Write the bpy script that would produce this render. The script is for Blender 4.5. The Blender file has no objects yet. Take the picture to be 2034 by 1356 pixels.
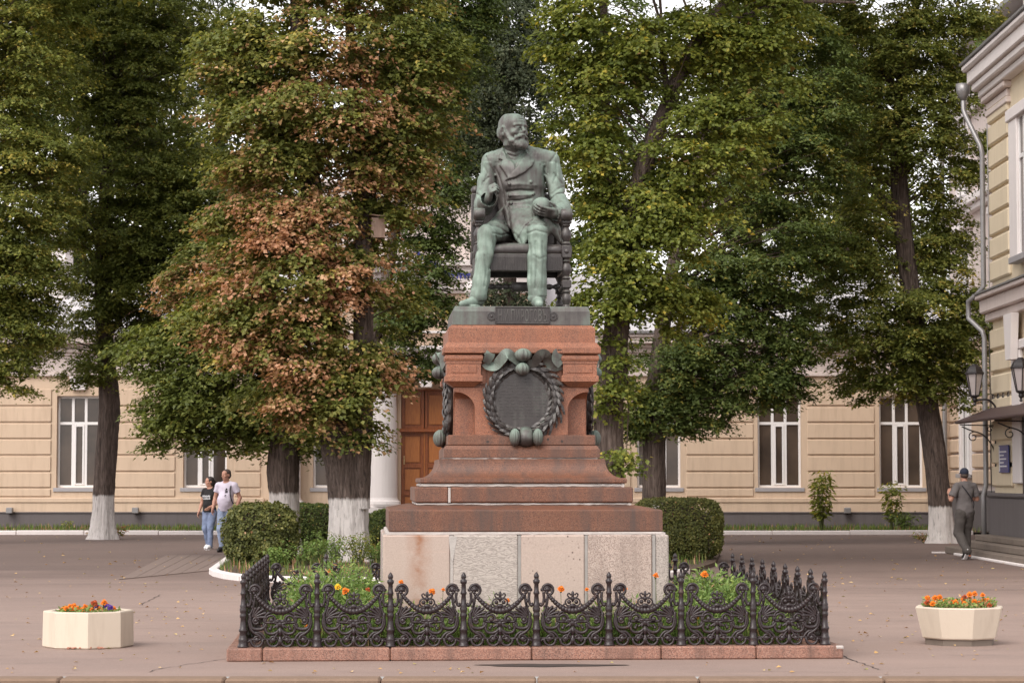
import bpy, bmesh, math, random
import numpy as np
from mathutils import Vector, Matrix, Euler

SC = bpy.context.scene
COL = SC.collection
RNG = np.random.default_rng(7)
random.seed(7)
rad = math.radians

# ------------------------------------------------------------------ camera
F_PX, CX, CY = 4620.0, 1017.0, 678.0        # focal length and centre of the 2034 x 1356 photograph
PITCH = math.atan(272 / F_PX)
EYE = 1.6
cam = bpy.data.cameras.new('camera')
cam_o = bpy.data.objects.new('camera', cam)
COL.objects.link(cam_o)
cam_o.location = (0, 0, EYE)
cam_o.rotation_euler = (math.pi / 2 + PITCH, 0, 0)
cam.sensor_width = 36
cam.lens = F_PX * 36 / 2034
cam.clip_start, cam.clip_end = 0.5, 2000
cam.dof.use_dof = True
cam.dof.focus_distance = 23.0
cam.dof.aperture_fstop = 14.0
SC.camera = cam_o

# ------------------------------------------------------------------ sky, sun, exposure
SUN_EL, SUN_ROT = rad(48), rad(212)          # rotation clockwise from +Y
world = bpy.data.worlds.new('World'); SC.world = world
world.use_nodes = True
wt = world.node_tree; wt.nodes.clear()
wo = wt.nodes.new('ShaderNodeOutputWorld')
bg = wt.nodes.new('ShaderNodeBackground')
sky = wt.nodes.new('ShaderNodeTexSky')
sky.sky_type = 'NISHITA'; sky.sun_disc = False
sky.sun_elevation = SUN_EL; sky.sun_rotation = SUN_ROT
sky.air_density = 1.0; sky.dust_density = 0.7; sky.ozone_density = 1.0
hs = wt.nodes.new('ShaderNodeHueSaturation')
hs.inputs['Saturation'].default_value = 0.12   # a thin even cloud cover takes the blue out
wm = wt.nodes.new('ShaderNodeMix'); wm.data_type = 'RGBA'; wm.blend_type = 'MULTIPLY'
wm.inputs[0].default_value = 1.0
wm.inputs[7].default_value = (1.0, 0.955, 0.94, 1)
wt.links.new(sky.outputs[0], hs.inputs['Color'])
wt.links.new(hs.outputs[0], wm.inputs[6])
wt.links.new(wm.outputs[2], bg.inputs['Color'])
bg.inputs['Strength'].default_value = 0.15
wt.links.new(bg.outputs[0], wo.inputs[0])

sun = bpy.data.lights.new('sun', 'SUN'); sun_o = bpy.data.objects.new('sun', sun)
COL.objects.link(sun_o)
sun.energy = 1.3; sun.angle = rad(40); sun.color = (1.0, 0.94, 0.87)
sd = Vector((math.sin(SUN_ROT) * math.cos(SUN_EL), math.cos(SUN_ROT) * math.cos(SUN_EL), math.sin(SUN_EL)))
sun_o.rotation_euler = sd.to_track_quat('Z', 'Y').to_euler()
sun_o.location = (0, 10, 40)

SC.view_settings.view_transform = 'Standard'
SC.view_settings.look = 'None'
SC.view_settings.gamma = 1.0
SC.view_settings.use_curve_mapping = False
SC.view_settings.exposure = 1.02
SC.render.engine = 'CYCLES'
SC.cycles.use_denoising = True
SC.cycles.max_bounces = 10
SC.cycles.diffuse_bounces = 6
SC.cycles.transmission_bounces = 8
SC.cycles.transparent_max_bounces = 6
SC.cycles.caustics_reflective = False
SC.cycles.caustics_refractive = False

def P(px, py, d):
    """world point that stands at depth d (metres along +Y) behind photo pixel px,py"""
    a = (px - CX) / F_PX; b = (CY - py) / F_PX
    dy = math.cos(PITCH) - b * math.sin(PITCH)
    dz = math.sin(PITCH) + b * math.cos(PITCH)
    return Vector((a * d / dy, d, EYE + dz / dy * d))

def G(px, py):
    """ground point under photo pixel"""
    b = (CY - py) / F_PX
    dy = math.cos(PITCH) - b * math.sin(PITCH)
    dz = math.sin(PITCH) + b * math.cos(PITCH)
    d = -EYE / dz * dy
    v = P(px, py, d); v.z = 0
    return v

# ------------------------------------------------------------------ mesh helpers
class MB:
    """collects shapes into one mesh"""
    def __init__(s):
        s.v = []; s.f = []; s.m = []; s.cur = 0
    def add(s, vs, fs):
        n = len(s.v)
        s.v.extend([tuple(p) for p in vs])
        s.f.extend([tuple(i + n for i in f) for f in fs])
        s.m.extend([s.cur] * len(fs))
        return s
    def box(s, x0, x1, y0, y1, z0, z1, b=0.0, M=None):
        if x1 < x0: x0, x1 = x1, x0
        if y1 < y0: y0, y1 = y1, y0
        if z1 < z0: z0, z1 = z1, z0
        if b <= 0:
            vs = [(x, y, z) for z in (z0, z1) for y in (y0, y1) for x in (x0, x1)]
            fs = [(0, 2, 3, 1), (4, 5, 7, 6), (0, 1, 5, 4), (2, 6, 7, 3), (0, 4, 6, 2), (1, 3, 7, 5)]
        else:
            b = min(b, (x1 - x0) * .45, (y1 - y0) * .45, (z1 - z0) * .45)
            vs = []; idx = {}
            for iz, z in enumerate((z0, z1)):
                for iy, y in enumerate((y0, y1)):
                    for ix, x in enumerate((x0, x1)):
                        sx = b if ix == 0 else -b; sy = b if iy == 0 else -b; sz = b if iz == 0 else -b
                        for ax, p in enumerate(((x, y + sy, z + sz), (x + sx, y, z + sz), (x + sx, y + sy, z))):
                            idx[ix, iy, iz, ax] = len(vs); vs.append(p)
            fs = []
            c = lambda a, b_, d, ax: idx[a, b_, d, ax]
            for i in (0, 1):
                q = [c(i, 0, 0, 0), c(i, 1, 0, 0), c(i, 1, 1, 0), c(i, 0, 1, 0)]; fs.append(q if i else q[::-1])
                q = [c(0, i, 0, 1), c(1, i, 0, 1), c(1, i, 1, 1), c(0, i, 1, 1)]; fs.append(q[::-1] if i else q)
                q = [c(0, 0, i, 2), c(1, 0, i, 2), c(1, 1, i, 2), c(0, 1, i, 2)]; fs.append(q if i else q[::-1])
            for i in (0, 1):
                for j in (0, 1):
                    fs.append((c(i, j, 0, 0), c(i, j, 1, 0), c(i, j, 1, 1), c(i, j, 0, 1)))
                    fs.append((c(i, 0, j, 0), c(i, 1, j, 0), c(i, 1, j, 2), c(i, 0, j, 2)))
                    fs.append((c(0, i, j, 1), c(1, i, j, 1), c(1, i, j, 2), c(0, i, j, 2)))
                    for k in (0, 1):
                        fs.append((c(i, j, k, 0), c(i, j, k, 1), c(i, j, k, 2)))
        if M is not None: vs = [M @ Vector(p) for p in vs]
        return s.add(vs, fs)
    def frustum(s, w0, d0, z0, w1, d1, z1, cx=0, cy=0):
        vs = []
        for w, d, z in ((w0, d0, z0), (w1, d1, z1)):
            vs += [(cx - w / 2, cy - d / 2, z), (cx + w / 2, cy - d / 2, z), (cx + w / 2, cy + d / 2, z), (cx - w / 2, cy + d / 2, z)]
        return s.add(vs, [(3, 2, 1, 0), (4, 5, 6, 7), (0, 1, 5, 4), (1, 2, 6, 5), (2, 3, 7, 6), (3, 0, 4, 7)])
    def square_profile(s, prof):
        """stack of square rings: list of (half width, z), closed at both ends"""
        vs = []; fs = []
        for h, z in prof: vs += [(-h, -h, z), (h, -h, z), (h, h, z), (-h, h, z)]
        n = len(prof)
        for i in range(n - 1):
            for k in range(4):
                a = i * 4 + k; b = i * 4 + (k + 1) % 4
                fs.append((a, b, b + 4, a + 4))
        fs.append((3, 2, 1, 0)); q = (n - 1) * 4; fs.append((q, q + 1, q + 2, q + 3))
        return s.add(vs, fs)
    def lathe(s, prof, seg=16, M=None, ph=0.0):
        """prof: list of (r,z)"""
        vs = []; fs = []; n = len(prof)
        for r, z in prof:
            for k in range(seg):
                a = 2 * math.pi * k / seg + ph
                vs.append((r * math.cos(a), r * math.sin(a), z))
        for i in range(n - 1):
            for k in range(seg):
                a = i * seg + k; b = i * seg + (k + 1) % seg
                fs.append((a, b, b + seg, a + seg))
        fs.append(tuple(range(seg))[::-1]); fs.append(tuple((n - 1) * seg + k for k in range(seg)))
        if M is not None: vs = [M @ Vector(p) for p in vs]
        return s.add(vs, fs)
    def tube(s, pts, rads, seg=8, closed=False, flat=1.0, M=None, nrm=None):
        pts = [Vector(p) for p in pts]; n = len(pts)
        if not hasattr(rads, '__len__'): rads = [rads] * n
        vs = []; fs = []; up = None
        for i, p in enumerate(pts):
            if closed: t = pts[(i + 1) % n] - pts[i - 1]
            else: t = pts[min(i + 1, n - 1)] - pts[max(i - 1, 0)]
            if t.length < 1e-9: t = Vector((0, 0, 1))
            t.normalize()
            if nrm is not None: up = Vector(nrm)
            elif up is None: up = Vector((0, 0, 1)) if abs(t.z) < 0.9 else Vector((1, 0, 0))
            a = t.cross(up)
            if a.length < 1e-6: a = t.orthogonal()
            a.normalize(); b = a.cross(t).normalized()
            up = b if nrm is None else up
            for k in range(seg):
                q = 2 * math.pi * k / seg
                vs.append(p + a * (math.cos(q) * rads[i]) + b * (math.sin(q) * rads[i] * flat))
        for i in range(n if closed else n - 1):
            j = (i + 1) % n
            for k in range(seg):
                k2 = (k + 1) % seg
                fs.append((i * seg + k, j * seg + k, j * seg + k2, i * seg + k2))
        if not closed:
            fs.append(tuple(range(seg))); fs.append(tuple((n - 1) * seg + k for k in range(seg))[::-1])
        if M is not None: vs = [M @ p for p in vs]
        return s.add(vs, fs)
    def ball(s, c, r, seg=10, rings=6, M=None):
        if not hasattr(r, '__len__'): r = (r, r, r)
        vs = [(c[0], c[1], c[2] - r[2])]; fs = []
        for i in range(1, rings):
            t = math.pi * i / rings
            for k in range(seg):
                a = 2 * math.pi * k / seg
                vs.append((c[0] + r[0] * math.sin(t) * math.cos(a), c[1] + r[1] * math.sin(t) * math.sin(a), c[2] - r[2] * math.cos(t)))
        vs.append((c[0], c[1], c[2] + r[2])); top = len(vs) - 1
        for k in range(seg):
            k2 = (k + 1) % seg
            fs.append((0, 1 + k2, 1 + k)); fs.append((top, 1 + (rings - 2) * seg + k, 1 + (rings - 2) * seg + k2))
            for i in range(rings - 2):
                a = 1 + i * seg + k; b = 1 + i * seg + k2
                fs.append((a, b, b + seg, a + seg))
        if M is not None: vs = [M @ Vector(p) for p in vs]
        return s.add(vs, fs)
    def prism(s, poly, y0, y1, M=None):
        """poly: list of (x,z), extruded from y0 (front) to y1 (back)"""
        n = len(poly)
        vs = [(x, y0, z) for x, z in poly] + [(x, y1, z) for x, z in poly]
        ar = sum(poly[i][0] * poly[(i + 1) % n][1] - poly[(i + 1) % n][0] * poly[i][1] for i in range(n))
        fr = tuple(range(n)); bk = tuple(range(n, 2 * n))[::-1]
        sd_ = [(i, i + n, (i + 1) % n + n, (i + 1) % n) for i in range(n)]
        if ar < 0: fr = fr[::-1]; bk = bk[::-1]; sd_ = [q[::-1] for q in sd_]
        if M is not None: vs = [M @ Vector(p) for p in vs]
        return s.add(vs, [fr, bk] + sd_)
    def flatpoly(s, poly, z):
        return s.add([(x, y, z) for x, y in poly], [tuple(range(len(poly)))])
    def mesh(s, name, mats, smooth=False, fixn=True):
        me = bpy.data.meshes.new(name)
        me.from_pydata(s.v, [], s.f)
        if fixn:
            bm = bmesh.new(); bm.from_mesh(me)
            bmesh.ops.recalc_face_normals(bm, faces=bm.faces)
            bm.to_mesh(me); bm.free()
        if not isinstance(mats, (list, tuple)): mats = [mats]
        for m in mats: me.materials.append(m)
        if len(mats) > 1: me.polygons.foreach_set('material_index', s.m)
        if smooth: me.polygons.foreach_set('use_smooth', [True] * len(me.polygons))
        me.update()
        if smooth == 'auto': me.set_sharp_from_angle(angle=rad(38))
        return me

def link(o, parent=None):
    COL.objects.link(o)
    if parent is not None: o.parent = parent
    return o

def obj(name, mb, mats, parent=None, smooth=False, loc=None, rot=None, fixn=True):
    me = mb if isinstance(mb, bpy.types.Mesh) else mb.mesh(name, mats, smooth, fixn)
    o = bpy.data.objects.new(name, me)
    if loc is not None: o.location = loc
    if rot is not None: o.rotation_euler = rot
    return link(o, parent)

def tag(o, label, cat, group=None):
    o['label'] = label; o['category'] = cat
    if group: o['group'] = group
    return o

def thing(name, label, cat, loc=(0, 0, 0), rz=0.0, group=None):
    o = bpy.data.objects.new(name, None)
    o.empty_display_size = 0.2
    o.location = loc; o.rotation_euler = (0, 0, rz)
    link(o)
    return tag(o, label, cat, group)

def structure(o):
    o['kind'] = 'structure'; return o
def stuff(o):
    o['kind'] = 'stuff'; return o

def copy_thing(root, loc, rz=None, label=None, scale=None):
    r = root.copy(); COL.objects.link(r); r.location = loc
    if rz is not None: r.rotation_euler = (0, 0, rz)
    if scale is not None: r.scale = (scale,) * 3 if not hasattr(scale, '__len__') else scale
    if label: r['label'] = label
    for ch in root.children:
        c = ch.copy(); COL.objects.link(c); c.parent = r
        for g in ch.children:
            d = g.copy(); COL.objects.link(d); d.parent = c
    return r

def fast_mesh(name, V, Fq, mats, attrs=None, smooth=False):
    """V (n,3) float, Fq (m,k) int faces all of the same size"""
    me = bpy.data.meshes.new(name)
    V = np.ascontiguousarray(V, dtype=np.float32); Fq = np.ascontiguousarray(Fq, dtype=np.int32)
    m, k = Fq.shape
    me.vertices.add(len(V)); me.vertices.foreach_set('co', V.ravel())
    me.loops.add(m * k); me.loops.foreach_set('vertex_index', Fq.ravel())
    me.polygons.add(m)
    me.polygons.foreach_set('loop_start', np.arange(0, m * k, k, dtype=np.int32))
    try: me.polygons.foreach_set('loop_total', np.full(m, k, dtype=np.int32))
    except Exception: pass
    if attrs:
        for nm, (dom, arr) in attrs.items():
            at = me.attributes.new(nm, 'FLOAT', dom); at.data.foreach_set('value', np.asarray(arr, dtype=np.float32))
    if not isinstance(mats, (list, tuple)): mats = [mats]
    for mt in mats: me.materials.append(mt)
    me.update(calc_edges=True)
    me.polygons.foreach_set('use_smooth', np.full(m, bool(smooth)))
    me.validate()
    return me

def smooth_path(pts, n=6):
    """Catmull-Rom through points"""
    pts = [np.array(p, float) for p in pts]
    out = []
    for i in range(len(pts) - 1):
        p0 = pts[max(i - 1, 0)]; p1 = pts[i]; p2 = pts[i + 1]; p3 = pts[min(i + 2, len(pts) - 1)]
        for k in range(n):
            t = k / n
            out.append(0.5 * ((2 * p1) + (-p0 + p2) * t + (2 * p0 - 5 * p1 + 4 * p2 - p3) * t * t + (-p0 + 3 * p1 - 3 * p2 + p3) * t ** 3))
    out.append(pts[-1])
    return out

# ------------------------------------------------------------------ materials
class NT:
    def __init__(s, name):
        s.m = bpy.data.materials.new(name); s.m.use_nodes = True
        s.t = s.m.node_tree; s.t.nodes.clear()
        s.out = s.t.nodes.new('ShaderNodeOutputMaterial')
        s.b = s.t.nodes.new('ShaderNodeBsdfPrincipled')
        s.t.links.new(s.b.outputs[0], s.out.inputs[0])
        s.geo = s.t.nodes.new('ShaderNodeNewGeometry')
    def n(s, kind, **kw):
        nd = s.t.nodes.new(kind)
        for k, v in kw.items(): setattr(nd, k, v)
        return nd
    def l(s, a, b): s.t.links.new(a, b)
    def pos(s, scale=(1, 1, 1), obj_space=False):
        mp = s.n('ShaderNodeMapping')
        mp.inputs['Scale'].default_value = scale
        if obj_space:
            tc = s.n('ShaderNodeTexCoord'); s.l(tc.outputs['Object'], mp.inputs['Vector'])
        else: s.l(s.geo.outputs['Position'], mp.inputs['Vector'])
        return mp.outputs[0]
    def noise(s, scale, detail=4, rough=0.55, vec=None, dist=0.0):
        nd = s.n('ShaderNodeTexNoise')
        nd.inputs['Scale'].default_value = scale; nd.inputs['Detail'].default_value = detail
        nd.inputs['Roughness'].default_value = rough; nd.inputs['Distortion'].default_value = dist
        s.l(vec if vec is not None else s.geo.outputs['Position'], nd.inputs['Vector'])
        return nd.outputs['Fac']
    def voro(s, scale, vec=None, out='Distance', feature='F1'):
        nd = s.n('ShaderNodeTexVoronoi', feature=feature)
        nd.inputs['Scale'].default_value = scale
        s.l(vec if vec is not None else s.geo.outputs['Position'], nd.inputs['Vector'])
        return nd.outputs[out]
    def ramp(s, fac, stops, interp='LINEAR'):
        r = s.n('ShaderNodeValToRGB'); r.color_ramp.interpolation = interp
        e = r.color_ramp.elements
        while len(e) < len(stops): e.new(0.5)
        for el, (p, c) in zip(e, stops):
            el.position = p
            el.color = (c, c, c, 1) if not hasattr(c, '__len__') else (*c[:3], 1)
        s.l(fac, r.inputs[0]); return r.outputs[0]
    def mix(s, fac, a, b, mode='MIX'):
        nd = s.n('ShaderNodeMix', data_type='RGBA', blend_type=mode)
        for sock, val in ((nd.inputs[0], fac), (nd.inputs[6], a), (nd.inputs[7], b)):
            if isinstance(val, (int, float)): sock.default_value = val if sock == nd.inputs[0] else (val, val, val, 1)
            elif isinstance(val, (tuple, list)): sock.default_value = (*val[:3], 1)
            else: s.l(val, sock)
        return nd.outputs[2]
    def math(s, op, a, b=0.0):
        nd = s.n('ShaderNodeMath', operation=op)
        for sock, val in ((nd.inputs[0], a), (nd.inputs[1], b)):
            if isinstance(val, (int, float)): sock.default_value = val
            else: s.l(val, sock)
        return nd.outputs[0]
    def bump(s, h, strength=0.3, dist=0.01):
        nd = s.n('ShaderNodeBump'); nd.inputs['Strength'].default_value = strength; nd.inputs['Distance'].default_value = dist
        s.l(h, nd.inputs['Height']); s.l(nd.outputs[0], s.b.inputs['Normal'])
    def base(s, c, rough=0.7, metal=0.0, spec=None):
        if isinstance(c, (tuple, list)): s.b.inputs['Base Color'].default_value = (*c[:3], 1)
        else: s.l(c, s.b.inputs['Base Color'])
        if isinstance(rough, (int, float)): s.b.inputs['Roughness'].default_value = rough
        else: s.l(rough, s.b.inputs['Roughness'])
        s.b.inputs['Metallic'].default_value = metal
        if spec is not None: s.b.inputs['Specular IOR Level'].default_value = spec
        return s.m

def plain(name, c, rough=0.7, metal=0.0, var=0.15, scale=6.0, bump=0.0, spec=None, stretch=(1, 1, 1)):
    t = NT(name)
    v = t.pos(stretch)
    f = t.noise(scale, 5, 0.6, v)
    col = t.mix(f, tuple(x * (1 - var) for x in c), tuple(min(1, x * (1 + var)) for x in c))
    if bump: t.bump(t.noise(scale * 6, 4, 0.6, v), bump, 0.01)
    return t.base(col, rough, metal, spec)

def granite(name, dark, mid, light, spec_scale=90, stain=0.5, rough=0.5, tint=1.0):
    t = NT(name)
    v = t.voro(spec_scale, out='Color')
    sep = t.n('ShaderNodeSeparateColor'); t.l(v, sep.inputs[0])
    g = t.ramp(sep.outputs[0], [(0.0, dark), (0.22, dark), (0.3, mid), (0.72, mid), (0.85, light), (1, light)])
    n1 = t.noise(1.6, 5, 0.6)
    g = t.mix(t.ramp(n1, [(0.3, 0.0), (0.7, 0.55)]), g, tuple(x * 0.8 for x in mid), 'MIX')
    st = t.noise(1.0, 5, 0.65, t.pos((5, 5, 0.5)))
    wet = t.ramp(st, [(0.45, 0.0), (0.7, stain)])
    g = t.mix(wet, g, (0.075, 0.05, 0.042))
    t.bump(t.noise(spec_scale * 1.2, 2, 0.5), 0.15, 0.004)
    return t.base(g, rough)

M = {}
M['granite_red'] = granite('red_granite', (0.11, 0.048, 0.034), (0.325, 0.120, 0.062), (0.43, 0.20, 0.12), 210, 0.4)
M['granite_low'] = granite('weathered_red_granite', (0.062, 0.031, 0.022), (0.195, 0.078, 0.043), (0.275, 0.132, 0.082), 210, 0.85)
M['granite_kerb'] = granite('pink_granite_kerb', (0.11, 0.06, 0.048), (0.34, 0.165, 0.115), (0.46, 0.28, 0.215), 180, 0.6)
M['granite_pink'] = granite('pale_pink_granite', (0.26, 0.195, 0.17), (0.48, 0.37, 0.315), (0.60, 0.49, 0.425), 150, 0.35, 0.8)
M['granite_grey'] = granite('pale_grey_granite', (0.22, 0.19, 0.17), (0.44, 0.375, 0.335), (0.58, 0.51, 0.46), 150, 0.3, 0.8)

def gneiss():
    t = NT('grey_veined_stone')
    v = t.pos((1.0, 1.0, 2.2))
    w = t.n('ShaderNodeTexWave', wave_type='BANDS', bands_direction='Z')
    w.inputs['Scale'].default_value = 4.5; w.inputs['Distortion'].default_value = 16; w.inputs['Detail'].default_value = 5; w.inputs['Detail Scale'].default_value = 2.5
    t.l(v, w.inputs['Vector'])
    c = t.ramp(w.outputs['Fac'], [(0.0, (0.22, 0.19, 0.17)), (0.30, (0.38, 0.33, 0.295)), (1, (0.53, 0.47, 0.42))])
    c = t.mix(t.noise(60, 3), c, (0.45, 0.38, 0.34)); t.bump(w.outputs['Fac'], 0.25, 0.01)
    return t.base(c, 0.8)
M['gneiss'] = gneiss()

def spotted():
    t = NT('pink_stone_with_dark_pits')
    d = t.voro(24)
    h = t.noise(3.0, 3)
    pit = t.ramp(d, [(0.0, 1.0), (0.16, 1.0), (0.24, 0.0)])
    pit = t.math('MULTIPLY', pit, t.ramp(h, [(0.45, 0.0), (0.58, 1.0)]))
    b = t.mix(t.noise(70, 3), (0.38, 0.29, 0.245), (0.57, 0.455, 0.39))
    c = t.mix(pit, b, (0.12, 0.08, 0.07))
    t.bump(t.noise(90, 3), 0.2, 0.005)
    return t.base(c, 0.8)
M['spotted'] = spotted()

def rusty():
    t = NT('pink_granite_with_rust_run')
    b = t.mix(t.noise(100, 3), (0.37, 0.28, 0.235), (0.57, 0.45, 0.385))
    # a rust run below a joint: a band of its own in the block's x
    tc = t.n('ShaderNodeTexCoord'); sep = t.n('ShaderNodeSeparateXYZ'); t.l(tc.outputs['Object'], sep.inputs[0])
    dx = t.math('ABSOLUTE', t.math('ADD', t.math('ADD', sep.outputs[0], 0.985), t.math('MULTIPLY', t.noise(9, 3), 0.06)))
    band = t.ramp(dx, [(0.0, 1.0), (0.05, 0.5), (0.14, 0.0)])
    band = t.math('MULTIPLY', band, t.ramp(t.noise(5, 5, 0.7), [(0.35, 0.1), (0.65, 0.9)]))
    c = t.mix(band, b, (0.30, 0.12, 0.05)); t.bump(t.noise(90, 3), 0.2, 0.005)
    return t.base(c, 0.8)
M['rusty'] = rusty()

M['mortar'] = plain('mortar', (0.47, 0.425, 0.395), 0.9, var=0.3, scale=9, bump=0.4)
M['lead'] = plain('grey_joint', (0.33, 0.305, 0.285), 0.8, var=0.3, scale=9)
def iron():
    t = NT('dark_iron_paint')
    c = t.mix(t.noise(14, 5), (0.017, 0.0105, 0.0115), (0.036, 0.024, 0.025))
    ru = t.ramp(t.noise(9, 6, 0.7), [(0.60, 0.0), (0.72, 0.7)])
    c = t.mix(ru, c, (0.085, 0.040, 0.026))
    t.bump(t.noise(80, 4, 0.6), 0.25, 0.01)
    return t.base(c, t.mix(ru, (0.32,) * 3, (0.75,) * 3), 0, 0.5)
M['iron'] = iron()

def bronze(name, patina_bias):
    t = NT(name)
    nrm = t.n('ShaderNodeSeparateXYZ'); t.l(t.geo.outputs['Normal'], nrm.inputs[0])
    a = t.n('ShaderNodeAttribute', attribute_name='patina')
    n1 = t.noise(3.5, 6, 0.65); n2 = t.noise(1.0, 5, 0.65, t.pos((16, 16, 1.5)))
    s = t.math('ADD', t.math('MULTIPLY', n1, 0.62), t.math('MULTIPLY', n2, 0.46))
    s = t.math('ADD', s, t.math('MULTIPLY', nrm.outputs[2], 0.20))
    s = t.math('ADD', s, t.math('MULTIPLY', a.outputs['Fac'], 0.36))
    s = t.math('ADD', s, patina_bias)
    c = t.ramp(s, [(0.38, (0.040, 0.032, 0.030)), (0.54, (0.085, 0.074, 0.067)), (0.68, (0.125, 0.145, 0.122)), (0.84, (0.19, 0.25, 0.205)), (1.0, (0.31, 0.39, 0.325))])
    r = t.ramp(s, [(0.45, 0.42), (0.9, 0.72)])
    t.bump(t.noise(45, 4), 0.12, 0.006)
    return t.base(c, r, 0.0, 0.6)
M['bronze'] = bronze('patinated_bronze', 0.0)
M['bronze_green'] = bronze('green_bronze', 0.10)
M['bronze_dark'] = bronze('dark_bronze', -0.16)

def asphalt():
    t = NT('worn_reddish_asphalt')
    n1 = t.noise(0.22, 6, 0.6); n2 = t.noise(130, 3, 0.6); n3 = t.noise(1.2, 5, 0.6, t.pos((0.35, 1.0, 1)))
    c = t.mix(t.ramp(n1, [(0.3, 0.0), (0.7, 1.0)]), (0.335, 0.235, 0.196), (0.415, 0.297, 0.248))
    c = t.mix(t.ramp(n3, [(0.35, 0.0), (0.75, 0.5)]), c, (0.23, 0.170, 0.148))
    c = t.mix(t.ramp(n2, [(0.35, 0.55), (0.65, 0.0)]), c, (0.12, 0.09, 0.08))
    gr = t.voro(160, out='Color'); sp = t.n('ShaderNodeSeparateColor'); t.l(gr, sp.inputs[0])
    c = t.mix(t.ramp(sp.outputs[0], [(0.9, 0.0), (0.97, 0.5)]), c, (0.42, 0.34, 0.30))
    n4 = t.noise(0.9, 6, 0.7, t.pos((0.6, 1.6, 1)), 1.2)
    c = t.mix(t.ramp(n4, [(0.56, 0.0), (0.70, 0.42)]), c, (0.17, 0.125, 0.108))
    n5 = t.noise(5.0, 5, 0.7)
    c = t.mix(t.ramp(n5, [(0.60, 0.0), (0.72, 0.35)]), c, (0.15, 0.112, 0.098))
    c = t.mix(t.ramp(n5, [(0.25, 0.30), (0.38, 0.0)]), c, (0.50, 0.385, 0.33))
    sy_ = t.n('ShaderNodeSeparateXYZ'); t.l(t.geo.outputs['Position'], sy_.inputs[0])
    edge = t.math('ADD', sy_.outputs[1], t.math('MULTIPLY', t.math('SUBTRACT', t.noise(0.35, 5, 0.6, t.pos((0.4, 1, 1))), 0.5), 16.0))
    c = t.mix(t.ramp(t.math('DIVIDE', edge, 100.0), [(0.30, 0.0), (0.42, 1.0)]), c, t.mix(1.0, c, (0.52, 0.50, 0.50), 'MULTIPLY'))   # the far yard: darker asphalt, plus tree shade put into its colour
    t.bump(t.noise(170, 3), 0.35, 0.006)
    return t.base(c, 0.85)
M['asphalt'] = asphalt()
M['road'] = plain('road_asphalt', (0.075, 0.066, 0.062), 0.85, var=0.3, scale=3, bump=0.3)
M['crack'] = plain('crack_fill', (0.06, 0.045, 0.04), 0.9)
M['damp'] = plain('damp_patch', (0.055, 0.043, 0.038), 0.55, var=0.3, scale=8)
M['paver'] = plain('worn_paver', (0.20, 0.146, 0.124), 0.85, var=0.2, scale=5, bump=0.3)
M['kerb_tan'] = plain('tan_kerb_stone', (0.22, 0.145, 0.10), 0.85, var=0.25, scale=7, bump=0.4)
M['whitewash'] = plain('whitewashed_kerb', (0.72, 0.66, 0.64), 0.9, var=0.12, scale=5, bump=0.3)
M['soil'] = plain('dark_soil', (0.085, 0.055, 0.036), 0.95, var=0.4, scale=8, bump=0.6)
M['step_stone'] = plain('grey_brown_step', (0.17, 0.135, 0.11), 0.85, var=0.25, scale=5, bump=0.3)

def stucco(name, c, dirt=0.25):
    t = NT(name)
    n1 = t.noise(0.7, 6, 0.6); n2 = t.noise(2.0, 5, 0.65, t.pos((3.0, 3.0, 0.35)))
    col = t.mix(t.ramp(n1, [(0.3, 0.0), (0.7, 0.35)]), c, tuple(x * 0.82 for x in c))
    col = t.mix(t.ramp(n2, [(0.48, 0.0), (0.75, dirt)]), col, tuple(x * y for x, y in zip(c, (0.62, 0.58, 0.55))))
    t.bump(t.noise(25, 4), 0.18, 0.01)
    return t.base(col, 0.9)
M['stucco'] = stucco('cream_stucco', (0.64, 0.485, 0.355), 0.42)
M['stucco_pale'] = stucco('pale_pink_stucco', (0.66, 0.565, 0.525))
M['stucco_yellow'] = stucco('yellow_cream_stucco', (0.70, 0.59, 0.43))
M['white_paint'] = stucco('white_painted_plaster', (0.78, 0.72, 0.70), 0.15)
M['plinth_grey'] = stucco('grey_painted_plinth', (0.135, 0.118, 0.118), 0.4)
M['frame_white'] = plain('white_window_frame', (0.80, 0.77, 0.76), 0.5, var=0.04)
M['sill'] = plain('grey_metal_sill', (0.36, 0.34, 0.35), 0.5, var=0.1)
def glass():
    t = NT('dark_window_glass')
    c = t.mix(t.ramp(t.noise(0.9, 3), [(0.3, 0.0), (0.7, 1.0)]), (0.105, 0.075, 0.057), (0.045, 0.034, 0.028))  # brown of the reflected street is put into the pane colour
    return t.base(c, 0.06, 0.0, 0.35)
M['glass'] = glass()
M['blind'] = plain('pale_blind', (0.35, 0.34, 0.29), 0.8, var=0.1, scale=3)
M['roof'] = plain('pale_metal_roof', (0.58, 0.56, 0.57), 0.45, var=0.08, scale=2)
M['zinc'] = plain('grey_zinc', (0.27, 0.26, 0.26), 0.4, metal=0.4, var=0.15)
def wood(name, a, b):
    t = NT(name)
    n = t.noise(3.0, 5, 0.6, t.pos((14, 14, 1.2)))
    c = t.mix(t.ramp(n, [(0.3, 0.0), (0.7, 1.0)]), a, b)
    t.bump(n, 0.1, 0.004)
    return t.base(c, 0.42)
M['wood'] = wood('orange_varnished_wood', (0.145, 0.036, 0.009), (0.31, 0.088, 0.020))
M['wood_light'] = wood('pale_varnished_wood', (0.28, 0.085, 0.020), (0.43, 0.155, 0.036))
M['wood_raw'] = wood('weathered_board', (0.26, 0.15, 0.10), (0.42, 0.28, 0.21))
M['brass'] = plain('brass', (0.55, 0.40, 0.22), 0.35, metal=0.6)
M['black_metal'] = plain('black_metal', (0.018, 0.013, 0.014), 0.45, var=0.2)
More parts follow.
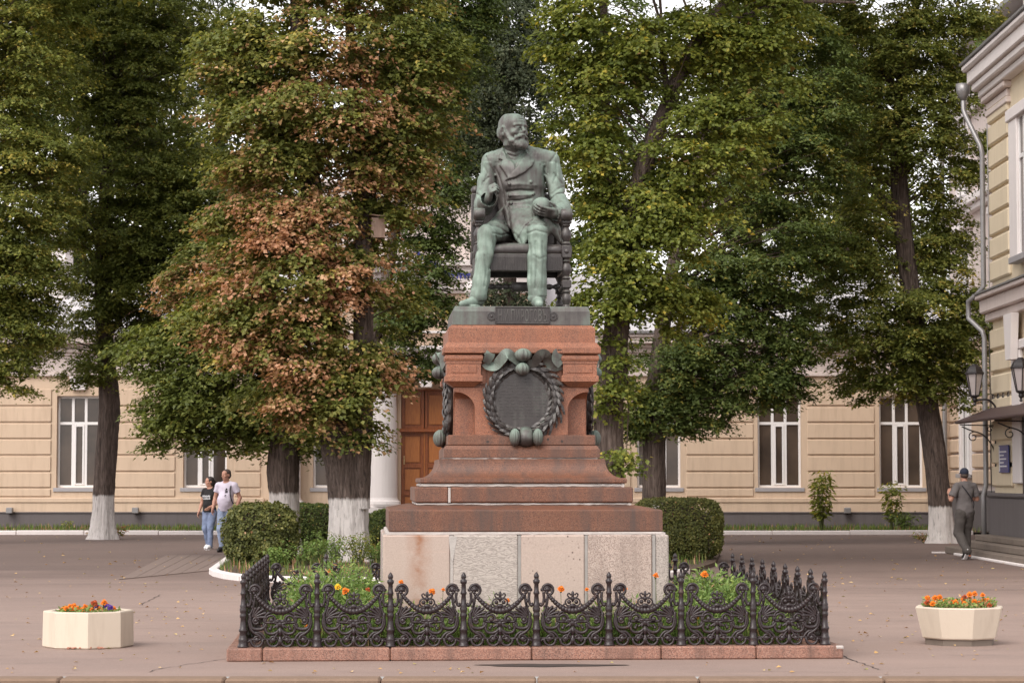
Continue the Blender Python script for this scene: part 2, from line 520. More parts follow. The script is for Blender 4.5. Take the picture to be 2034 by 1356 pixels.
M['canopy_metal'] = plain('brown_canopy_metal', (0.075, 0.045, 0.042), 0.5, var=0.25, scale=3)
M['lamp_glass'] = plain('frosted_lamp_glass', (0.42, 0.37, 0.36), 0.35, var=0.08)
M['blue_sign'] = plain('blue_sign_plate', (0.045, 0.055, 0.20), 0.4, var=0.1)
M['print_white'] = plain('white_print', (0.80, 0.80, 0.82), 0.6, var=0.02)
M['planter'] = stucco('cream_painted_concrete', (0.66, 0.565, 0.455), 0.45)
M['planter_chip'] = plain('bare_red_concrete', (0.40, 0.19, 0.13), 0.9, var=0.3, scale=20)
M['petal_orange'] = plain('orange_petals', (0.75, 0.21, 0.012), 0.7, var=0.25, scale=60)
M['petal_yellow'] = plain('yellow_petals', (0.80, 0.50, 0.02), 0.7, var=0.15, scale=60)
M['petal_violet'] = plain('violet_petals', (0.10, 0.04, 0.26), 0.7, var=0.3, scale=60)
M['petal_rust'] = plain('rust_petals', (0.42, 0.075, 0.015), 0.7, var=0.3, scale=60)
M['pennant'] = plain('blue_pennant_cloth', (0.06, 0.06, 0.32), 0.8)

def leaf_mat(name, stops, dry=None, transl=0.42, rough=0.5):
    t = NT(name)
    a = t.n('ShaderNodeAttribute', attribute_name='tint')
    c = t.ramp(a.outputs['Fac'], stops)
    if dry:
        d = t.n('ShaderNodeAttribute', attribute_name='dry')
        c = t.mix(d.outputs['Fac'], c, t.ramp(a.outputs['Fac'], dry))
    t.base(c, rough, 0.0, 0.35)
    tr = t.n('ShaderNodeBsdfTranslucent'); t.l(t.mix(1.0, c, (1.0, 1.0, 0.55), 'MULTIPLY'), tr.inputs[0])
    mx = t.n('ShaderNodeMixShader'); mx.inputs[0].default_value = transl
    t.l(t.b.outputs[0], mx.inputs[1]); t.l(tr.outputs[0], mx.inputs[2]); t.l(mx.outputs[0], t.out.inputs[0])
    return t.m
DRY = [(0.0, (0.30, 0.14, 0.07)), (0.5, (0.52, 0.265, 0.15)), (1.0, (0.74, 0.45, 0.29))]
M['leaf_dark'] = leaf_mat('dark_linden_leaf', [(0.0, (0.069, 0.101, 0.030)), (0.6, (0.126, 0.168, 0.046)), (0.92, (0.211, 0.246, 0.064)), (1.0, (0.386, 0.328, 0.077))], DRY)
M['leaf_mid'] = leaf_mat('linden_leaf', [(0.0, (0.104, 0.134, 0.034)), (0.6, (0.204, 0.231, 0.053)), (0.9, (0.351, 0.342, 0.082)), (1.0, (0.586, 0.469, 0.117))], DRY)
M['leaf_yellow'] = leaf_mat('yellow_green_leaf', [(0.0, (0.096, 0.128, 0.026)), (0.55, (0.194, 0.225, 0.042)), (0.88, (0.338, 0.333, 0.068)), (1.0, (0.553, 0.424, 0.070))], DRY)
M['leaf_spruce'] = leaf_mat('blue_green_needle', [(0.0, (0.051, 0.068, 0.035)), (0.7, (0.112, 0.136, 0.069)), (1.0, (0.194, 0.200, 0.101))], None, 0.1)
M['leaf_hedge'] = leaf_mat('hedge_leaf', [(0.0, (0.058, 0.068, 0.019)), (0.6, (0.119, 0.131, 0.033)), (1.0, (0.228, 0.213, 0.062))], DRY, 0.25)
M['leaf_herb'] = leaf_mat('marigold_leaf', [(0.0, (0.108, 0.176, 0.041)), (0.6, (0.194, 0.294, 0.082)), (1.0, (0.372, 0.454, 0.136))], DRY, 0.35)
M['grass'] = leaf_mat('grass_blade', [(0.0, (0.071, 0.119, 0.025)), (1.0, (0.186, 0.252, 0.056))], DRY, 0.3)
M['fallen'] = leaf_mat('fallen_leaf', [(0.0, (0.30, 0.15, 0.06)), (0.45, (0.58, 0.36, 0.14)), (0.75, (0.68, 0.48, 0.25)), (1.0, (0.30, 0.30, 0.08))], None, 0.1)

def bark(name, painted_to=None):
    t = NT(name)
    tc = t.n('ShaderNodeTexCoord')
    mp = t.n('ShaderNodeMapping'); mp.inputs['Scale'].default_value = (12, 12, 1.3); t.l(tc.outputs['Object'], mp.inputs['Vector'])
    n = t.noise(2.2, 6, 0.65, mp.outputs[0], 0.6)
    c = t.ramp(n, [(0.30, (0.022, 0.015, 0.012)), (0.48, (0.082, 0.057, 0.046)), (0.72, (0.19, 0.142, 0.118))])
    r = 0.9
    if painted_to is not None:
        sp = t.n('ShaderNodeSeparateXYZ'); t.l(tc.outputs['Object'], sp.inputs[0])
        mp2 = t.n('ShaderNodeMapping'); mp2.inputs['Scale'].default_value = (22, 22, 2.0); t.l(tc.outputs['Object'], mp2.inputs['Vector'])
        n2 = t.noise(1.0, 4, 0.6, mp2.outputs[0])
        z = t.math('ADD', sp.outputs[2], t.math('MULTIPLY', t.math('SUBTRACT', n2, 0.5), 0.16))
        edge = t.ramp(t.math('SUBTRACT', z, painted_to - 0.5), [(0.47, 1.0), (0.53, 0.0)])
        gaps = t.ramp(n, [(0.26, 0.25), (0.46, 1.0)])
        fac = t.math('MULTIPLY', edge, gaps)
        c = t.mix(fac, c, t.mix(t.noise(6, 4), (0.50, 0.455, 0.43), (0.74, 0.69, 0.66)))
    t.bump(n, 0.9, 0.035)
    return t.base(c, r)
M['bark'] = bark('dark_ridged_bark')
M['bark_cut'] = plain('sawn_wood_knot', (0.30, 0.18, 0.12), 0.9, var=0.3, scale=10)
M['twig'] = plain('twig_bark', (0.075, 0.050, 0.038), 0.9, var=0.3)
M['stem'] = plain('green_stem', (0.10, 0.12, 0.04), 0.8)
# ------------------------------------------------------------------ ground, road, kerbs
def sheet(x0, x1, y0, y1, z):
    return MB().add([(x0, y0, z), (x1, y0, z), (x1, y1, z), (x0, y1, z)], [(0, 1, 2, 3)])

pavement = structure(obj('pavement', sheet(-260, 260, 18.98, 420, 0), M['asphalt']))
road = structure(obj('road', sheet(-260, 260, -120, 18.70, -0.14), M['road']))

kerb_line = thing('road_kerb', 'tan stone kerb', 'kerb'); 
for k in ('label', 'category'): del kerb_line[k]
structure(kerb_line)
xs = [-9.0, -7.75, -6.45, -5.15, -3.62, -2.3, -1.05, 0.2, 1.5, 2.98, 4.3, 5.6, 6.9, 8.2, 9.5]
for a_, b_ in zip(xs[:-1], xs[1:]):
    obj('kerb_stone', MB().box(a_ + .004, b_ - .004, 18.70, 18.975, -0.3, 0.006, 0.018), M['kerb_tan'], kerb_line)

# thin cracks and patches on the asphalt, each its own flush sheet
def strip(name, pts, w, z, mat, parent):
    vs = []; fs = []
    for i, p in enumerate(pts):
        q0 = pts[max(i - 1, 0)]; q1 = pts[min(i + 1, len(pts) - 1)]
        t = Vector((q1[0] - q0[0], q1[1] - q0[1], 0)).normalized(); n = Vector((-t.y, t.x, 0))
        ww = w * (0.45 + 0.55 * random.random()) * (0.4 if i in (0, len(pts) - 1) else 1)
        vs += [(p[0] + n.x * ww, p[1] + n.y * ww, z), (p[0] - n.x * ww, p[1] - n.y * ww, z)]
    for i in range(len(pts) - 1): fs.append((2 * i, 2 * i + 1, 2 * i + 3, 2 * i + 2))
    return obj(name, MB().add(vs, fs), mat, parent)
def crack(pxs, w=0.006):
    pts = [G(*p) for p in pxs]
    sm = smooth_path([(p.x, p.y) for p in pts], 7)
    sm = [(p[0] + random.uniform(-.02, .02), p[1] + random.uniform(-.05, .05)) for p in sm]
    strip('crack', sm, w, 0.004, M['crack'], pavement)
crack([(295, 1334), (330, 1326), (380, 1318), (447, 1308)])
crack([(1666, 1300), (1690, 1308), (1720, 1320), (1750, 1330)], 0.01)
crack([(1640, 1170), (1740, 1168), (1880, 1170), (2034, 1172)], 0.016)
crack([(1660, 1193), (1800, 1192), (2034, 1192)], 0.006)
crack([(0, 1206), (150, 1205), (420, 1207)], 0.006)
crack([(280, 1202), (300, 1190), (320, 1180)], 0.008)
crack([(0, 1130), (20, 1131), (40, 1130)], 0.012)
crack([(0, 1237), (60, 1238), (300, 1237), (450, 1239)], 0.005)
pud = G(1085, 1321)
pts = []
for k in range(40):
    a_ = 2 * math.pi * k / 40; r_ = 1 + 0.12 * math.sin(3 * a_ + 1) + 0.08 * math.sin(7 * a_) + random.uniform(-.04, .04)
    pts.append((pud.x + 0.50 * r_ * math.cos(a_) * (1 + .25 * math.cos(2 * a_)), pud.y + 0.15 * r_ * math.sin(a_)))
structure(obj('damp_patch', MB().flatpoly(pts, 0.005), M['damp']))

# long worn pavers where the couple walks
nA, nB, fA, fB = G(236, 1151), G(440, 1131), G(330, 1103), G(500, 1103)
for k in range(7):
    u0, u1 = k / 7 + .003, (k + 1) / 7 - .003
    q = [nA.lerp(nB, u0), nA.lerp(nB, u1), fA.lerp(fB, u1), fA.lerp(fB, u0)]
    vs = [(p.x, p.y, -0.01) for p in q] + [(p.x, p.y, 0.012) for p in q]
    obj('paving_slab', MB().add(vs, [(4, 5, 6, 7), (0, 1, 5, 4), (1, 2, 6, 5), (2, 3, 7, 6), (3, 0, 4, 7)]), M['paver'], pavement)

# ------------------------------------------------------------------ the grass strip and its white kerb in front of the house
D_B = 74.0
KY = 66.7
white_kerb = bpy.data.objects.new('white_kerb', None); link(white_kerb); structure(white_kerb)
x_ = -22.0
while x_ < 13.0:
    l_ = random.uniform(1.6, 2.3)
    obj('kerb_stone', MB().box(x_ + .006, min(x_ + l_, 13.2) - .006, KY, KY + .18, -.1, 0.12 + random.uniform(-.008, .008), 0.02), M['whitewash'], white_kerb)
    x_ += l_
structure(obj('planting_strip', sheet(-40, 13.9, KY + .18, D_B + .4, 0.06), M['soil']))

def blades(n, fx, hmin, hmax, w, mat, name, dry=0.1, lean=0.35):
    """n grass blades at points given by fx(n)->(n,3)"""
    Pn = fx(n); a = RNG.uniform(0, 2 * np.pi, n); h = RNG.uniform(hmin, hmax, n)
    ln = RNG.uniform(0, lean, n) * h; b = RNG.uniform(0, 2 * np.pi, n)
    s = np.stack([np.cos(a), np.sin(a), 0 * a], 1) * w
    tip = Pn + np.stack([np.cos(b) * ln, np.sin(b) * ln, h], 1)
    mid = Pn + np.stack([np.cos(b) * ln * .35, np.sin(b) * ln * .35, h * .55], 1)
    V = np.stack([Pn - s, Pn + s, mid + s * .7, mid - s * .7, tip], 1).reshape(-1, 3)
    i = np.arange(n)[:, None] * 5
    Fc = np.concatenate([i + np.array([0, 1, 2]), i + np.array([0, 2, 3]), i + np.array([3, 2, 4])], 0)
    tint = np.tile(RNG.uniform(0, 1, n), 3); dr = np.tile((RNG.uniform(0, 1, n) < dry) * 0.8, 3)
    me = fast_mesh(name, V, Fc, mat, {'tint': ('FACE', tint), 'dry': ('FACE', dr)})
    return stuff(obj(name, me, None))
blades(9000, lambda n: np.stack([RNG.uniform(-20, 13.6, n), RNG.uniform(KY + .2, D_B - .2, n), np.full(n, .06)], 1), .05, .20, .012, M['grass'], 'grass')

# ------------------------------------------------------------------ the long yellow house behind the trees
def bx(px): return (px - CX) / F_PX * D_B / (math.cos(PITCH))       # metres along the facade
def bz(py): return P(CX, py, D_B).z
house = thing('yellow_house', 'long low cream house with banded walls and pale metal roof behind the trees', 'building', (0, D_B, 0))
WZ0, WZ1 = bz(968), bz(786)
wins = [158, 409, 666, 1017, 1308, 1547, 1788]
WW = 1.39
doorx0, doorx1 = bx(797), bx(890)

# wall: piers, bands below and above openings (local y 0 = face of the wall, inside is +y)
ops = sorted([(bx(w) - WW / 2, bx(w) + WW / 2, WZ0, WZ1) for w in wins] + [(doorx0, doorx1, 0.62, bz(772))])
wall = MB(); xl = -26.0
for x0, x1, z0, z1 in ops:
    wall.box(xl, x0, 0, .5, 0, bz(742)); wall.box(x0, x1, 0, .5, 0, z0); wall.box(x0, x1, 0, .5, z1, bz(742)); xl = x1
wall.box(xl, bx(1890), 0, .5, 0, bz(742))
obj('wall', wall, M['stucco'], house)
obj('back_wall', MB().box(-26, bx(1890), 9.5, 10, 0, bz(742)), M['stucco'], house)
cx0, cx1 = bx(527), bx(1155)
for a_, b_ in ((-26, cx0), (cx1, bx(1890))):
    pl = MB()
    pl.box(a_, b_, -.10, -.002, 0, bz(1019), .01); pl.box(a_, b_, -.13, -.002, bz(1019), bz(1016), .01)
    obj('plinth', pl, M['plinth_grey'], house)
for a_, b_ in ((-26, cx0), (cx1, bx(1890))):
    bb = MB()
    bb.box(a_, b_, -.05, -.002, bz(1016), bz(998)); bb.box(a_, b_, -.085, -.002, bz(997.8), bz(988), .02)
    obj('base_moulding', bb, M['stucco'], house)
# rustic bands: every band of every pier is its own block
grooves = [771, 807, 839.5, 872, 904.5, 937, 969.5, 987.5]
piers = [(-560, -420), (-300, -150), (-120, 104), (212, 350), (468, 519), (1166, 1252), (1362, 1495), (1602, 1735), (1841, 1887)]
gap = 0.035
for p0, p1 in piers:
    for g0, g1 in zip(grooves[:-1], grooves[1:]):
        obj('rustic_block', MB().box(bx(p0), bx(p1), -.042, -.003, bz(g1) + gap, bz(g0) - gap * .6, 0.03), M['stucco'], house)
# window surrounds
# cornice: a frieze, mouldings and eaves
for a_, b_ in ((-26, cx0), (cx1, bx(1890))):
    co = MB()
    co.box(a_, b_, -.10, -.001, bz(747), bz(741), .01)
    co.box(a_, b_, -.06, .5, bz(741) + .002, bz(706))
    co.box(a_, b_, -.13, .3, bz(706) + .002, bz(701))
    co.box(a_, b_, -.22, .3, bz(701) + .002, bz(692), .02)
    co.box(a_, b_, -.30, .3, bz(692) + .002, bz(684), .03)
    co.box(a_, b_, -.52, .3, bz(684) + .002, bz(672), .02)
    co.box(a_, b_, -.58, .3, bz(672) + .002, bz(664), .03)
    obj('cornice', co, M['stucco_pale'], house)
for a_, b_ in ((-26, cx0), (cx1, bx(1890))): obj('gutter', MB().box(a_, b_, -.66, -.54, bz(664) + .002, bz(659)), M['zinc'], house)
zr0 = bz(664) + .004; zr1 = 8.55
rf = MB().add([(-26, -.62, zr0), (bx(1888), -.62, zr0), (bx(1888), 5.2, zr1), (-26, 5.2, zr1), (-26, 10.6, zr0), (bx(1888), 10.6, zr0)], [(0, 1, 2, 3), (3, 2, 5, 4)])
obj('roof', rf, M['roof'], house)
k = 0
xq = -22.0
while xq < bx(1880):
    L_ = math.hypot(5.8, zr1 - zr0)
    Mx = Matrix.Translation((xq, -.62, zr0 + .003)) @ Matrix.Rotation(math.atan2(zr1 - zr0, 5.82), 4, 'X')
    obj('roof_seam', MB().box(-.02, .02, 0, L_, 0, .05, M=Mx), M['roof'], house)
    xq += 1.25
ch = obj('chimney', MB().box(bx(68), bx(98), 2.6, 3.9, 6.8, 9.55, .03).box(bx(64), bx(102), 2.5, 4.0, 9.55, 9.72, .02), M['white_paint'], house)
# keystones
for w in [158, 409, 1308, 1547, 1788]:
    c_ = bx(w); obj('keystone', MB().prism([(c_ - .22, bz(774)), (c_ + .22, bz(774)), (c_ + .29, bz(747.5)), (c_ - .29, bz(747.5))], -.14, -.003), M['white_paint'], house)

def win_mesh():
    h = WZ1 - WZ0; w = WW; f = MB(); g = MB(); y0, y1 = .05, .12
    t = .075
    zt = h * .70
    f.box(-w / 2, -w / 2 + t, y0, y1, 0, h, .008); f.box(w / 2 - t, w / 2, y0, y1, 0, h, .008)
    f.box(-w / 2 + t, w / 2 - t, y0, y1, 0, t, .008); f.box(-w / 2 + t, w / 2 - t, y0, y1, h - t, h, .008)
    f.box(-w / 2 + t, w / 2 - t, y0, y1, zt - .045, zt + .045, .008)
    for x in (-.205, .205):
        f.box(x - .045, x + .045, y0, y1, t, zt - .045, .008); f.box(x - .045, x + .045, y0, y1, zt + .045, h - t, .008)
    for a_, b_ in ((-.16, -.10), (.10, .16)): f.box(a_, b_, y0 - .02, y1 - .02, t + .002, zt - .047, .008)
    f.box(-.10, .10, y0 - .02, y1 - .02, t + .002, t + .06, .008); f.box(-.10, .10, y0 - .02, y1 - .02, zt - .105, zt - .047, .008)
    fr = f.mesh('window_frame', M['frame_white'])
    panes = []
    for (a_, b_) in ((-w / 2 + t, -.25), (-.16, .16), (.25, w / 2 - t)):
        panes.append(MB().box(a_, b_, .085, .095, t, zt - .045).mesh('pane', M['glass']))
        panes.append(MB().box(a_, b_, .085, .095, zt + .045, h - t).mesh('pane', M['glass']))
    s = MB().box(-w / 2 - .09, w / 2 + .09, -.16, .05, -.13, -.002, .01).mesh('sill', M['sill'])
    return fr, panes, s
WFR, WPAN, WSILL = win_mesh()
def put_window(parent, x, y, z, rot=0.0):
    wo_ = obj('window', WFR, None, parent, loc=(x, y, z)); wo_.rotation_euler.z = rot
    for p in WPAN: obj('pane', p, None, wo_)
    obj('sill', WSILL, None, wo_)
    return wo_
for w in wins: put_window(house, bx(w), .12, WZ0)
for w, s_ in ((666, .62), (1308, .62)):
    obj('blind', MB().box(bx(w) - .62, bx(w) - .62 + s_ * .62, .24, .26, WZ0 + .1, WZ1 - .2), M['blind'], house)
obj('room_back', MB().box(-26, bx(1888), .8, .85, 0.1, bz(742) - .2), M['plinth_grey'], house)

# the taller centre with its white columns and the varnished door
cen = MB()
cen.box(cx0, bx(797) - .25, -.35, -.01, 0, bz(1019))
cen.box(bx(890) + .25, cx1, -.35, -.01, 0, bz(1019))
obj('centre_plinth', cen, M['plinth_grey'], house)
colm = MB()
for c_ in (571, 762, 921, 1113):
    x = bx(c_)
    obj('column', MB().box(x - .62, x + .62, -.80, -.02, .5, .72, .02).lathe([(.56, .72), (.58, .80), (.56, .88), (.50, .92), (.47, 1.0), (.455, 3.0), (.42, bz(775)), (.45, bz(772)), (.50, bz(765)), (.50, bz(760))], 28, Matrix.Translation((x, -.28, 0))).box(x - .56, x + .56, -.84, -.02, bz(760), bz(752), .02), M['white_paint'], house)
ent = MB().box(cx0, cx1, -.75, .3, bz(752) + .002, bz(738), .01).box(cx0 - .05, cx1 + .05, -.85, .3, bz(738) + .002, bz(728), .02).box(cx0, cx1, -.70, .3, bz(728) + .002, bz(700)).box(cx0 - .12, cx1 + .12, -1.05, .3, bz(700) + .002, bz(690), .03)
obj('entablature', ent, M['white_paint'], house)
x = bx(848); obj('keystone', MB().prism([(x - .17, bz(770)), (x + .17, bz(770)), (x + .24, bz(753)), (x - .24, bz(753))], -.78, -.02), M['white_paint'], house)
obj('upper_wall', MB().box(bx(620), bx(1062), -.4, 6, bz(690) + .003, bz(585)), M['stucco'], house)
uc = MB()
for i, (a_, b_, pr) in enumerate(((585, 578, .5), (578, 566, .62), (566, 556, .70), (556, 546, .66), (546, 534, .85), (534, 522, 1.0))):
    uc.box(bx(610) - pr * .3, bx(1072) + pr * .3, -pr, 6, bz(a_) + .002 * i + .004, bz(b_), .015)
obj('upper_cornice', uc, M['white_paint'], house)
obj('attic', MB().box(bx(640), bx(1042), -.3, 6.2, bz(522) + .02, bz(372)).box(bx(632), bx(1050), -.45, 6.3, bz(372) + .003, bz(362), .03), M['stucco_pale'], house)
obj('finial_ball', MB().ball((bx(940), -1.15, bz(581)), .28, 16, 10), M['white_paint'], house)

# door
dr = obj('door', MB().box(doorx0 - .12, doorx0, .02, .22, .62, bz(770), .01).box(doorx1, doorx1 + .12, .02, .22, .62, bz(770), .01)
         .box(doorx0, doorx1, .02, .22, bz(776), bz(770), .01).box(doorx0 - .05, doorx1 + .05, -.04, .22, bz(858), bz(851), .015), M['wood'], house)
xm = (doorx0 + doorx1) / 2
def panelled(x0, x1, z0, z1, rows, y):
    st = MB(); sw = .085
    st.box(x0, x0 + sw, y, y + .05, z0, z1, .006); st.box(x1 - sw, x1, y, y + .05, z0, z1, .006)
    zs = [z0 + (z1 - z0) * r for r in rows]
    for zz in zs: st.box(x0 + sw, x1 - sw, y, y + .05, zz - .06 if zz > z0 else zz, zz + .06 if zz < z1 else zz, .006)
    st.box(x0 + sw, x1 - sw, y + .035, y + .05, z0 + .002, z1 - .002)
    for a_, b_ in zip(zs[:-1], zs[1:]):
        a2 = a_ + (.06 if a_ > z0 else .08) + .05; b2 = b_ - (.06 if b_ < z1 else .08) - .05
        cxm = (x0 + x1) / 2; hw = (x1 - x0) / 2 - sw - .04
        obj('door_panel', MB().box(cxm - hw, cxm + hw, y + .008, y + .034, a2, b2, .02), M['wood_light'] if True else None, dr)
    return st
def leaf_part(x0, x1, z0, z1, rows):
    obj('door_leaf', panelled(x0, x1, z0, z1, rows, .09), M['wood'], dr)
leaf_part(doorx0, xm - .02, .64, bz(858) - .002, [0, .2, .56, 1])
leaf_part(xm + .02, doorx1, .64, bz(858) - .002, [0, .2, .56, 1])
leaf_part(doorx0, xm - .012, bz(851) + .002, bz(776) - .002, [0, 1]); leaf_part(xm + .012, doorx1, bz(851) + .002, bz(776) - .002, [0, 1])
obj('door_strip', MB().box(xm - .02, xm + .02, .07, .14, .64, bz(858) - .003, .006), M['wood_light'], dr)
obj('door_handle', MB().lathe([(.018, 0), (.02, .02), (.016, .06), (.022, .12), (.016, .18), (.022, .24), (.018, .27)], 10, Matrix.Translation((doorx0 + .10, .04, 2.05))), M['brass'], dr)
obj('door_step', MB().box(doorx0 - .6, doorx1 + .6, -1.2, .0, 0, .3, .02).box(doorx0 - .4, doorx1 + .4, -.8, .02, .3, .6, .02), M['step_stone'], house)
# small wall floodlights standing on the plinth ledge
for px, lab in ((27, 'small grey floodlight on the plinth ledge at the far left of the house'), (275, 'small grey floodlight on the plinth ledge right of the slim whitewashed trunk'), (1678, 'small grey floodlight on the plinth ledge right of the two-stemmed young shrub')):
    x = bx(px); z = bz(1020)
    t = thing('floodlight', lab, 'floodlight', (x, D_B - .13, z), 0, 'floodlights along the house')
    obj('lamp_housing', MB().box(-.10, .10, -.24, -.02, .02, .20, .015), M['zinc'], t)
    obj('lamp_lens', MB().box(-.085, .085, -.22, -.04, .201, .206), M['lamp_glass'], t)
    obj('bracket', MB().box(-.02, .02, -.10, .03, -.02, .02), M['black_metal'], t)

# ------------------------------------------------------------------ the tall building on the right, its wall running towards the street
XR = 10.3; DR = 49.7
side = thing('side_building', 'tall yellow and white building with banded pilaster and deep cornice at the right edge', 'building', (XR, DR, 0), rad(-90))
def sy(px): return DR - F_PX * XR / (px - CX)                       # along its wall, from the far corner
def sz(py, px=1985): return EYE + (950 - py) / F_PX * (F_PX * XR / (px - CX))
S_LEN = 14.0
obj('wall', MB().box(0, S_LEN, 0, 3.6, 0, 10.0), M['stucco_yellow'], side)
obj('plinth', MB().box(-.12, S_LEN, -.12, 3.62, 0, 1.20, .02).box(-.16, S_LEN, -.16, 3.63, 1.203, 1.30, .03), M['plinth_grey'], side)
# pilaster blocks on the visible face and round the far corner
zc = 1.40; rows = []
while zc < 9.35:
    if not (4.85 < zc + .24 < 5.75): rows.append(zc)
    zc += .485
for z in rows:
    obj('rustic_block', MB().box(-.06, 1.95, -.07, 2.0, z + .03, z + .455, .035), M['stucco_yellow'], side)
    obj('rustic_block', MB().box(4.7, 6.2, -.07, -.002, z + .03, z + .455, .035), M['stucco_yellow'], side)
obj('string_course', MB().box(-.16, S_LEN, -.14, 2.2, 4.95, 5.12, .02).box(-.26, S_LEN, -.24, 2.3, 5.123, 5.42, .03).box(-.34, S_LEN, -.34, 2.4, 5.423, 5.52, .02), M['stucco_pale'], side)
obj('string_flashing', MB().box(-.37, S_LEN, -.37, 2.4, 5.524, 5.56), M['zinc'], side)
obj('capital', MB().box(-.10, 2.05, -.10, 2.05, 9.35, 9.48, .02).box(-.07, 1.98, -.08, 2.0, 9.483, 9.66, .03).box(-.16, 2.12, -.18, 2.1, 9.663, 9.80, .03), M['stucco_pale'], side)
obj('cornice', MB().box(-.22, S_LEN, -.22, 3.6, 9.803, 9.95, .02).box(-.34, S_LEN, -.34, 3.6, 9.953, 10.12, .03).box(-.42, S_LEN, -.42, 3.6, 10.123, 10.40, .02).box(-.52, S_LEN, -.52, 3.6, 10.403, 10.55, .04), M['white_paint'], side)
obj('cornice_flashing', MB().box(-.56, S_LEN, -.56, 3.6, 10.553, 10.60), M['zinc'], side)
obj('attic_wall', MB().box(.6, S_LEN, .6, 3.6, 10.60, 12.2).box(.35, S_LEN, .35, 3.6, 12.203, 12.45, .03).box(.15, S_LEN, .15, 3.6, 12.453, 12.62, .03), M['white_paint'], side)
# white window surround, keystone and window on the near part
sw = MB().box(2.2, 2.95, -.10, -.003, 1.5, 4.2, .02).box(4.2, 4.5, -.10, -.003, 1.5, 4.2, .02).box(2.2, 4.5, -.10, -.003, 4.203, 4.40, .02)
sw.prism([(2.42, 4.0), (2.88, 4.0), (3.04, 4.93), (2.26, 4.93)], -.26, -.11)
sw.box(2.2, 2.95, -.10, -.003, 6.0, 8.9, .02).box(4.2, 4.5, -.10, -.003, 6.0, 8.9, .02).box(2.1, 4.6, -.14, -.003, 8.903, 9.15, .02)
obj('window_surround', sw, M['white_paint'], side)
put_window(side, 3.6, -.10, 6.05)
obj('entrance_door', MB().box(2.96, 4.19, -.06, -.004, .35, 3.1, .02), M['black_metal'], side)
# downpipe with a funnel under the cornice
pz = [(-.62, -.46, 10.0), (-.62, -.46, 9.62), (-.55, -.44, 9.5), (-.12, -.20, 8.75), (-.10, -.17, 8.6), (-.10, -.17, 5.72), (-.14, -.30, 5.55), (-.42, -.44, 5.42), (-.42, -.44, 5.05), (-.14, -.20, 4.75), (-.10, -.17, 4.6), (-.10, -.17, 1.45), (-.12, -.22, 1.25), (-.12, -.22, 0.15)]
dp = MB(); dp.tube(pz, .055, 10)
dp.lathe([(.06, 9.82), (.10, 9.9), (.15, 10.0), (.16, 10.18)], 14, Matrix.Translation((-.62, -.46, 0)))
obj('downpipe', dp, M['zinc'], side, smooth=True)
# thin cables running down by the pipe
for i, (dx, z0, z1) in enumerate(((.06, 1.3, 4.7), (.11, 5.6, 9.2))):
    obj('cable', MB().tube([(dx, -.09 - .005 * k % .01, z0 + (z1 - z0) * k / 6) for k in range(7)], .012, 5), M['black_metal'] if i == 0 else M['zinc'], side)
# recessed wing of the same building, further back
W2 = 3.66
wi = MB().box(-24.2, 0, W2, W2 + 8, 0, 14.5)
obj('recessed_wall', wi, M['stucco_pale'], side)
obj('recessed_plinth', MB().box(-24.2, -.1, W2 - .12, W2 - .002, 0, 1.15, .02).box(-24.2, -.1, W2 - .16, W2 - .002, 1.153, 1.25, .03), M['plinth_grey'], side)
for (x0, x1) in ((-24.15, -22.6), (-20.4, -17.4), (-14.4, -11.5), (-8.5, -5.5)):
    z = 1.4
    while z < 5.6:
        obj('rustic_block', MB().box(x0, x1, W2 - .12, W2 - .003, z + .03, z + .455, .035), M['stucco'], side); z += .485
for zf, hh in ((5.7, .5), (9.6, .45), (12.6, .6)):
    obj('string_course', MB().box(-24.2, 0, W2 - .22, W2 - .002, zf, zf + hh * .4, .02).box(-24.2, 0, W2 - .36, W2 - .002, zf + hh * .4 + .003, zf + hh, .03), M['white_paint'], side)
for xw in (-21.5, -15.9, -10.0):
    put_window(side, xw, W2 - .10, 1.75); 
    for zf in (6.4, 10.2):
        put_window(side, xw, W2 - .14, zf)
        obj('window_surround', MB().box(xw - 1.0, xw - .72, W2 - .12, W2 - .003, zf - .1, zf + 2.75, .02).box(xw + .72, xw + 1.0, W2 - .12, W2 - .003, zf - .1, zf + 2.75, .02).box(xw - 1.1, xw + 1.1, W2 - .3, W2 - .003, zf + 2.76, zf + 3.0, .03), M['white_paint'], side)
    obj('window_surround', MB().box(xw - .95, xw - .72, W2 - .12, W2 - .003, 1.7, 4.7, .02).box(xw + .72, xw + .95, W2 - .12, W2 - .003, 1.7, 4.7, .02), M['white_paint'], side)
obj('roof', MB().box(-24.4, S_LEN, W2 - .5, W2 + 8.3, 14.5, 14.7, .02), M['zinc'], side)
obj('rear_downpipe', MB().tube([(-23.85, W2 - .28, 14.2), (-23.85, W2 - .28, 0.1)], .075, 10), M['zinc'], side)
# plant growing on the cornice added with the foliage helpers below

# entrance steps under the canopy
st = thing('entrance_steps', 'low grey brown stone steps with a white painted edge below the canopy', 'steps', (XR, DR, 0), rad(-90))
for i, (x0, x1, yo, h0, h1) in enumerate(((-.55, 12, -.98, 0, .15), (-.25, 12, -.72, .153, .29), (.1, 12, -.46, .293, .42))):
    obj('step', MB().box(x0, x1, yo, -.125, h0, h1, .015), M['step_stone'], st)
obj('painted_edge', MB().box(-.66, -.57, -1.25, -.3, .0, .03).box(.9, 12, -1.07, -.985, 0, .05, .01), M['whitewash'], st)

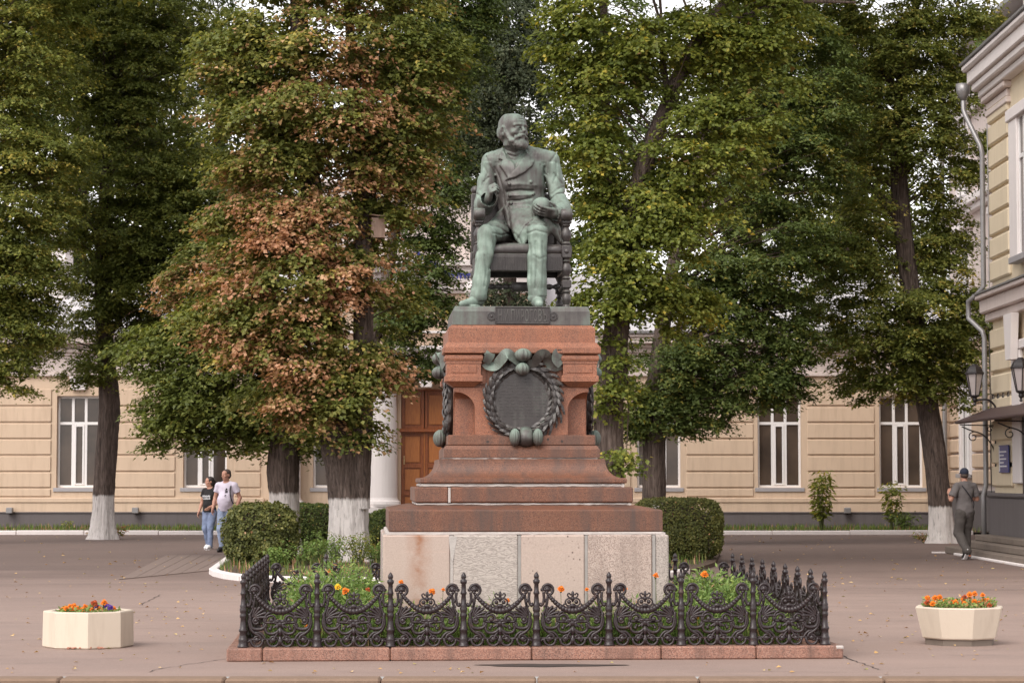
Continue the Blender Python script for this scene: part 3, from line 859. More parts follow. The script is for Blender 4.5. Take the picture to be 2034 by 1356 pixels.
# canopy
can = thing('canopy', 'brown sheet metal canopy with scrolled black brackets over the side entrance', 'canopy', (XR, DR, 0), rad(-90))
cs = [(-.82, 2.80), (-.78, 2.755), (-.02, 3.06), (-.02, 3.12)]
n_ = MB(); vs = [(.15, y, z) for y, z in cs] + [(8.0, y, z) for y, z in cs]
n_.add(vs, [(0, 1, 5, 4), (1, 2, 6, 5), (2, 3, 7, 6), (3, 0, 4, 7), (3, 2, 1, 0), (4, 5, 6, 7)])
obj('canopy_roof', n_, M['canopy_metal'], can)
obj('canopy_fascia', MB().tube([(.12, -.83, 2.79), (8, -.83, 2.79)], .035, 8).tube([(.13, -.83, 2.79), (.13, -.03, 3.10)], .03, 8), M['canopy_metal'], can)
def scroll_pts(c, r0, r1, a0, a1, n=14):
    return [(c[0] + (r0 + (r1 - r0) * i / (n - 1)) * math.cos(a0 + (a1 - a0) * i / (n - 1)), c[1] + (r0 + (r1 - r0) * i / (n - 1)) * math.sin(a0 + (a1 - a0) * i / (n - 1))) for i in range(n)]
for xb in (.25, 3.9):
    b = MB()
    b.tube([(xb, -.03, 1.75), (xb, -.03, 2.95)], .016, 6).tube([(xb, -.03, 2.72), (xb, -.78, 2.74)], .014, 6)
    arc = smooth_path([(xb, -.04, 1.95), (xb, -.08, 2.25), (xb, -.28, 2.52), (xb, -.55, 2.62), (xb, -.74, 2.70)], 5); b.tube(arc, .014, 6)
    b.tube([(xb, -.50 + u * 1.0, 2.48 + v) for u, v in scroll_pts((0, 0), .11, .03, 1.5, 8.5)], .012, 6)
    b.tube([(xb, -.14 + u * 1.0, 2.64 + v) for u, v in scroll_pts((0, 0), .07, .02, .5, 7.5)], .010, 6)
    b.tube([(xb, -.20, 2.3), (xb, -.20, 3.0)], .012, 6)
    b.ball((xb, -.03, 1.95), .035)
    obj('bracket', b, M['black_metal'], can)
cr = MB()
for k in range(8):
    cr.tube([(.2 + .5 * k + u, -.06, 3.30 + v) for u, v in scroll_pts((0, 0), .10, .03, 0, 7)], .011, 5)
cr.tube([(.1, -.06, 3.13), (.1, -.06, 3.48), (.1, -.06, 3.55)], [.02, .016, .003], 6)
obj('ridge_cresting', cr, M['black_metal'], can)

# lanterns
def lantern(x, y, z, label):
    t = thing('wall_lantern', label, 'lantern', (0, 0, 0), 0, 'six sided lanterns above the canopy')
    t.location = (XR + y, DR - x, z)          # y is the reach out of the wall (negative = left)
    ph = math.pi / 6
    obj('cap', MB().lathe([(.215, .30), (.215, .325), (.19, .35), (.165, .41), (.11, .47), (.075, .49), (.06, .50), (.05, .515)], 6, ph=ph), M['black_metal'], t)
    obj('glass_body', MB().lathe([(.09, -.14), (.178, .298)], 6, ph=ph), M['lamp_glass'], t)
    fr = MB()
    for k in range(6):
        a = ph + k * math.pi / 3
        fr.tube([(.095 * math.cos(a), .095 * math.sin(a), -.15), (.185 * math.cos(a), .185 * math.sin(a), .30)], .011, 5)
    obj('frame', fr, M['black_metal'], t)
    obj('base', MB().lathe([(.02, -.36), (.035, -.34), (.02, -.30), (.05, -.25), (.045, -.2), (.10, -.17), (.105, -.14)], 12), M['black_metal'], t)
    arm = MB(); arm.tube([(p[0], p[1], p[2]) for p in smooth_path([(0, 0, -.28), (.10, 0, -.24), (.28, 0, -.24), (.42, 0, -.36), (-y - .06, 0, -.52)], 5)], .022, 7)
    obj('arm', arm, M['black_metal'], t)
    return t
lantern(.55, -.52, 3.50, 'black six sided lantern with frosted panes, the farther of two above the canopy')
lantern(3.65, -.22, 3.48, 'black six sided lantern cut by the right edge of the photo, the nearer of two')

# blue plate
sg = thing('blue_sign', 'dark blue rectangular name plate on the side building under the canopy', 'sign', (XR, DR, 0), rad(-90))
obj('plate', MB().box(1.02, 1.95, -.125, -.10, 1.72, 2.29, .006), M['blue_sign'], sg)
pr = MB()
for r in range(5):
    xx = 1.12
    for k in range(14 if r not in (1, 3) else 9):
        w_ = random.uniform(.02, .045)
        pr.box(xx, xx + w_, -.1275, -.1255, 2.14 - r * .075, 2.17 - r * .075); xx += w_ + .014
        if xx > 1.85: break
pr.prism([(1.05, 1.75), (1.13, 1.75), (1.10, 2.26), (1.05, 2.26)], -.1275, -.1255)
obj('print', pr, M['print_white'], sg)
# ------------------------------------------------------------------ solid modelling by distance fields
_TAB = np.random.default_rng(3).random((32, 32, 32)).astype(np.float32)
def vnoise(x, y, z):
    x, y, z = np.broadcast_arrays(x, y, z)
    xi = np.floor(x).astype(np.int32); yi = np.floor(y).astype(np.int32); zi = np.floor(z).astype(np.int32)
    fx = (x - xi).astype(np.float32); fy = (y - yi).astype(np.float32); fz = (z - zi).astype(np.float32)
    fx = fx * fx * (3 - 2 * fx); fy = fy * fy * (3 - 2 * fy); fz = fz * fz * (3 - 2 * fz)
    x0 = xi & 31; x1 = (xi + 1) & 31; y0 = yi & 31; y1 = (yi + 1) & 31; z0 = zi & 31; z1 = (zi + 1) & 31
    T = _TAB
    a = T[x0, y0, z0] * (1 - fx) + T[x1, y0, z0] * fx; b = T[x0, y1, z0] * (1 - fx) + T[x1, y1, z0] * fx
    c = T[x0, y0, z1] * (1 - fx) + T[x1, y0, z1] * fx; d = T[x0, y1, z1] * (1 - fx) + T[x1, y1, z1] * fx
    return (a * (1 - fy) + b * fy) * (1 - fz) + (c * (1 - fy) + d * fy) * fz - 0.5

class Field:
    def __init__(s, lo, hi, h):
        s.lo = np.array(lo, float); s.h = h
        s.n = np.ceil((np.array(hi) - s.lo) / h).astype(int) + 1
        s.f = np.full(s.n, 0.5, np.float32)
        s.ax = [(s.lo[i] + h * np.arange(s.n[i])).astype(np.float32) for i in range(3)]
    def sub(s, lo, hi):
        a = np.clip(np.floor((np.array(lo) - s.lo) / s.h).astype(int), 0, s.n - 1)
        b = np.clip(np.ceil((np.array(hi) - s.lo) / s.h).astype(int) + 1, 1, s.n)
        sl = tuple(slice(a[i], b[i]) for i in range(3))
        return sl, s.ax[0][sl[0]][:, None, None], s.ax[1][sl[1]][None, :, None], s.ax[2][sl[2]][None, None, :]
    def put(s, d, sl, k, op):
        f = s.f[sl]
        if op == 'add':
            m = np.minimum(f, d)
            if k > 0: hh = np.maximum(k - np.abs(f - d), 0) / k; m = m - hh * hh * k * .25
        elif op == 'sub':
            d = -d; m = np.maximum(f, d)
            if k > 0: hh = np.maximum(k - np.abs(f - d), 0) / k; m = m + hh * hh * k * .25
        elif op == 'and':
            m = np.maximum(f, d)
        s.f[sl] = m
    def cone(s, a, b, ra, rb, k=.02, op='add', sq=None):
        a = np.array(a, float); b = np.array(b, float); R = max(ra, rb) + k + .02
        sl, x, y, z = s.sub(np.minimum(a, b) - R, np.maximum(a, b) + R)
        ba = b - a; L2 = max(float(ba @ ba), 1e-9)
        t = np.clip(((x - a[0]) * ba[0] + (y - a[1]) * ba[1] + (z - a[2]) * ba[2]) / L2, 0, 1)
        dx = x - a[0] - t * ba[0]; dy = y - a[1] - t * ba[1]; dz = z - a[2] - t * ba[2]
        if sq is not None: dx = dx / sq[0]; dy = dy / sq[1]; dz = dz / sq[2]
        d = np.sqrt(dx * dx + dy * dy + dz * dz) - (ra + (rb - ra) * t)
        s.put(d, sl, k, op)
    def chain(s, pts, rs, k=.02, op='add'):
        for i in range(len(pts) - 1): s.cone(pts[i], pts[i + 1], rs[i], rs[i + 1], k, op)
    def loc(s, c, ext, R):
        c = np.array(c, float)
        if R is None:
            e = np.array(ext); sl, x, y, z = s.sub(c - e, c + e)
            return sl, x - c[0], y - c[1], z - c[2]
        R = np.array(R, float); e = np.abs(R) @ np.array(ext)
        sl, x, y, z = s.sub(c - e, c + e)
        x = x - c[0]; y = y - c[1]; z = z - c[2]
        return (sl,) + tuple(R[0, i] * x + R[1, i] * y + R[2, i] * z for i in range(3))
    def ell(s, c, r, R=None, k=.02, op='add'):
        r = np.array(r, float)
        sl, x, y, z = s.loc(c, r + k + .02, R)
        k0 = np.sqrt((x / r[0]) ** 2 + (y / r[1]) ** 2 + (z / r[2]) ** 2) + 1e-6
        k1 = np.sqrt((x / r[0] ** 2) ** 2 + (y / r[1] ** 2) ** 2 + (z / r[2] ** 2) ** 2) + 1e-6
        s.put(k0 * (k0 - 1) / k1, sl, k, op)
    def box(s, c, b, rr=.01, R=None, k=.01, op='add'):
        b = np.array(b, float)
        sl, x, y, z = s.loc(c, b + k + .02, R)
        qx = np.abs(x) - b[0] + rr; qy = np.abs(y) - b[1] + rr; qz = np.abs(z) - b[2] + rr
        d = np.sqrt(np.maximum(qx, 0) ** 2 + np.maximum(qy, 0) ** 2 + np.maximum(qz, 0) ** 2) + np.minimum(np.maximum(qx, np.maximum(qy, qz)), 0) - rr
        s.put(d, sl, k, op)
    def disp(s, lo, hi, fn):
        sl, x, y, z = s.sub(lo, hi); s.f[sl] += fn(x, y, z).astype(np.float32)
    def cut(s, lo, hi, fn):
        sl, x, y, z = s.sub(lo, hi); s.f[sl] = np.maximum(s.f[sl], fn(x, y, z).astype(np.float32))
    def mesh(s):
        f = s.f.copy()
        f[0] = f[-1] = .5; f[:, 0] = f[:, -1] = .5; f[:, :, 0] = f[:, :, -1] = .5
        sg = f < 0
        nx, ny, nz = s.n
        c = np.zeros((nx - 1, ny - 1, nz - 1), np.int8)
        for i in (0, 1):
            for j in (0, 1):
                for k in (0, 1): c += sg[i:nx - 1 + i, j:ny - 1 + j, k:nz - 1 + k]
        act = np.nonzero((c > 0) & (c < 8)); N = len(act[0])
        idx = np.full(c.shape, -1, np.int32); idx[act] = np.arange(N)
        val = {}
        for i in (0, 1):
            for j in (0, 1):
                for k in (0, 1): val[i, j, k] = f[act[0] + i, act[1] + j, act[2] + k]
        acc = np.zeros((N, 3)); cnt = np.zeros(N)
        for axis in range(3):
            for u in (0, 1):
                for v in (0, 1):
                    p0 = [u, v]; p0.insert(axis, 0); p1 = [u, v]; p1.insert(axis, 1)
                    a = val[tuple(p0)]; b = val[tuple(p1)]; m = (a < 0) != (b < 0)
                    t = np.where(m, a / np.where(a == b, 1, a - b), 0)
                    q = np.tile(np.array(p0, float), (N, 1)); q[:, axis] = t
                    acc[m] += q[m]; cnt[m] += 1
        V = (np.stack(act, 1) + acc / cnt[:, None]) * s.h + s.lo
        Q = []
        for axis in range(3):
            a = [slice(1, -1)] * 3; a[axis] = slice(0, -1)
            b = [slice(1, -1)] * 3; b[axis] = slice(1, None)
            A = sg[tuple(a)]; B = sg[tuple(b)]
            for flip, mm in ((False, A & ~B), (True, ~A & B)):
                e = np.array(np.nonzero(mm))
                if e.shape[1] == 0: continue
                off = np.ones(3, int); off[axis] = 0; e = e + off[:, None]
                o1, o2 = [(1, 2), (2, 0), (0, 1)][axis]
                def g(d1, d2):
                    q = e.copy(); q[o1] -= d1; q[o2] -= d2; return idx[q[0], q[1], q[2]]
                quad = np.stack([g(1, 1), g(0, 1), g(0, 0), g(1, 0)], 1)
                Q.append(quad[:, ::-1] if flip else quad)
        return V, np.concatenate(Q, 0)

def relax(V, Q, it=1, lam=.5):
    for _ in range(it):
        acc = np.zeros_like(V); cnt = np.zeros(len(V))
        for i in range(4):
            a = Q[:, i]; b = Q[:, (i + 1) % 4]
            np.add.at(acc, a, V[b]); np.add.at(cnt, a, 1); np.add.at(acc, b, V[a]); np.add.at(cnt, b, 1)
        V = V + lam * (acc / cnt[:, None] - V)
    return V

def field_obj(name, F, mat, parent, relax_it=1, attrs=None):
    V, Q = F.mesh()
    if relax_it: V = relax(V, Q, relax_it)
    at = {k: ('POINT', fn(V)) for k, fn in attrs.items()} if attrs else None
    return obj(name, fast_mesh(name, V, Q, mat, at, True), None, parent)

def axes(y, z):
    """frame whose columns are X, Y, Z; Y kept, Z made square to it"""
    y = np.array(y, float); y /= np.linalg.norm(y); z = np.array(z, float); z = z - y * (z @ y); z /= np.linalg.norm(z)
    return np.stack([np.cross(y, z), y, z], 1)

def add_hand(F, w, R, s=1.0, curl=(.5, .7, .5), thumb=(.75, .6, -.35), side=1, spread=.05, k=.006):
    """palm and five fingers. R: X across (thumb side when side=1), Y along the fingers, Z out of the back of the hand"""
    w = np.array(w, float); R = np.array(R)
    T = lambda p: w + R @ (np.array(p, float) * s)
    F.box(T((0, .045, 0)), np.array((.040, .050, .015)) * s, .014 * s, R, k * 2)
    F.cone(T((0, -.02, 0)), T((0, .02, 0)), .027 * s, .028 * s, k * 3)
    for i, (bxx, ln) in enumerate(((.030, .95), (.010, 1.06), (-.011, 1.0), (-.030, .80))):
        p = np.array((bxx * side, .088, 0.002)); a = 0.0; r = .0098 if i < 3 else .0085
        for j, seg in enumerate((.042, .027, .022)):
            a += curl[j]
            d = np.array((bxx * side * spread * 20 * .05, math.cos(a), -math.sin(a)))
            q = p + d * seg * ln
            F.cone(T(p), T(q), r * s, (r - .0008) * s, k); p = q; r -= .0008
    p = np.array((.030 * side, .018, -.006)); d = np.array(thumb, float); d[0] *= side; d /= np.linalg.norm(d)
    q = p + d * .042; d2 = d * .8 + np.array((-.25 * side, .55, -.15)); d2 /= np.linalg.norm(d2); u = q + d2 * .030
    F.cone(T(p), T(q), .0145 * s, .0115 * s, k); F.cone(T(q), T(u), .0112 * s, .0095 * s, k)

def add_head(F, c, R, s=1.0, beard=0, hair=1, k=.012, ears=1):
    """R columns: X to the head's left as seen from the front = viewer right, Y towards the back of the head, Z up"""
    c = np.array(c, float); R = np.array(R)
    T = lambda x, y, z: c + R @ (np.array((x, y, z), float) * s)
    E = lambda p, r, kk=k, op='add': F.ell(T(*p), np.array(r) * s, R, kk * s, op)
    C = lambda a, b, ra, rb, kk=k, op='add': F.cone(T(*a), T(*b), ra * s, rb * s, kk * s, op)
    E((0, .018, .040), (.076, .096, .084)); E((0, -.022, -.035), (.061, .072, .082), .03)
    E((0, -.045, -.088), (.036, .038, .030), .03); E((0, -.056, .045), (.058, .038, .045), .03)
    C((-.048, -.078, .021), (-.012, -.094, .0245), .010, .0115, .008); C((.048, -.078, .021), (.012, -.094, .0245), .010, .0115, .008)
    for sx in (-1, 1):
        E((sx * .033, -.096, .002), (.022, .020, .0145), .009, 'sub')
        E((sx * .032, -.080, .001), (.0135, .0135, .0112), .002)
        C((sx * .018, -.092, .0105), (sx * .047, -.080, .0065), .0050, .0045, .002)
        C((sx * .022, -.090, -.0095), (sx * .044, -.082, -.0085), .0035, .003, .005)
        E((sx * .046, -.064, -.026), (.022, .024, .018), .02)
        E((sx * .012, -.098, -.026), (.009, .011, .008), .006)
        if ears:
            E((sx * .077, .012, -.004), (.010, .020, .033), .006); E((sx * .084, .004, -.004), (.006, .010, .020), .004, 'sub')
    C((0, -.092, .014), (0, -.114, -.020), .0085, .0125, .008)
    E((0, -.100, -.050), (.022, .010, .005), .004); E((0, -.097, -.060), (.019, .010, .005), .004)
    F.cone(T(-.02, -.106, -.0548), T(.02, -.106, -.0548), .0022 * s, .0022 * s, .002 * s, 'sub')
    if beard:
        for sx in (-1, 1):
            C((sx * .004, -.103, -.042), (sx * .042, -.082, -.060), .0105, .010, .006)
            C((sx * .042, -.082, -.060), (sx * .052, -.066, -.086), .012, .014, .01)
            C((sx * .064, -.020, -.040), (sx * .054, -.050, -.082), .010, .018, .018)
            C((sx * .068, -.002, .012), (sx * .065, -.018, -.04), .007, .010, .012)
            C((sx * .040, -.068, -.098), (sx * .016, -.088, -.112), .022, .022, .012)
            E((sx * .064, .045, -.012), (.015, .040, .040), .03)
        E((0, -.086, -.098), (.030, .026, .032), .014); E((0, -.08, -.118), (.034, .026, .020), .014)
        E((0, .070, -.02), (.052, .030, .05), .03)
        # strands
        Ri = R
        def fn(x, y, z):
            lx, ly, lz = [(Ri[0, i] * (x - c[0]) + Ri[1, i] * (y - c[1]) + Ri[2, i] * (z - c[2])) / s for i in range(3)]
            m = np.clip((-.040 - lz) / .02, 0, 1) * np.clip((-.0 - ly) / .02, 0, 1)
            m = np.maximum(m, np.clip((.005 + np.abs(lx) - .062) / .01, 0, 1) * np.clip((.05 - lz) / .03, 0, 1) * np.clip((ly + .03) / .02, 0, 1))
            return m * s * (.009 * vnoise(lx * 110, ly * 90, lz * 50) + .004 * vnoise(lx * 60 + 9, ly * 60, lz * 60))
        F.disp(c - .17 * s, c + .17 * s, fn)
    if hair == 2:     # creases of an old bald forehead
        for zz in (.062, .078): C((-.035, -.0905 + (zz - .06) * .6, zz), (.035, -.0905 + (zz - .06) * .6, zz), .0025, .0025, .004, 'sub')
        for sx in (-1, 1): C((sx * .024, -.099, -.022), (sx * .040, -.082, -.050), .003, .003, .006, 'sub')

# ------------------------------------------------------------------ the monument
MX, MY, MROT = 0.05, 23.4, rad(3.7)
MM = Matrix.Translation((MX, MY, 0)) @ Matrix.Rotation(MROT, 4, 'Z')
def hw(wpx): return wpx / 2 * MY / (F_PX + wpx / 2)
def zf(py, half): return P(CX, py, MY - half).z

ped = thing('pedestal', 'tall stepped red granite pedestal with bronze wreaths on a pale stone base', 'pedestal', (MX, MY, 0), MROT)
H0, H1, H2, H3, H4, H5, H6, H7, H8, H9, H10, H11 = [hw(w) for w in (568, 544, 434, 411, 330, 310, 294, 268, 306, 314, 293, 275)]
zp = zf(1062, H0); zm = zf(1056, H1)
obj('base_core', MB().box(-H0 + .12, H0 - .12, -H0 + .12, H0 - .12, 0, zp - .02), M['lead'], ped)
fx = [(px - 1049) / 210 for px in (765, 900.5, 1035, 1168, 1303, 1333)]
mats = [M['rusty'], M['gneiss'], M['spotted'], M['granite_pink'], M['granite_grey']]
for i in range(5):
    a_, b_ = fx[i] + (.014 if i else 0), fx[i + 1] - (.014 if i < 4 else 0)
    obj('base_block', MB().box(a_, b_, -H0, -H0 + .35, 0, zp, .012), mats[i], ped)
    if i in (0, 2, 3): obj('dressed_face', MB().box(a_ + (.13 if i else .16), b_ - .012, -H0 - .004, -H0 + .1, .02, zp - .16), mats[i], ped)
for i in range(1, 5): obj('joint', MB().box(fx[i] - .0135, fx[i] + .0135, -H0 + .006 - (.012 if i == 4 else 0), -H0 + .2, 0, zp - .004), M['lead'] if i in (2, 3, 4) else M['mortar'], ped)
obj('joint', MB().prism([(fx[1] - .03, zp - .01), (fx[1] + .05, zp - .01), (fx[1] + .012, zp - .25), (fx[1] - .008, zp - .22)], -H0 - .003, -H0 + .1), M['mortar'], ped)
for sgn in (-1, 1):
    for j in range(3):
        y0 = -H0 + .36 + j * (2 * H0 - .38) / 3; y1 = y0 + (2 * H0 - .38) / 3 - .02
        obj('base_block', MB().box(sgn * H0, sgn * (H0 - .3), y0, y1, 0, zp, .012), M['granite_grey'] if j != 1 else M['granite_pink'], ped)
for i in range(4):
    a_ = -H0 + .31 + i * (2 * H0 - .62) / 4
    obj('base_block', MB().box(a_, a_ + (2 * H0 - .62) / 4 - .02, H0 - .3, H0, 0, zp, .012), M['granite_pink'], ped)

def ragged_band(half, z0, z1):
    """mortar bed squeezed out unevenly between two courses"""
    mb = MB(); n = 46; ring = []
    for k in range(4):
        R = Matrix.Rotation(k * math.pi / 2, 4, 'Z')
        for i in range(n):
            x = -half + 2 * half * i / n
            o = .012 * (vnoise(np.float32(x * 7 + k * 9), np.float32(half * 13), np.float32(z0 * 5)) * 1.6 + random.uniform(-.4, .4)) - .004
            cols = []
            for j, (z, q) in enumerate(((z0, -.02), (z0 + (z1 - z0) * .25, 1), (z0 + (z1 - z0) * .75, 1), (z1, -.02))):
                oo = float(o) if q > 0 else -.022
                cols.append(R @ Vector((x, -half - oo, z + (random.uniform(-.004, .004) if q > 0 else 0))))
            ring.append(cols)
    vs = [p for c_ in ring for p in c_]; m = len(ring); fs = []
    for i in range(m):
        for j in range(3):
            a_ = i * 4 + j; b_ = ((i + 1) % m) * 4 + j; fs.append((a_, b_, b_ + 1, a_ + 1))
    fs.append(tuple(i * 4 + 3 for i in range(m))); fs.append(tuple(i * 4 for i in range(m))[::-1])
    return mb.add(vs, fs)
obj('mortar_bed', ragged_band(H1 + .025, zp - .004, zm), M['mortar'], ped)
z10 = zm + .002; z11 = zf(1012, H1); z12 = zf(1003, H2)
obj('lower_step', MB().square_profile([(H1 - .008, z10), (H1, z10 + .012), (H1, z11 - .012), (H1 - .012, z11), (H2 + .02, z12)]), M['granite_low'], ped)
z20 = zf(998, H2); z21 = zf(967, H2); z22 = zf(963.5, H3)
obj('mortar_bed', ragged_band(H2 - .012, z12, z20), M['mortar'], ped)
xj = (895 - 1043) / 206
st2 = MB().box(xj + .012, H2, -H2, H2, z20 + .001, z21, .012); obj('second_step', st2, M['granite_low'], ped)
st2 = MB().box(-H2, xj - .012, -H2, H2, z20 + .001, z21, .012); obj('second_step', st2, M['granite_low'], ped)
obj('joint', MB().box(xj - .0115, xj + .0115, -H2 + .004, H2 - .01, z20 + .002, z21 - .005), M['mortar'], ped)
z30 = zf(959.5, H3)
obj('mortar_bed', ragged_band(H3 - .012, z21 - .002, z30), M['mortar'], ped)
pr = [(H3 - .006, z30 + .001), (H3, z30 + .012), (H3, zf(951, H3)), (H3 - .015, zf(949, H3))]
zc0, zc1 = zf(949, H3), zf(915, H4)
for i in range(1, 12):
    t = i / 11 * math.pi / 2
    pr.append((H3 - .03 - (H3 - .03 - H4) * math.sin(t), zc0 + (zc1 - zc0) * (1 - math.cos(t))))
pr += [(H4, zf(912, H4)), (H4 - .01, zf(911, H4))]
obj('cove_block', MB().square_profile(pr), M['granite_low'], ped)
zt = zf(911, H4); zt1 = zf(908.5, H5)
obj('mortar_bed', ragged_band(H5 - .008, zt - .002, zt1), M['mortar'], ped)
obj('upper_step', MB().square_profile([(H5, zt1 + .001), (H5, zf(892, H5)), (H6 + .01, zf(884.5, H6))]), M['granite_low'], ped)
zd0 = zf(863.5, H6)
obj('die_base', MB().box(-H6, H6, -H6, H6, zf(884.5, H6) + .001, zd0, .01), M['granite_low'], ped)
for px, py in ((970, 877), (1090, 872), (1118, 876)):
    x = (px - 1038) / 204; obj('bolt_hole', MB().lathe([(.013, -.002), (.013, .01)], 10, Matrix.Translation((x, -H6 + .008, zf(py, H6))) @ Matrix.Rotation(math.pi / 2, 4, 'X')), M['crack'], ped)
zd1 = zf(770, H7); zn = zf(778, H7)
obj('die', MB().box(-.50, .50, -.50, .50, zd0 + .001, zd1), M['granite_red'], ped)
r_ = .17; xi = .455
poly = [(-xi, zd0 + .002)] + [(-xi - r_ * (1 - math.cos(a)) * 1.15, zn - r_ + r_ * math.sin(a)) for a in np.linspace(0, math.pi / 2, 9)] + [(-H7, zn), (-H7, zd1), (H7, zd1), (H7, zn)]
poly += [(xi + r_ * (1 - math.cos(a)) * 1.15, zn - r_ + r_ * math.sin(a)) for a in np.linspace(math.pi / 2, 0, 9)] + [(xi, zd0 + .002)]
for k in range(4):
    e_ = .003 * (k % 2)
    obj('niche_panel', MB().prism([(x * (1 - e_), z - e_) for x, z in poly], -H7 + e_, -.49, M=Matrix.Rotation(k * math.pi / 2, 4, 'Z')), M['granite_red'], ped)
for sx in (-1, 1):
    for sy_ in (-1, 1):  # the squared corner shaft behind each niche
        obj('corner_shaft', MB().box(sx * .645, sx * .50, sy_ * .5, sy_ * .47, zd0 + .003, zn - .01), M['granite_red'], ped)
zk = zf(704.5, H8)
obj('frieze', MB().box(-.63, .63, -.63, .63, zd1 + .001, zk), M['granite_red'], ped)
for sx in (-1, 1):
    for sy_ in (-1, 1):
        c_ = H8 - .1825; zz = lambda py: zf(py, H8)
        pr = [(.10, zz(768)), (.172, zz(757.5)), (.1825, zz(757)), (.1825, zz(746.5)), (.176, zz(745)), (.166, zz(744.5)), (.166, zz(722)), (.172, zz(721.5)), (.172, zz(716.5)), (.18, zz(716)), (.186, zz(712)), (.184, zz(706)), (.176, zk - .001)]
        m_ = MB().square_profile(pr); m_.v = [(x + sx * c_, y + sy_ * c_, z) for x, y, z in m_.v]
        cn = obj('console_block', m_, M['granite_red'], ped)
        pz0, pz1 = zz(741), zz(725)
        obj('console_panel', MB().box(sx * c_ - .13, sx * c_ + .13, sy_ * (c_ + .1), sy_ * (c_ + .172), pz0, pz1, .008), M['granite_red'], cn)
obj('console_return', MB().box(-H8 + .40, -.40, -.66, .66, zz(762), zk - .004).box(.40, H8 - .40, -.66, .66, zz(762), zk - .004), M['granite_red'], ped)
obj('cornice_slab', MB().square_profile([(H9 - .012, zk + .010), (H9, zk + .02), (H9, zf(690, H9)), (H10 + .01, zf(680, H10))]), M['granite_red'], ped)
obj('top_block', MB().square_profile([(H10, zf(680, H10) + .001), (H10, zf(652, H10)), (H10 - .015, zf(648.5, H10)), (H11 + .01, zf(646, H11))]), M['granite_red'], ped)
Z_TOP0 = zf(645.5, H11); Z_TOP = zf(608, H11)

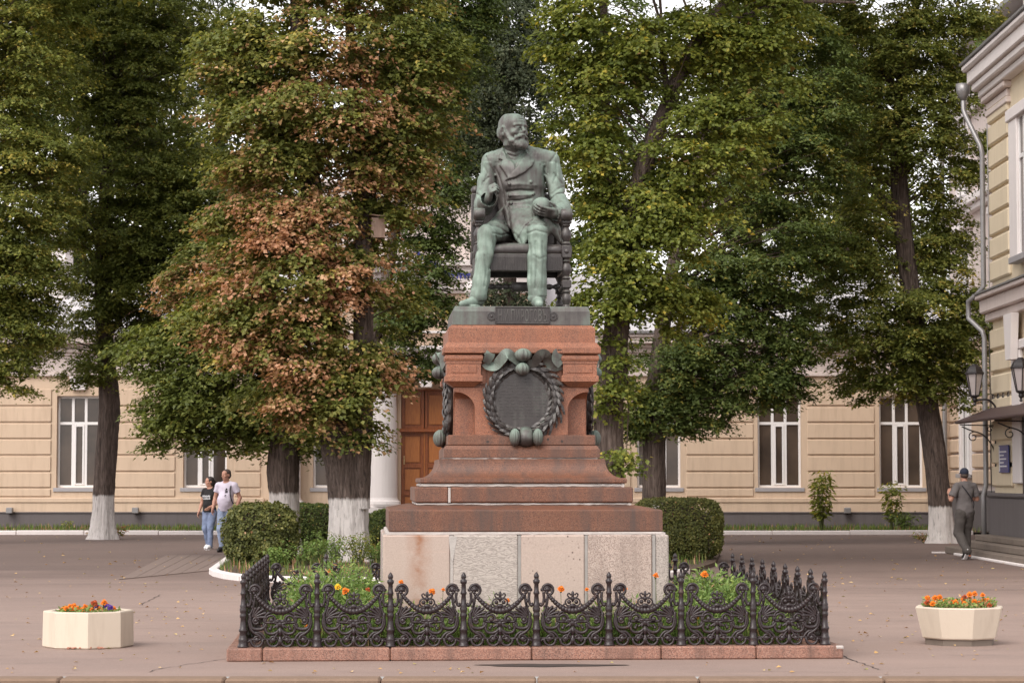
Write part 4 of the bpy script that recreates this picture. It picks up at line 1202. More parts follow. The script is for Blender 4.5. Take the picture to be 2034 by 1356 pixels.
# ---- bronze wreaths with ribbons
def W3(zx, zy):      # corner of the enlarged photo -> x,z on the pedestal front
    return ((860 + zx / 4.519 - 1037.5) / 203.5, P(CX, 600 + zy / 4.519, MY - .70).z)
wc = W3(812, 880)
def leaf_blade(L, w):
    vs = []; fs = []
    n = 5
    for i in range(n + 1):
        t = i / n; ww = w * math.sin(math.pi * min(1, t * .92 + .06)) ** .8; lift = .018 * math.sin(t * 2.6)
        vs += [(-ww, L * t, lift - .006), (0, L * t, lift + .010), (ww, L * t, lift - .006)]
    for i in range(n):
        a = i * 3; fs += [(a, a + 1, a + 4, a + 3), (a + 1, a + 2, a + 5, a + 4)]
    return MB().add(vs, fs).mesh('leaf', M['bronze_dark'], False)
LEAFM = [leaf_blade(.115, .024), leaf_blade(.10, .021), leaf_blade(.13, .027)]
def make_wreath(k, dist, nleaf):
    wr = bpy.data.objects.new('wreath', None); link(wr, ped)
    RK = Matrix.Rotation(k * math.pi / 2, 4, 'Z')
    wr.matrix_local = RK @ Matrix.Translation((wc[0] if k == 0 else 0, -dist, wc[1]))
    # local: x across, z up, -y out of the stone
    Rm, rt = .322, .046
    pts = [(Rm * math.cos(a), 0, Rm * 1.04 * math.sin(a)) for a in np.linspace(0, 2 * math.pi, 49)[:-1]]
    obj('wreath_ring', MB().tube(pts, rt, 12, closed=True), M['bronze_dark'], wr, True)
    pl_ = MB().lathe([(.292, 0), (.292, .02), (.282, .028), (.275, .022), (0.001, .024)], 48, Matrix.Rotation(math.pi / 2, 4, 'X'))
    obj('plaque', pl_, M['bronze_dark'], wr)
    if k == 0:
        ins = MB(); rng = random.Random(4)
        for r in range(14):
            zz_ = .205 - r * .030; half = math.sqrt(max(.0, .262 ** 2 - zz_ ** 2)) * (.55 if r in (0, 13) else .93)
            x = -half
            while x < half - .02:
                wlen = rng.uniform(.02, .07); xe = min(x + wlen, half)
                while x < xe:
                    lw = rng.uniform(.005, .009)
                    t_ = rng.random()
                    if t_ < .6: ins.box(x, x + .0025, -.028, -.022, zz_, zz_ + .012)
                    if t_ > .3: ins.box(x, x + lw * .8, -.0275, -.022, zz_ + (.0095 if t_ > .6 else .0), zz_ + (.012 if t_ > .6 else .0025))
                    if .2 < t_ < .8: ins.box(x + lw * .7, x + lw * .7 + .0025, -.028, -.022, zz_, zz_ + .012)
                    x += lw + .003
                x += .012
        stuff(obj('inscription', ins, M['bronze'], wr, fixn=False))
    rng = random.Random(11 + k)
    n = 0; rows = nleaf // 8
    for side in (-1, 1):
        for i in range(rows):
            for j in range(4):
                u = (i + .5 + (j % 2) * .5) / rows
                a = -math.pi / 2 + side * (.10 + u * (math.pi - .25))
                psi = (-1.15, -.40, .35, 1.1)[j] + rng.uniform(-.15, .15)
                cc = Vector((Rm * math.cos(a), 0, Rm * 1.04 * math.sin(a)))
                rad_ = Vector((math.cos(a), 0, math.sin(a))); out = Vector((0, -1, 0))
                nrm = (out * math.cos(psi) + rad_ * math.sin(psi)).normalized()
                tan = Vector((-math.sin(a), 0, math.cos(a))) * side
                tan = (tan * (1 if side < 0 else -1) + rad_ * math.sin(psi) * (.10 if side < 0 else .25) + nrm * (.04 if side < 0 else .14)).normalized()
                xx = tan.cross(nrm).normalized(); nn = xx.cross(tan)
                ob = bpy.data.objects.new('leaf', LEAFM[rng.randrange(3)]); link(ob, wr)
                Mt = Matrix((xx, tan, nn)).transposed().to_4x4()
                Mt.translation = cc + nrm * (rt * .80)
                ob.matrix_local = Mt @ Matrix.Scale(rng.uniform(.85, 1.1), 4)
    # ribbon: local metres from the wreath centre
    q = lambda zx, zy: (W3(zx, zy)[0] - wc[0], W3(zx, zy)[1] - wc[1])
    rb = MB()
    def ribbon(pp, ys, w):
        p = smooth_path([(*q(*a)[:1], y, q(*a)[1]) for a, y in zip(pp, ys)], 5)
        n_ = len(p); ws = [np.interp(i / (n_ - 1), np.linspace(0, 1, len(w)), w) for i in range(n_)]
        vs = []; fs = []
        for i in range(n_):
            x, y, z = p[i]; h = ws[i]
            t = np.array(p[min(i + 1, n_ - 1)]) - np.array(p[max(i - 1, 0)])
            tl = math.hypot(t[0], t[2]) + 1e-6
            nx_, nz_ = -t[2] / tl, t[0] / tl
            dy = .40 * h
            for s_, o in ((1, 0), (1, .010), (-1, .010), (-1, 0)):
                vs.append((x + nx_ * h * s_, y - dy * s_ + o, z + nz_ * h * s_))
        for i in range(n_ - 1):
            for c_ in range(4):
                a = i * 4 + c_; b = i * 4 + (c_ + 1) % 4; fs.append((a, b, b + 4, a + 4))
        fs += [(0, 1, 2, 3), tuple((n_ - 1) * 4 + c_ for c_ in (3, 2, 1, 0))]
        rb.add(vs, fs)
    Wd = [.030, .045, .050, .050, .046, .045, .05]
    ribbon([(770, 550), (720, 500), (660, 465), (610, 520), (560, 575), (500, 570), (480, 545)], [-.07, -.10, -.13, -.10, -.05, -.04, -.06], Wd)
    ribbon([(480, 550), (500, 505), (515, 460), (500, 405)], [-.07, -.09, -.09, -.07], [.035, .045, .050, .012])
    ribbon([(500, 470), (478, 455), (455, 450)], [-.08, -.08, -.07], [.04, .03, .008])
    ribbon([(850, 550), (910, 545), (960, 480), (1010, 478), (1040, 530), (1090, 580), (1150, 560)], [-.07, -.09, -.13, -.12, -.07, -.05, -.06], Wd)
    ribbon([(1150, 570), (1110, 520), (1120, 460), (1140, 405)], [-.07, -.09, -.09, -.07], [.035, .045, .050, .012])
    ribbon([(1130, 460), (1155, 455), (1182, 462)], [-.08, -.08, -.07], [.04, .03, .008])
    obj('ribbon', rb, M['bronze_green'], wr, False)
    def puff(c_, rx, rz, ry, name):
        x, z = q(*c_)
        b_ = MB(); seg = 40; rings = 14; vs = []; fs = []
        for i in range(rings + 1):
            t = math.pi * i / rings
            for kk in range(seg):
                a = 2 * math.pi * kk / seg; rr_ = 1 + .13 * math.cos(11 * a) * math.sin(t)
                vs.append((x + rx * math.sin(t) * math.cos(a) * rr_, -.10 + ry * math.sin(t) * math.sin(a) * rr_, z - rz * math.cos(t)))
        for i in range(rings):
            for kk in range(seg):
                a = i * seg + kk; b = i * seg + (kk + 1) % seg; fs.append((a, b, b + seg, a + seg))
        b_.add(vs, fs); return obj(name, b_, M['bronze_green'], wr, True)
    puff((808, 478), .078, .066, .07, 'ribbon_knot'); puff((803, 605), .064, .066, .07, 'ribbon_knot')
    puff((736, 1212), .050, .085, .055, 'bow_loop'); puff((940, 1212), .048, .085, .055, 'bow_loop')
    bd = MB().tube([(q(838, 1140)[0], -.03, q(838, 1140)[1]), (q(838, 1165)[0], -.10, q(838, 1165)[1]), (q(838, 1215)[0], -.125, q(838, 1215)[1]), (q(838, 1260)[0], -.10, q(838, 1260)[1]), (q(838, 1280)[0], -.05, q(838, 1280)[1])], .062, 12, flat=.45)
    obj('bow_band', bd, M['bronze'], wr, True)
make_wreath(0, .68, 112); make_wreath(1, .68, 80); make_wreath(3, .68, 80)

# ------------------------------------------------------------------ the seated bronze figure
sta = thing('bronze_statue', 'seated bald bearded bronze man in frock coat holding a skull on the granite pedestal', 'statue', (MX, MY, Z_TOP), MROT)
bt = .05
bs = obj('bronze_base', MB().square_profile([(H11, Z_TOP0 - Z_TOP + .002), (H11 - .004, -.05), (H11 - .02, -.01), (H11 - .028, 0.0)]), M['bronze'], sta)
def bpt(px, py): return ((px - 1037) / 203.4, zf(py, H11) - Z_TOP)
nx0, nz0 = bpt(986.5, 641.5); nx1, nz1 = bpt(1091.5, 610.8)
npn = obj('name_panel', MB().box(nx0, nx1, -H11 - .010, -H11 + .03, nz0, nz1, .004), M['bronze_dark'], bs)
fr_ = MB(); e_ = .010
fr_.box(nx0 - e_, nx1 + e_, -H11 - .018, -H11 + .02, nz1 - .004, nz1 + .008, .003).box(nx0 - e_, nx1 + e_, -H11 - .018, -H11 + .02, nz0 - .008, nz0 + .004, .003)
fr_.box(nx0 - e_, nx0 + .004, -H11 - .0175, -H11 + .02, nz0 + .005, nz1 - .005, .003).box(nx1 - .004, nx1 + e_, -H11 - .0175, -H11 + .02, nz0 + .005, nz1 - .005, .003)
obj('panel_rim', fr_, M['bronze_dark'], bs)
for px in (977.3, 1100):
    x, z = bpt(px, 628)
    obj('rosette', MB().lathe([(.046, -.002), (.046, .010), (.036, .012), (.034, .006), (.014, .006), (.010, .016), (.002, .018)], 20, Matrix.Translation((x, -H11 + .004, z)) @ Matrix.Rotation(math.pi / 2, 4, 'X')), M['bronze_dark'], bs)
cu = bpy.data.curves.new('lettering', 'FONT'); cu.body = 'Н.И.ПИРОГОВЪ'; cu.align_x = 'CENTER'; cu.align_y = 'CENTER'
cu.size = .14; cu.extrude = .004; cu.bevel_depth = 0.001; cu.space_character = 1.12; cu.resolution_u = 3
to = bpy.data.objects.new('lettering_src', cu); COL.objects.link(to)
bpy.context.view_layer.update()
tm = bpy.data.meshes.new_from_object(to.evaluated_get(bpy.context.evaluated_depsgraph_get()))
bpy.data.objects.remove(to)
co_ = np.zeros(len(tm.vertices) * 3, np.float32); tm.vertices.foreach_get('co', co_); co_ = co_.reshape(-1, 3)
ex = co_.max(0) - co_.min(0); mid = (co_.max(0) + co_.min(0)) / 2
W_, H_ = (nx1 - nx0) * .92, (nz1 - nz0) * .80
q_ = (co_ - mid) * np.array([W_ / ex[0], H_ / ex[1], 1])
co_ = np.stack([q_[:, 0] + (nx0 + nx1) / 2, -H11 - .012 - q_[:, 2], q_[:, 1] + (nz0 + nz1) / 2], 1)
tm.vertices.foreach_set('co', co_.astype(np.float32).ravel()); tm.materials.clear(); tm.materials.append(M['bronze']); tm.update()
obj('lettering', tm, None, bs)

SMI = (Matrix.Translation((MX, MY, Z_TOP)) @ Matrix.Rotation(MROT, 4, 'Z')).inverted()
def L(px, py, yl):
    p = SMI @ P(px, py, MY + yl)
    p = SMI @ P(px, py, MY + yl - (p.y - yl))
    return np.array(p)
cr_, sr_ = math.cos(MROT), math.sin(MROT)
def proj(x, y, z):
    wx = cr_ * x - sr_ * y + MX; wy = sr_ * x + cr_ * y + MY; wz = z + (Z_TOP - EYE)
    fw = wy * math.cos(PITCH) + wz * math.sin(PITCH); up = -wy * math.sin(PITCH) + wz * math.cos(PITCH)
    return CX + F_PX * wx / fw, CY - F_PX * up / fw
A1 = lambda x, y: (900 + x / 4.843, 200 + y / 4.843)       # enlarged upper view
A2 = lambda x, y: (880 + x / 5.215, 400 + y / 5.215)       # enlarged lower view

def sstep(t): t = np.clip(t, 0, 1); return t * t * (3 - 2 * t)
def seg_dist(px, py, pts):
    d = None
    for (ax_, ay), (bx_, by) in zip(pts[:-1], pts[1:]):
        ux, uy = bx_ - ax_, by - ay; l2 = ux * ux + uy * uy + 1e-9
        t = np.clip(((px - ax_) * ux + (py - ay) * uy) / l2, 0, 1)
        e = np.hypot(px - ax_ - t * ux, py - ay - t * uy)
        d = e if d is None else np.minimum(d, e)
    return d
def poly_sd(px, py, pts):
    d = seg_dist(px, py, pts + [pts[0]]); ins = np.zeros(np.broadcast(px, py).shape, bool)
    n = len(pts)
    for i in range(n):
        (x1, y1), (x2, y2) = pts[i], pts[(i + 1) % n]
        if y1 == y2: continue
        ins ^= ((y1 > py) != (y2 > py)) & (px < (x2 - x1) * (py - y1) / (y2 - y1) + x1)
    return np.where(ins, -d, d)

HS = .0082
F = Field((-.72, -.72, -.02), (.62, .52, 2.02), HS)
# torso
chest = L(1032, 345, .20)
F.ell(L(1032, 365, .20), (.262, .195, .30), None, .04)
F.ell(L(1033, 337, .21), (.30, .17, .17), None, .06)
F.ell(L(1038, 410, .20), (.245, .205, .19), None, .06)
F.ell(L(1038, 448, .22), (.27, .22, .13), None, .06)
# shoulders
for a, b in ((L(1012, 308, .19), L(975, 320, .20)), (L(1040, 306, .20), L(1093, 317, .20))):
    F.cone(a, b, .095, .088, .05)
F.cone(L(1022, 318, .17), L(1017, 290, .13), .098, .088, .04)
# right arm (viewer's left)
F.chain([L(976, 322, .20), L(968, 362, .20), L(962, 406, .12)], [.094, .095, .089], .03)
F.chain([L(960, 408, .12), L(964, 408, -.04), L(970, 399, -.13)], [.090, .088, .084], .03)
# left arm
F.chain([L(1093, 322, .20), L(1101, 366, .18), L(1112, 408, .06)], [.094, .096, .091], .03)
F.chain([L(1115, 411, .06), L(1115, 423, -.08), L(1110, 424, -.19)], [.096, .090, .080], .03)
# thighs and lower legs
F.chain([L(1005, 468, .20), L(985, 462, -.10), L(968, 467, -.36)], [.135, .118, .100], .04)
F.chain([L(968, 467, -.36), L(963, 510, -.40), L(955, 560, -.43), L(950, 588, -.44)], [.096, .088, .083, .088], .03)
F.chain([L(1062, 466, .20), L(1066, 458, -.12), L(1068, 462, -.38)], [.140, .120, .102], .04)
F.chain([L(1068, 462, -.38), L(1067, 510, -.41), L(1066, 560, -.42), L(1066, 591, -.41)], [.098, .092, .088, .091], .03)
# coat skirts: lap panel, tip between the knees, side flaps
def slab(pts, r, k=.02):
    for p, q in zip(pts[:-1], pts[1:]): F.cone(p, q, r, r, k)
for t in np.linspace(0, 1, 7):
    ln_ = []
    for q0, q1 in (((1006, 416, .03), (1068, 416, -.02)), ((1014, 448, -.09), (1066, 438, -.20)), ((1027, 470, -.19), (1056, 460, -.29)), ((1036, 487, -.255), (1041, 485, -.275))):
        ln_.append(L(*[u * (1 - t) + v * t for u, v in zip(q0, q1)]))
    F.chain(ln_, [.040, .034, .026, .012], .018)
F.chain([L(1086, 436, -.16), L(1098, 454, -.14), L(1111, 480, -.10)], [.036, .030, .016], .03)
F.chain([L(1088, 432, -.06), L(1104, 456, -.04), L(1116, 484, .0)], [.045, .040, .018], .05)
F.chain([L(1000, 430, .10), L(982, 450, .06), L(958, 478, .08), L(942, 502, .10)], [.07, .06, .045, .016], .05)
# cuffs opened
F.cone(L(966, 401, -.13), L(971, 396, -.20), .092, .088, .012)
F.cone(L(969, 398, -.18), L(973, 393, -.27), .066, .074, .006, 'sub')
F.cone(L(1113, 424, -.185), L(1106, 424, -.22), .084, .086, .012)
F.cone(L(1108, 424, -.215), L(1098, 424, -.255), .060, .070, .006, 'sub')

# coat front details, taken from the look of the front
def emboss(pts, amt, soft=1.0, ylim=.25, pad=6):
    xs = [p[0] for p in pts]; ys = [p[1] for p in pts]
    lo = L(min(xs) - pad, max(ys) + pad, .0); hi = L(max(xs) + pad, min(ys) - pad, .0)
    F.disp((lo[0] - .03, -.5, lo[2] - .04), (hi[0] + .03, ylim, hi[2] + .04),
           lambda x, y, z: -amt * sstep(.5 - poly_sd(*proj(x, y, z), pts) / (2 * soft)))
def crease(pts, amt, w=1.2, ylim=.25):
    w = max(w, 1.9); amt *= .85
    xs = [p[0] for p in pts]; ys = [p[1] for p in pts]; pad = 5
    lo = L(min(xs) - pad, max(ys) + pad, 0); hi = L(max(xs) + pad, min(ys) - pad, 0)
    F.disp((lo[0] - .03, -.68, lo[2] - .04), (hi[0] + .03, ylim, hi[2] + .04),
           lambda x, y, z: amt * np.exp(-(seg_dist(*proj(x, y, z), pts) / w) ** 2))
emboss([A1(*p) for p in ((505, 765), (600, 655), (660, 560), (715, 490), (735, 520), (745, 568), (785, 575), (765, 625), (690, 690), (600, 740))], .024, 1.0)
emboss([A1(*p) for p in ((470, 470), (435, 560), (478, 575), (445, 622), (500, 700), (525, 745), (600, 650), (590, 610), (520, 520))], .020, 1.0)
emboss([A1(*p) for p in ((480, 440), (520, 560), (600, 600), (690, 490), (690, 440))], -.018, 1.2)   # open collar with the cravat inside
emboss([A1(*p) for p in ((520, 1040), (750, 1035), (770, 1140), (690, 1200), (600, 1356), (565, 1260), (540, 1140))], .012, 1.0)
crease([A1(510, 770), A1(525, 900), A1(530, 1050), A1(560, 1250), A1(600, 1356)], .014, .9)
crease([A1(525, 875), A1(640, 862), A1(760, 868)], .024, 2.6); crease([A1(535, 965), A1(640, 962), A1(745, 940)], .022, 2.4)
crease([A1(530, 1045), A1(640, 1035), A1(750, 1030)], .010, .8)
crease([A1(540, 915), A1(640, 910), A1(760, 905)], -.010, 2.2); crease([A1(530, 815), A1(640, 800), A1(800, 815)], -.010, 3.0)
crease([A1(400, 640), A1(440, 720), A1(480, 850), A1(500, 1000)], .012, 1.4); crease([A1(880, 640), A1(870, 720), A1(905, 830), A1(925, 960)], .026, 2.2)
crease([A1(840, 620), A1(880, 700), A1(900, 720)], .010, 1.3); crease([A1(410, 740), A1(420, 800), A1(430, 900)], .030, 2.2)
crease([A1(320, 540), A1(345, 620), A1(400, 700)], .012, 1.2); crease([A1(985, 520), A1(930, 600), A1(915, 700)], .012, 1.2)
for p in ((540, 800), (750, 782), (545, 912), (772, 896), (556, 982)):
    c_ = A1(*p); emboss([(c_[0] + 3.1 * math.cos(a), c_[1] + 3.1 * math.sin(a)) for a in np.linspace(0, 2 * math.pi, 9)[:-1]], .020, .7)
# cravat folds
for q_ in (((520, 520), (600, 540), (680, 500)), ((540, 560), (600, 575), (650, 545)), ((500, 470), (590, 500), (690, 465))): crease([A1(*p) for p in q_], .010, 1.2)
# sleeve and trouser folds
for q_, a_, w_ in ((((340, 740), (290, 790), (260, 860)), .014, 1.6), (((300, 640), (330, 700), (300, 780)), .010, 1.5), (((235, 900), (270, 930), (310, 930)), .014, 1.4), (((930, 960), (1000, 900), (1080, 890)), .016, 1.6), (((950, 900), (1010, 850), (1060, 830)), .012, 1.5), (((970, 700), (1010, 760), (1050, 800)), .012, 1.8), (((990, 600), (1000, 700), (960, 800)), .012, 1.8)):
    crease([A1(*p) for p in q_], a_, w_, .3)
for q_, a_, w_ in ((((545, 360), (560, 420), (550, 520), (480, 700)), .016, 1.8), (((520, 330), (600, 350), (690, 330)), .012, 1.6), (((500, 250), (580, 270), (690, 350)), .014, 1.6), (((430, 560), (450, 700), (430, 880)), .012, 2.0), (((370, 500), (350, 700), (310, 900)), .008, 2.0), (((900, 440), (910, 620), (900, 850)), .010, 1.6), (((960, 420), (975, 640), (960, 900)), .012, 1.8), (((1030, 420), (1040, 620), (1030, 900)), .010, 1.6), (((880, 330), (960, 300), (1080, 330)), .010, 1.6), (((940, 560), (1000, 600), (1065, 570)), .008, 1.6), (((640, 230), (700, 300), (720, 380)), .014, 1.5), (((740, 330), (790, 390), (820, 450)), .012, 1.3), (((870, 260), (960, 235), (1070, 260)), .012, 1.2)):
    crease([A2(*p) for p in q_], a_, w_, .1)
def cloth(x, y, z):
    m = 1.0
    legs = np.clip((.80 - z) / .1, 0, 1) * np.clip((-.2 - y) / .1, 0, 1)
    return .020 * vnoise(x * 9 + z * 5, y * 9, z * 5) + .011 * vnoise(x * 22 + z * 9, y * 22, z * 10) + legs * (.022 * vnoise(x * 19, y * 19, z * 2.6 + 4))
F.disp((-.72, -.72, .12), (.62, .52, 1.52), cloth)
# trousers end above the shoes
for q_ in (L(951, 590, -.44), L(1066, 592, -.41)): F.cut((q_[0] - .2, q_[1] - .2, -.02), (q_[0] + .2, q_[1] + .2, .16), lambda x, y, z: (.068 + .10 * (y - q_[1]) - z) + 0 * x)
# shoes
F.chain([L(951, 596, -.42), L(935, 601, -.50), L(918, 604, -.57)], [.060, .048, .034], .003)
F.chain([L(1066, 598, -.42), L(1069, 602, -.54), L(1071, 605, -.63)], [.060, .050, .038], .003)
F.box(L(934, 607, -.50) + np.array((0, 0, -.008)), (.095, .050, .012), .008, axes((.6, .8, 0), (0, 0, 1)), .008)
# head
yaw = rad(36)
ty = np.array([(math.cos(yaw), math.sin(yaw) * -1, 0), (math.sin(yaw), math.cos(yaw), 0), (0, 0, 1)])
# columns: X right of face, Y to the back, Z up ; face looks along -Y turned to the viewer's right
HR = np.array([[math.cos(yaw), -math.sin(yaw), 0], [math.sin(yaw), math.cos(yaw), 0], [0, 0, 1]])
tilt = rad(-3)
HR = HR @ np.array([[1, 0, 0], [0, math.cos(tilt), -math.sin(tilt)], [0, math.sin(tilt), math.cos(tilt)]])
hc = L(1019, 260, .10)
add_head(F, hc, HR, 1.56, 1, 2)
# hands
add_hand(F, L(970, 394, -.20), axes((.15, -.72, .62), (-.75, -.45, .15)), 1.42, (1.0, 1.2, .8), (.4, .9, -.55), -1)
LHY = np.array((-.93, -.34, .10)); LHR = axes(LHY, (-.25, -.80, -.52)); LHR = np.stack([-LHR[:, 0], LHR[:, 1], LHR[:, 2]], 1) if LHR[2, 0] < 0 else LHR
add_hand(F, L(1108, 425, -.235), LHR, 1.5, (.15, .55, .45), (.75, .75, -.30), 1)
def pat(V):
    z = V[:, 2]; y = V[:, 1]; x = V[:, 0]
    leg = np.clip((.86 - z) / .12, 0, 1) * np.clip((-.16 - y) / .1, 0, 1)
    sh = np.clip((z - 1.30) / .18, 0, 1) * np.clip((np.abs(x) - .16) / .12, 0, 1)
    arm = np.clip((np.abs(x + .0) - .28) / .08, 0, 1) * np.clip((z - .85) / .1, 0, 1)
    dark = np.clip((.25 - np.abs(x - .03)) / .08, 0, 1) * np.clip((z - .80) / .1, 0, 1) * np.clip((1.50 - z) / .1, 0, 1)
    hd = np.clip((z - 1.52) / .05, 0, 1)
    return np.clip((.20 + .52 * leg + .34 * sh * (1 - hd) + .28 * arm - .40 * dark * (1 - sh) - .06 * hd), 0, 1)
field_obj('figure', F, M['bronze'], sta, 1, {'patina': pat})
# pen-like instrument in the right hand
obj('small_instrument', MB().tube([L(979, 384, -.30), L(986, 381, -.33), L(988, 395, -.30), L(984, 404, -.26)], .006, 6), M['bronze'], sta)

# the skull in the left hand
SK = Field(L(1050, 448, -.44), L(1102, 382, -.02), .007)
sc = L(1076, 411, -.20)
KR = axes((.45, -.85, -.2), (-.35, -.2, 1))
SK.ell(sc, (.098, .112, .098), KR, .01)
SK.ell(sc + KR @ np.array((0, -.055, -.06)), (.062, .055, .060), KR, .03)
SK.box(sc + KR @ np.array((0, -.070, -.105)), (.042, .032, .028), .018, KR, .02)
for sx in (-1, 1):
    SK.ell(sc + KR @ np.array((sx * .036, -.105, -.045)), (.023, .030, .021), KR, .008, 'sub')
    SK.cone(sc + KR @ np.array((sx * .055, -.085, -.07)), sc + KR @ np.array((sx * .085, -.02, -.055)), .010, .008, .012)
SK.ell(sc + KR @ np.array((0, -.112, -.082)), (.012, .02, .018), KR, .006, 'sub')
field_obj('skull', SK, M['bronze'], sta, 1, {'patina': lambda V: np.full(len(V), .22)})

# ---- the armchair
chair = bpy.data.objects.new('armchair', None); link(chair, sta); chair.location = (.035, 0, 0)
def turned_leg(top):
    pr = [(.036, 0), (.040, .02), (.030, .04), (.045, .08), (.050, .11), (.030, .15), (.044, .17), (.030, .19), (.034, .205)]
    blk = [(.21, .285), (.505, .63)]
    mb = MB().lathe(pr, 14)
    mb.box(-.047, .047, -.047, .047, .206, .286, .008)
    mb.lathe([(.030, .287), (.044, .305), (.028, .325), (.050, .37), (.054, .40), (.040, .44), (.028, .455), (.046, .475), (.030, .49), (.036, .503)], 14)
    mb.box(-.053, .053, -.053, .053, .504, .632, .010); mb.ball((0, -.053, .57), (.024, .014, .024))
    if top:
        mb.lathe([(.034, .633), (.046, .65), (.028, .67), (.050, .71), (.055, .75), (.038, .79), (.026, .81), (.044, .83), (.034, .848)], 14)
        mb.box(-.046, .046, -.046, .046, .849, .905, .008)
    return mb
for x in (-.435, .435):
    obj('front_leg', turned_leg(True), M['bronze_dark'], chair, 'auto', loc=(x, -.34, 0))
    obj('back_leg', turned_leg(False).box(-.045, .045, -.045, .045, .633, 1.235, .010).ball((0, 0, 1.27), .048), M['bronze_dark'], chair, 'auto', loc=(x, .40, 0))
    arm = MB().tube(smooth_path([(x, .38, .93), (x, .10, .925), (x, -.25, .935), (x, -.38, .945), (x, -.42, .92)], 4), .042, 10, flat=.8)
    arm.lathe([(.058, -.055), (.062, -.02), (.062, .02), (.058, .055)], 14, Matrix.Translation((x, -.385, .935)) @ Matrix.Rotation(math.pi / 2, 4, 'Y'))
    obj('armrest', arm, M['bronze'], chair, True)
obj('seat_rail', MB().box(-.40, .40, -.375, -.305, .372, .548, .008).box(-.40, .40, .36, .42, .372, .548, .008).box(-.47, -.40, -.29, .35, .372, .548, .008).box(.40, .47, -.29, .35, .372, .548, .008).box(-.39, .39, -.30, .36, .45, .54), M['bronze_dark'], chair)
frg = MB()
for i in range(46): frg.box(-.392 + i * .0172, -.392 + i * .0172 + .010, -.382, -.374, .378, .515, .002)
stuff(obj('seat_fringe', frg, M['bronze_dark'], chair))
SE = Field((-.48, -.44, .48), (.48, .45, .74), .012)
SE.box((0, .0, .585), (.415, .385, .055), .05, None, .01); SE.ell((0, 0, .62), (.40, .36, .06), None, .03)
SE.disp((-.5, -.5, .4), (.5, .5, .8), lambda x, y, z: .018 * vnoise(x * 11, y * 11, z * 8))
field_obj('seat_cushion', SE, M['bronze_dark'], chair, 1)
obj('chair_back', MB().box(-.39, .39, .375, .425, .70, 1.20, .02).box(-.39, .39, .36, .44, 1.16, 1.24, .015), M['bronze_dark'], chair)
def bobbin(len_, n, r):
    pr = []
    for i in range(n * 6 + 1):
        t = i / (n * 6); pr.append((r * (.55 + .45 * abs(math.sin(t * n * math.pi))), -len_ / 2 + len_ * t))
    return pr
sb = MB().lathe(bobbin(.80, 11, .030), 10, Matrix.Translation((0, -.02, .245)) @ Matrix.Rotation(math.pi / 2, 4, 'Y')).box(-.09, .09, -.06, .02, .20, .29, .01)
obj('stretcher', sb, M['bronze_dark'], chair, True)
for x in (-.435, .435): obj('stretcher', MB().lathe(bobbin(.66, 9, .028), 10, Matrix.Translation((x, .03, .245)) @ Matrix.Rotation(math.pi / 2, 4, 'X')), M['bronze_dark'], chair, True)

# ------------------------------------------------------------------ cast iron fence round the monument
FW = 2.595          # half width to the post centres
BAY = 2 * FW / 8
KZ = .115
kerb = thing('granite_kerb', 'low pink granite kerb that carries the iron fence', 'kerb', (MX, MY, 0), MROT)
cuts = [-2.735, -2.42, -1.30, -.05, 1.10, 1.95, 2.735]
for k in range(4):
    R = Matrix.Rotation(k * math.pi / 2, 4, 'Z')
    cc = cuts if k % 2 == 0 else [-2.455, -1.3, -.1, 1.2, 2.455]
    for a_, b_ in zip(cc[:-1], cc[1:]):
        obj('kerb_stone', MB().box(a_ + .003, b_ - .003, -2.735, -2.46, 0, KZ, .012, M=R), M['granite_kerb'], kerb)
obj('worn_corner', MB().box(2.66, 2.738, -2.738, -2.70, KZ - .035, KZ + .002, .012), M['mortar'], kerb)

fence = thing('iron_fence', 'low dark cast iron fence with spear-tipped posts and scrolled panels round the monument', 'fence', (MX, MY, KZ), MROT)
ZS = 1017.0
prof = [(862, 52), (848, 52), (842, 44), (822, 41), (800, 42), (789, 43), (780, 36), (728, 32), (718, 40), (702, 40), (692, 32), (640, 27), (602, 26), (592, 32), (572, 32), (561, 26), (550, 30), (520, 35), (506, 28), (492, 34), (480, 25), (400, 20), (390, 28), (376, 28), (366, 22), (304, 20), (291, 30), (270, 32), (257, 17), (246, 23), (226, 24), (207, 13), (194, 2)]
PV = 1.0
post_m = MB().lathe([(r / ZS, (862 - y) / ZS) for y, r in prof], 12).mesh('post', M['iron'], True)
for p in post_m.polygons: p.use_smooth = True
u_ = lambda x, y: ((x - 1133) / ZS, (862 - y) / ZS)
def spiral(cx, cy, r0, r1, a0, a1, n=16):
    return [(cx + (r0 + (r1 - r0) * i / (n - 1)) * math.cos(rad(a0 + (a1 - a0) * i / (n - 1))), cy - (r0 + (r1 - r0) * i / (n - 1)) * math.sin(rad(a0 + (a1 - a0) * i / (n - 1)))) for i in range(n)]
scr = MB()
def st_(pts, r, both=True, r2=None, sm=True, fl=1.0):
    p = smooth_path(pts, 4) if sm else pts
    n = len(p)
    rr = [1.32 * (r + ((r2 if r2 is not None else r) - r) * i / (n - 1)) / ZS for i in range(n)]
    for m_ in ((1, -1) if both else (1,)):
        scr.tube([(m_ * u_(*q)[0], 0, u_(*q)[1]) for q in p], rr, 6, nrm=(0, 1, 0), flat=fl)
def kn(x, y, r, both=True, ry=None, d=14):
    for m_ in ((1, -1) if both else (1,)):
        scr.ball((m_ * u_(x, y)[0], 0, u_(x, y)[1]), (r * 1.2 / ZS, d * 1.25 / ZS, (ry or r) * 1.2 / ZS), 8, 5)
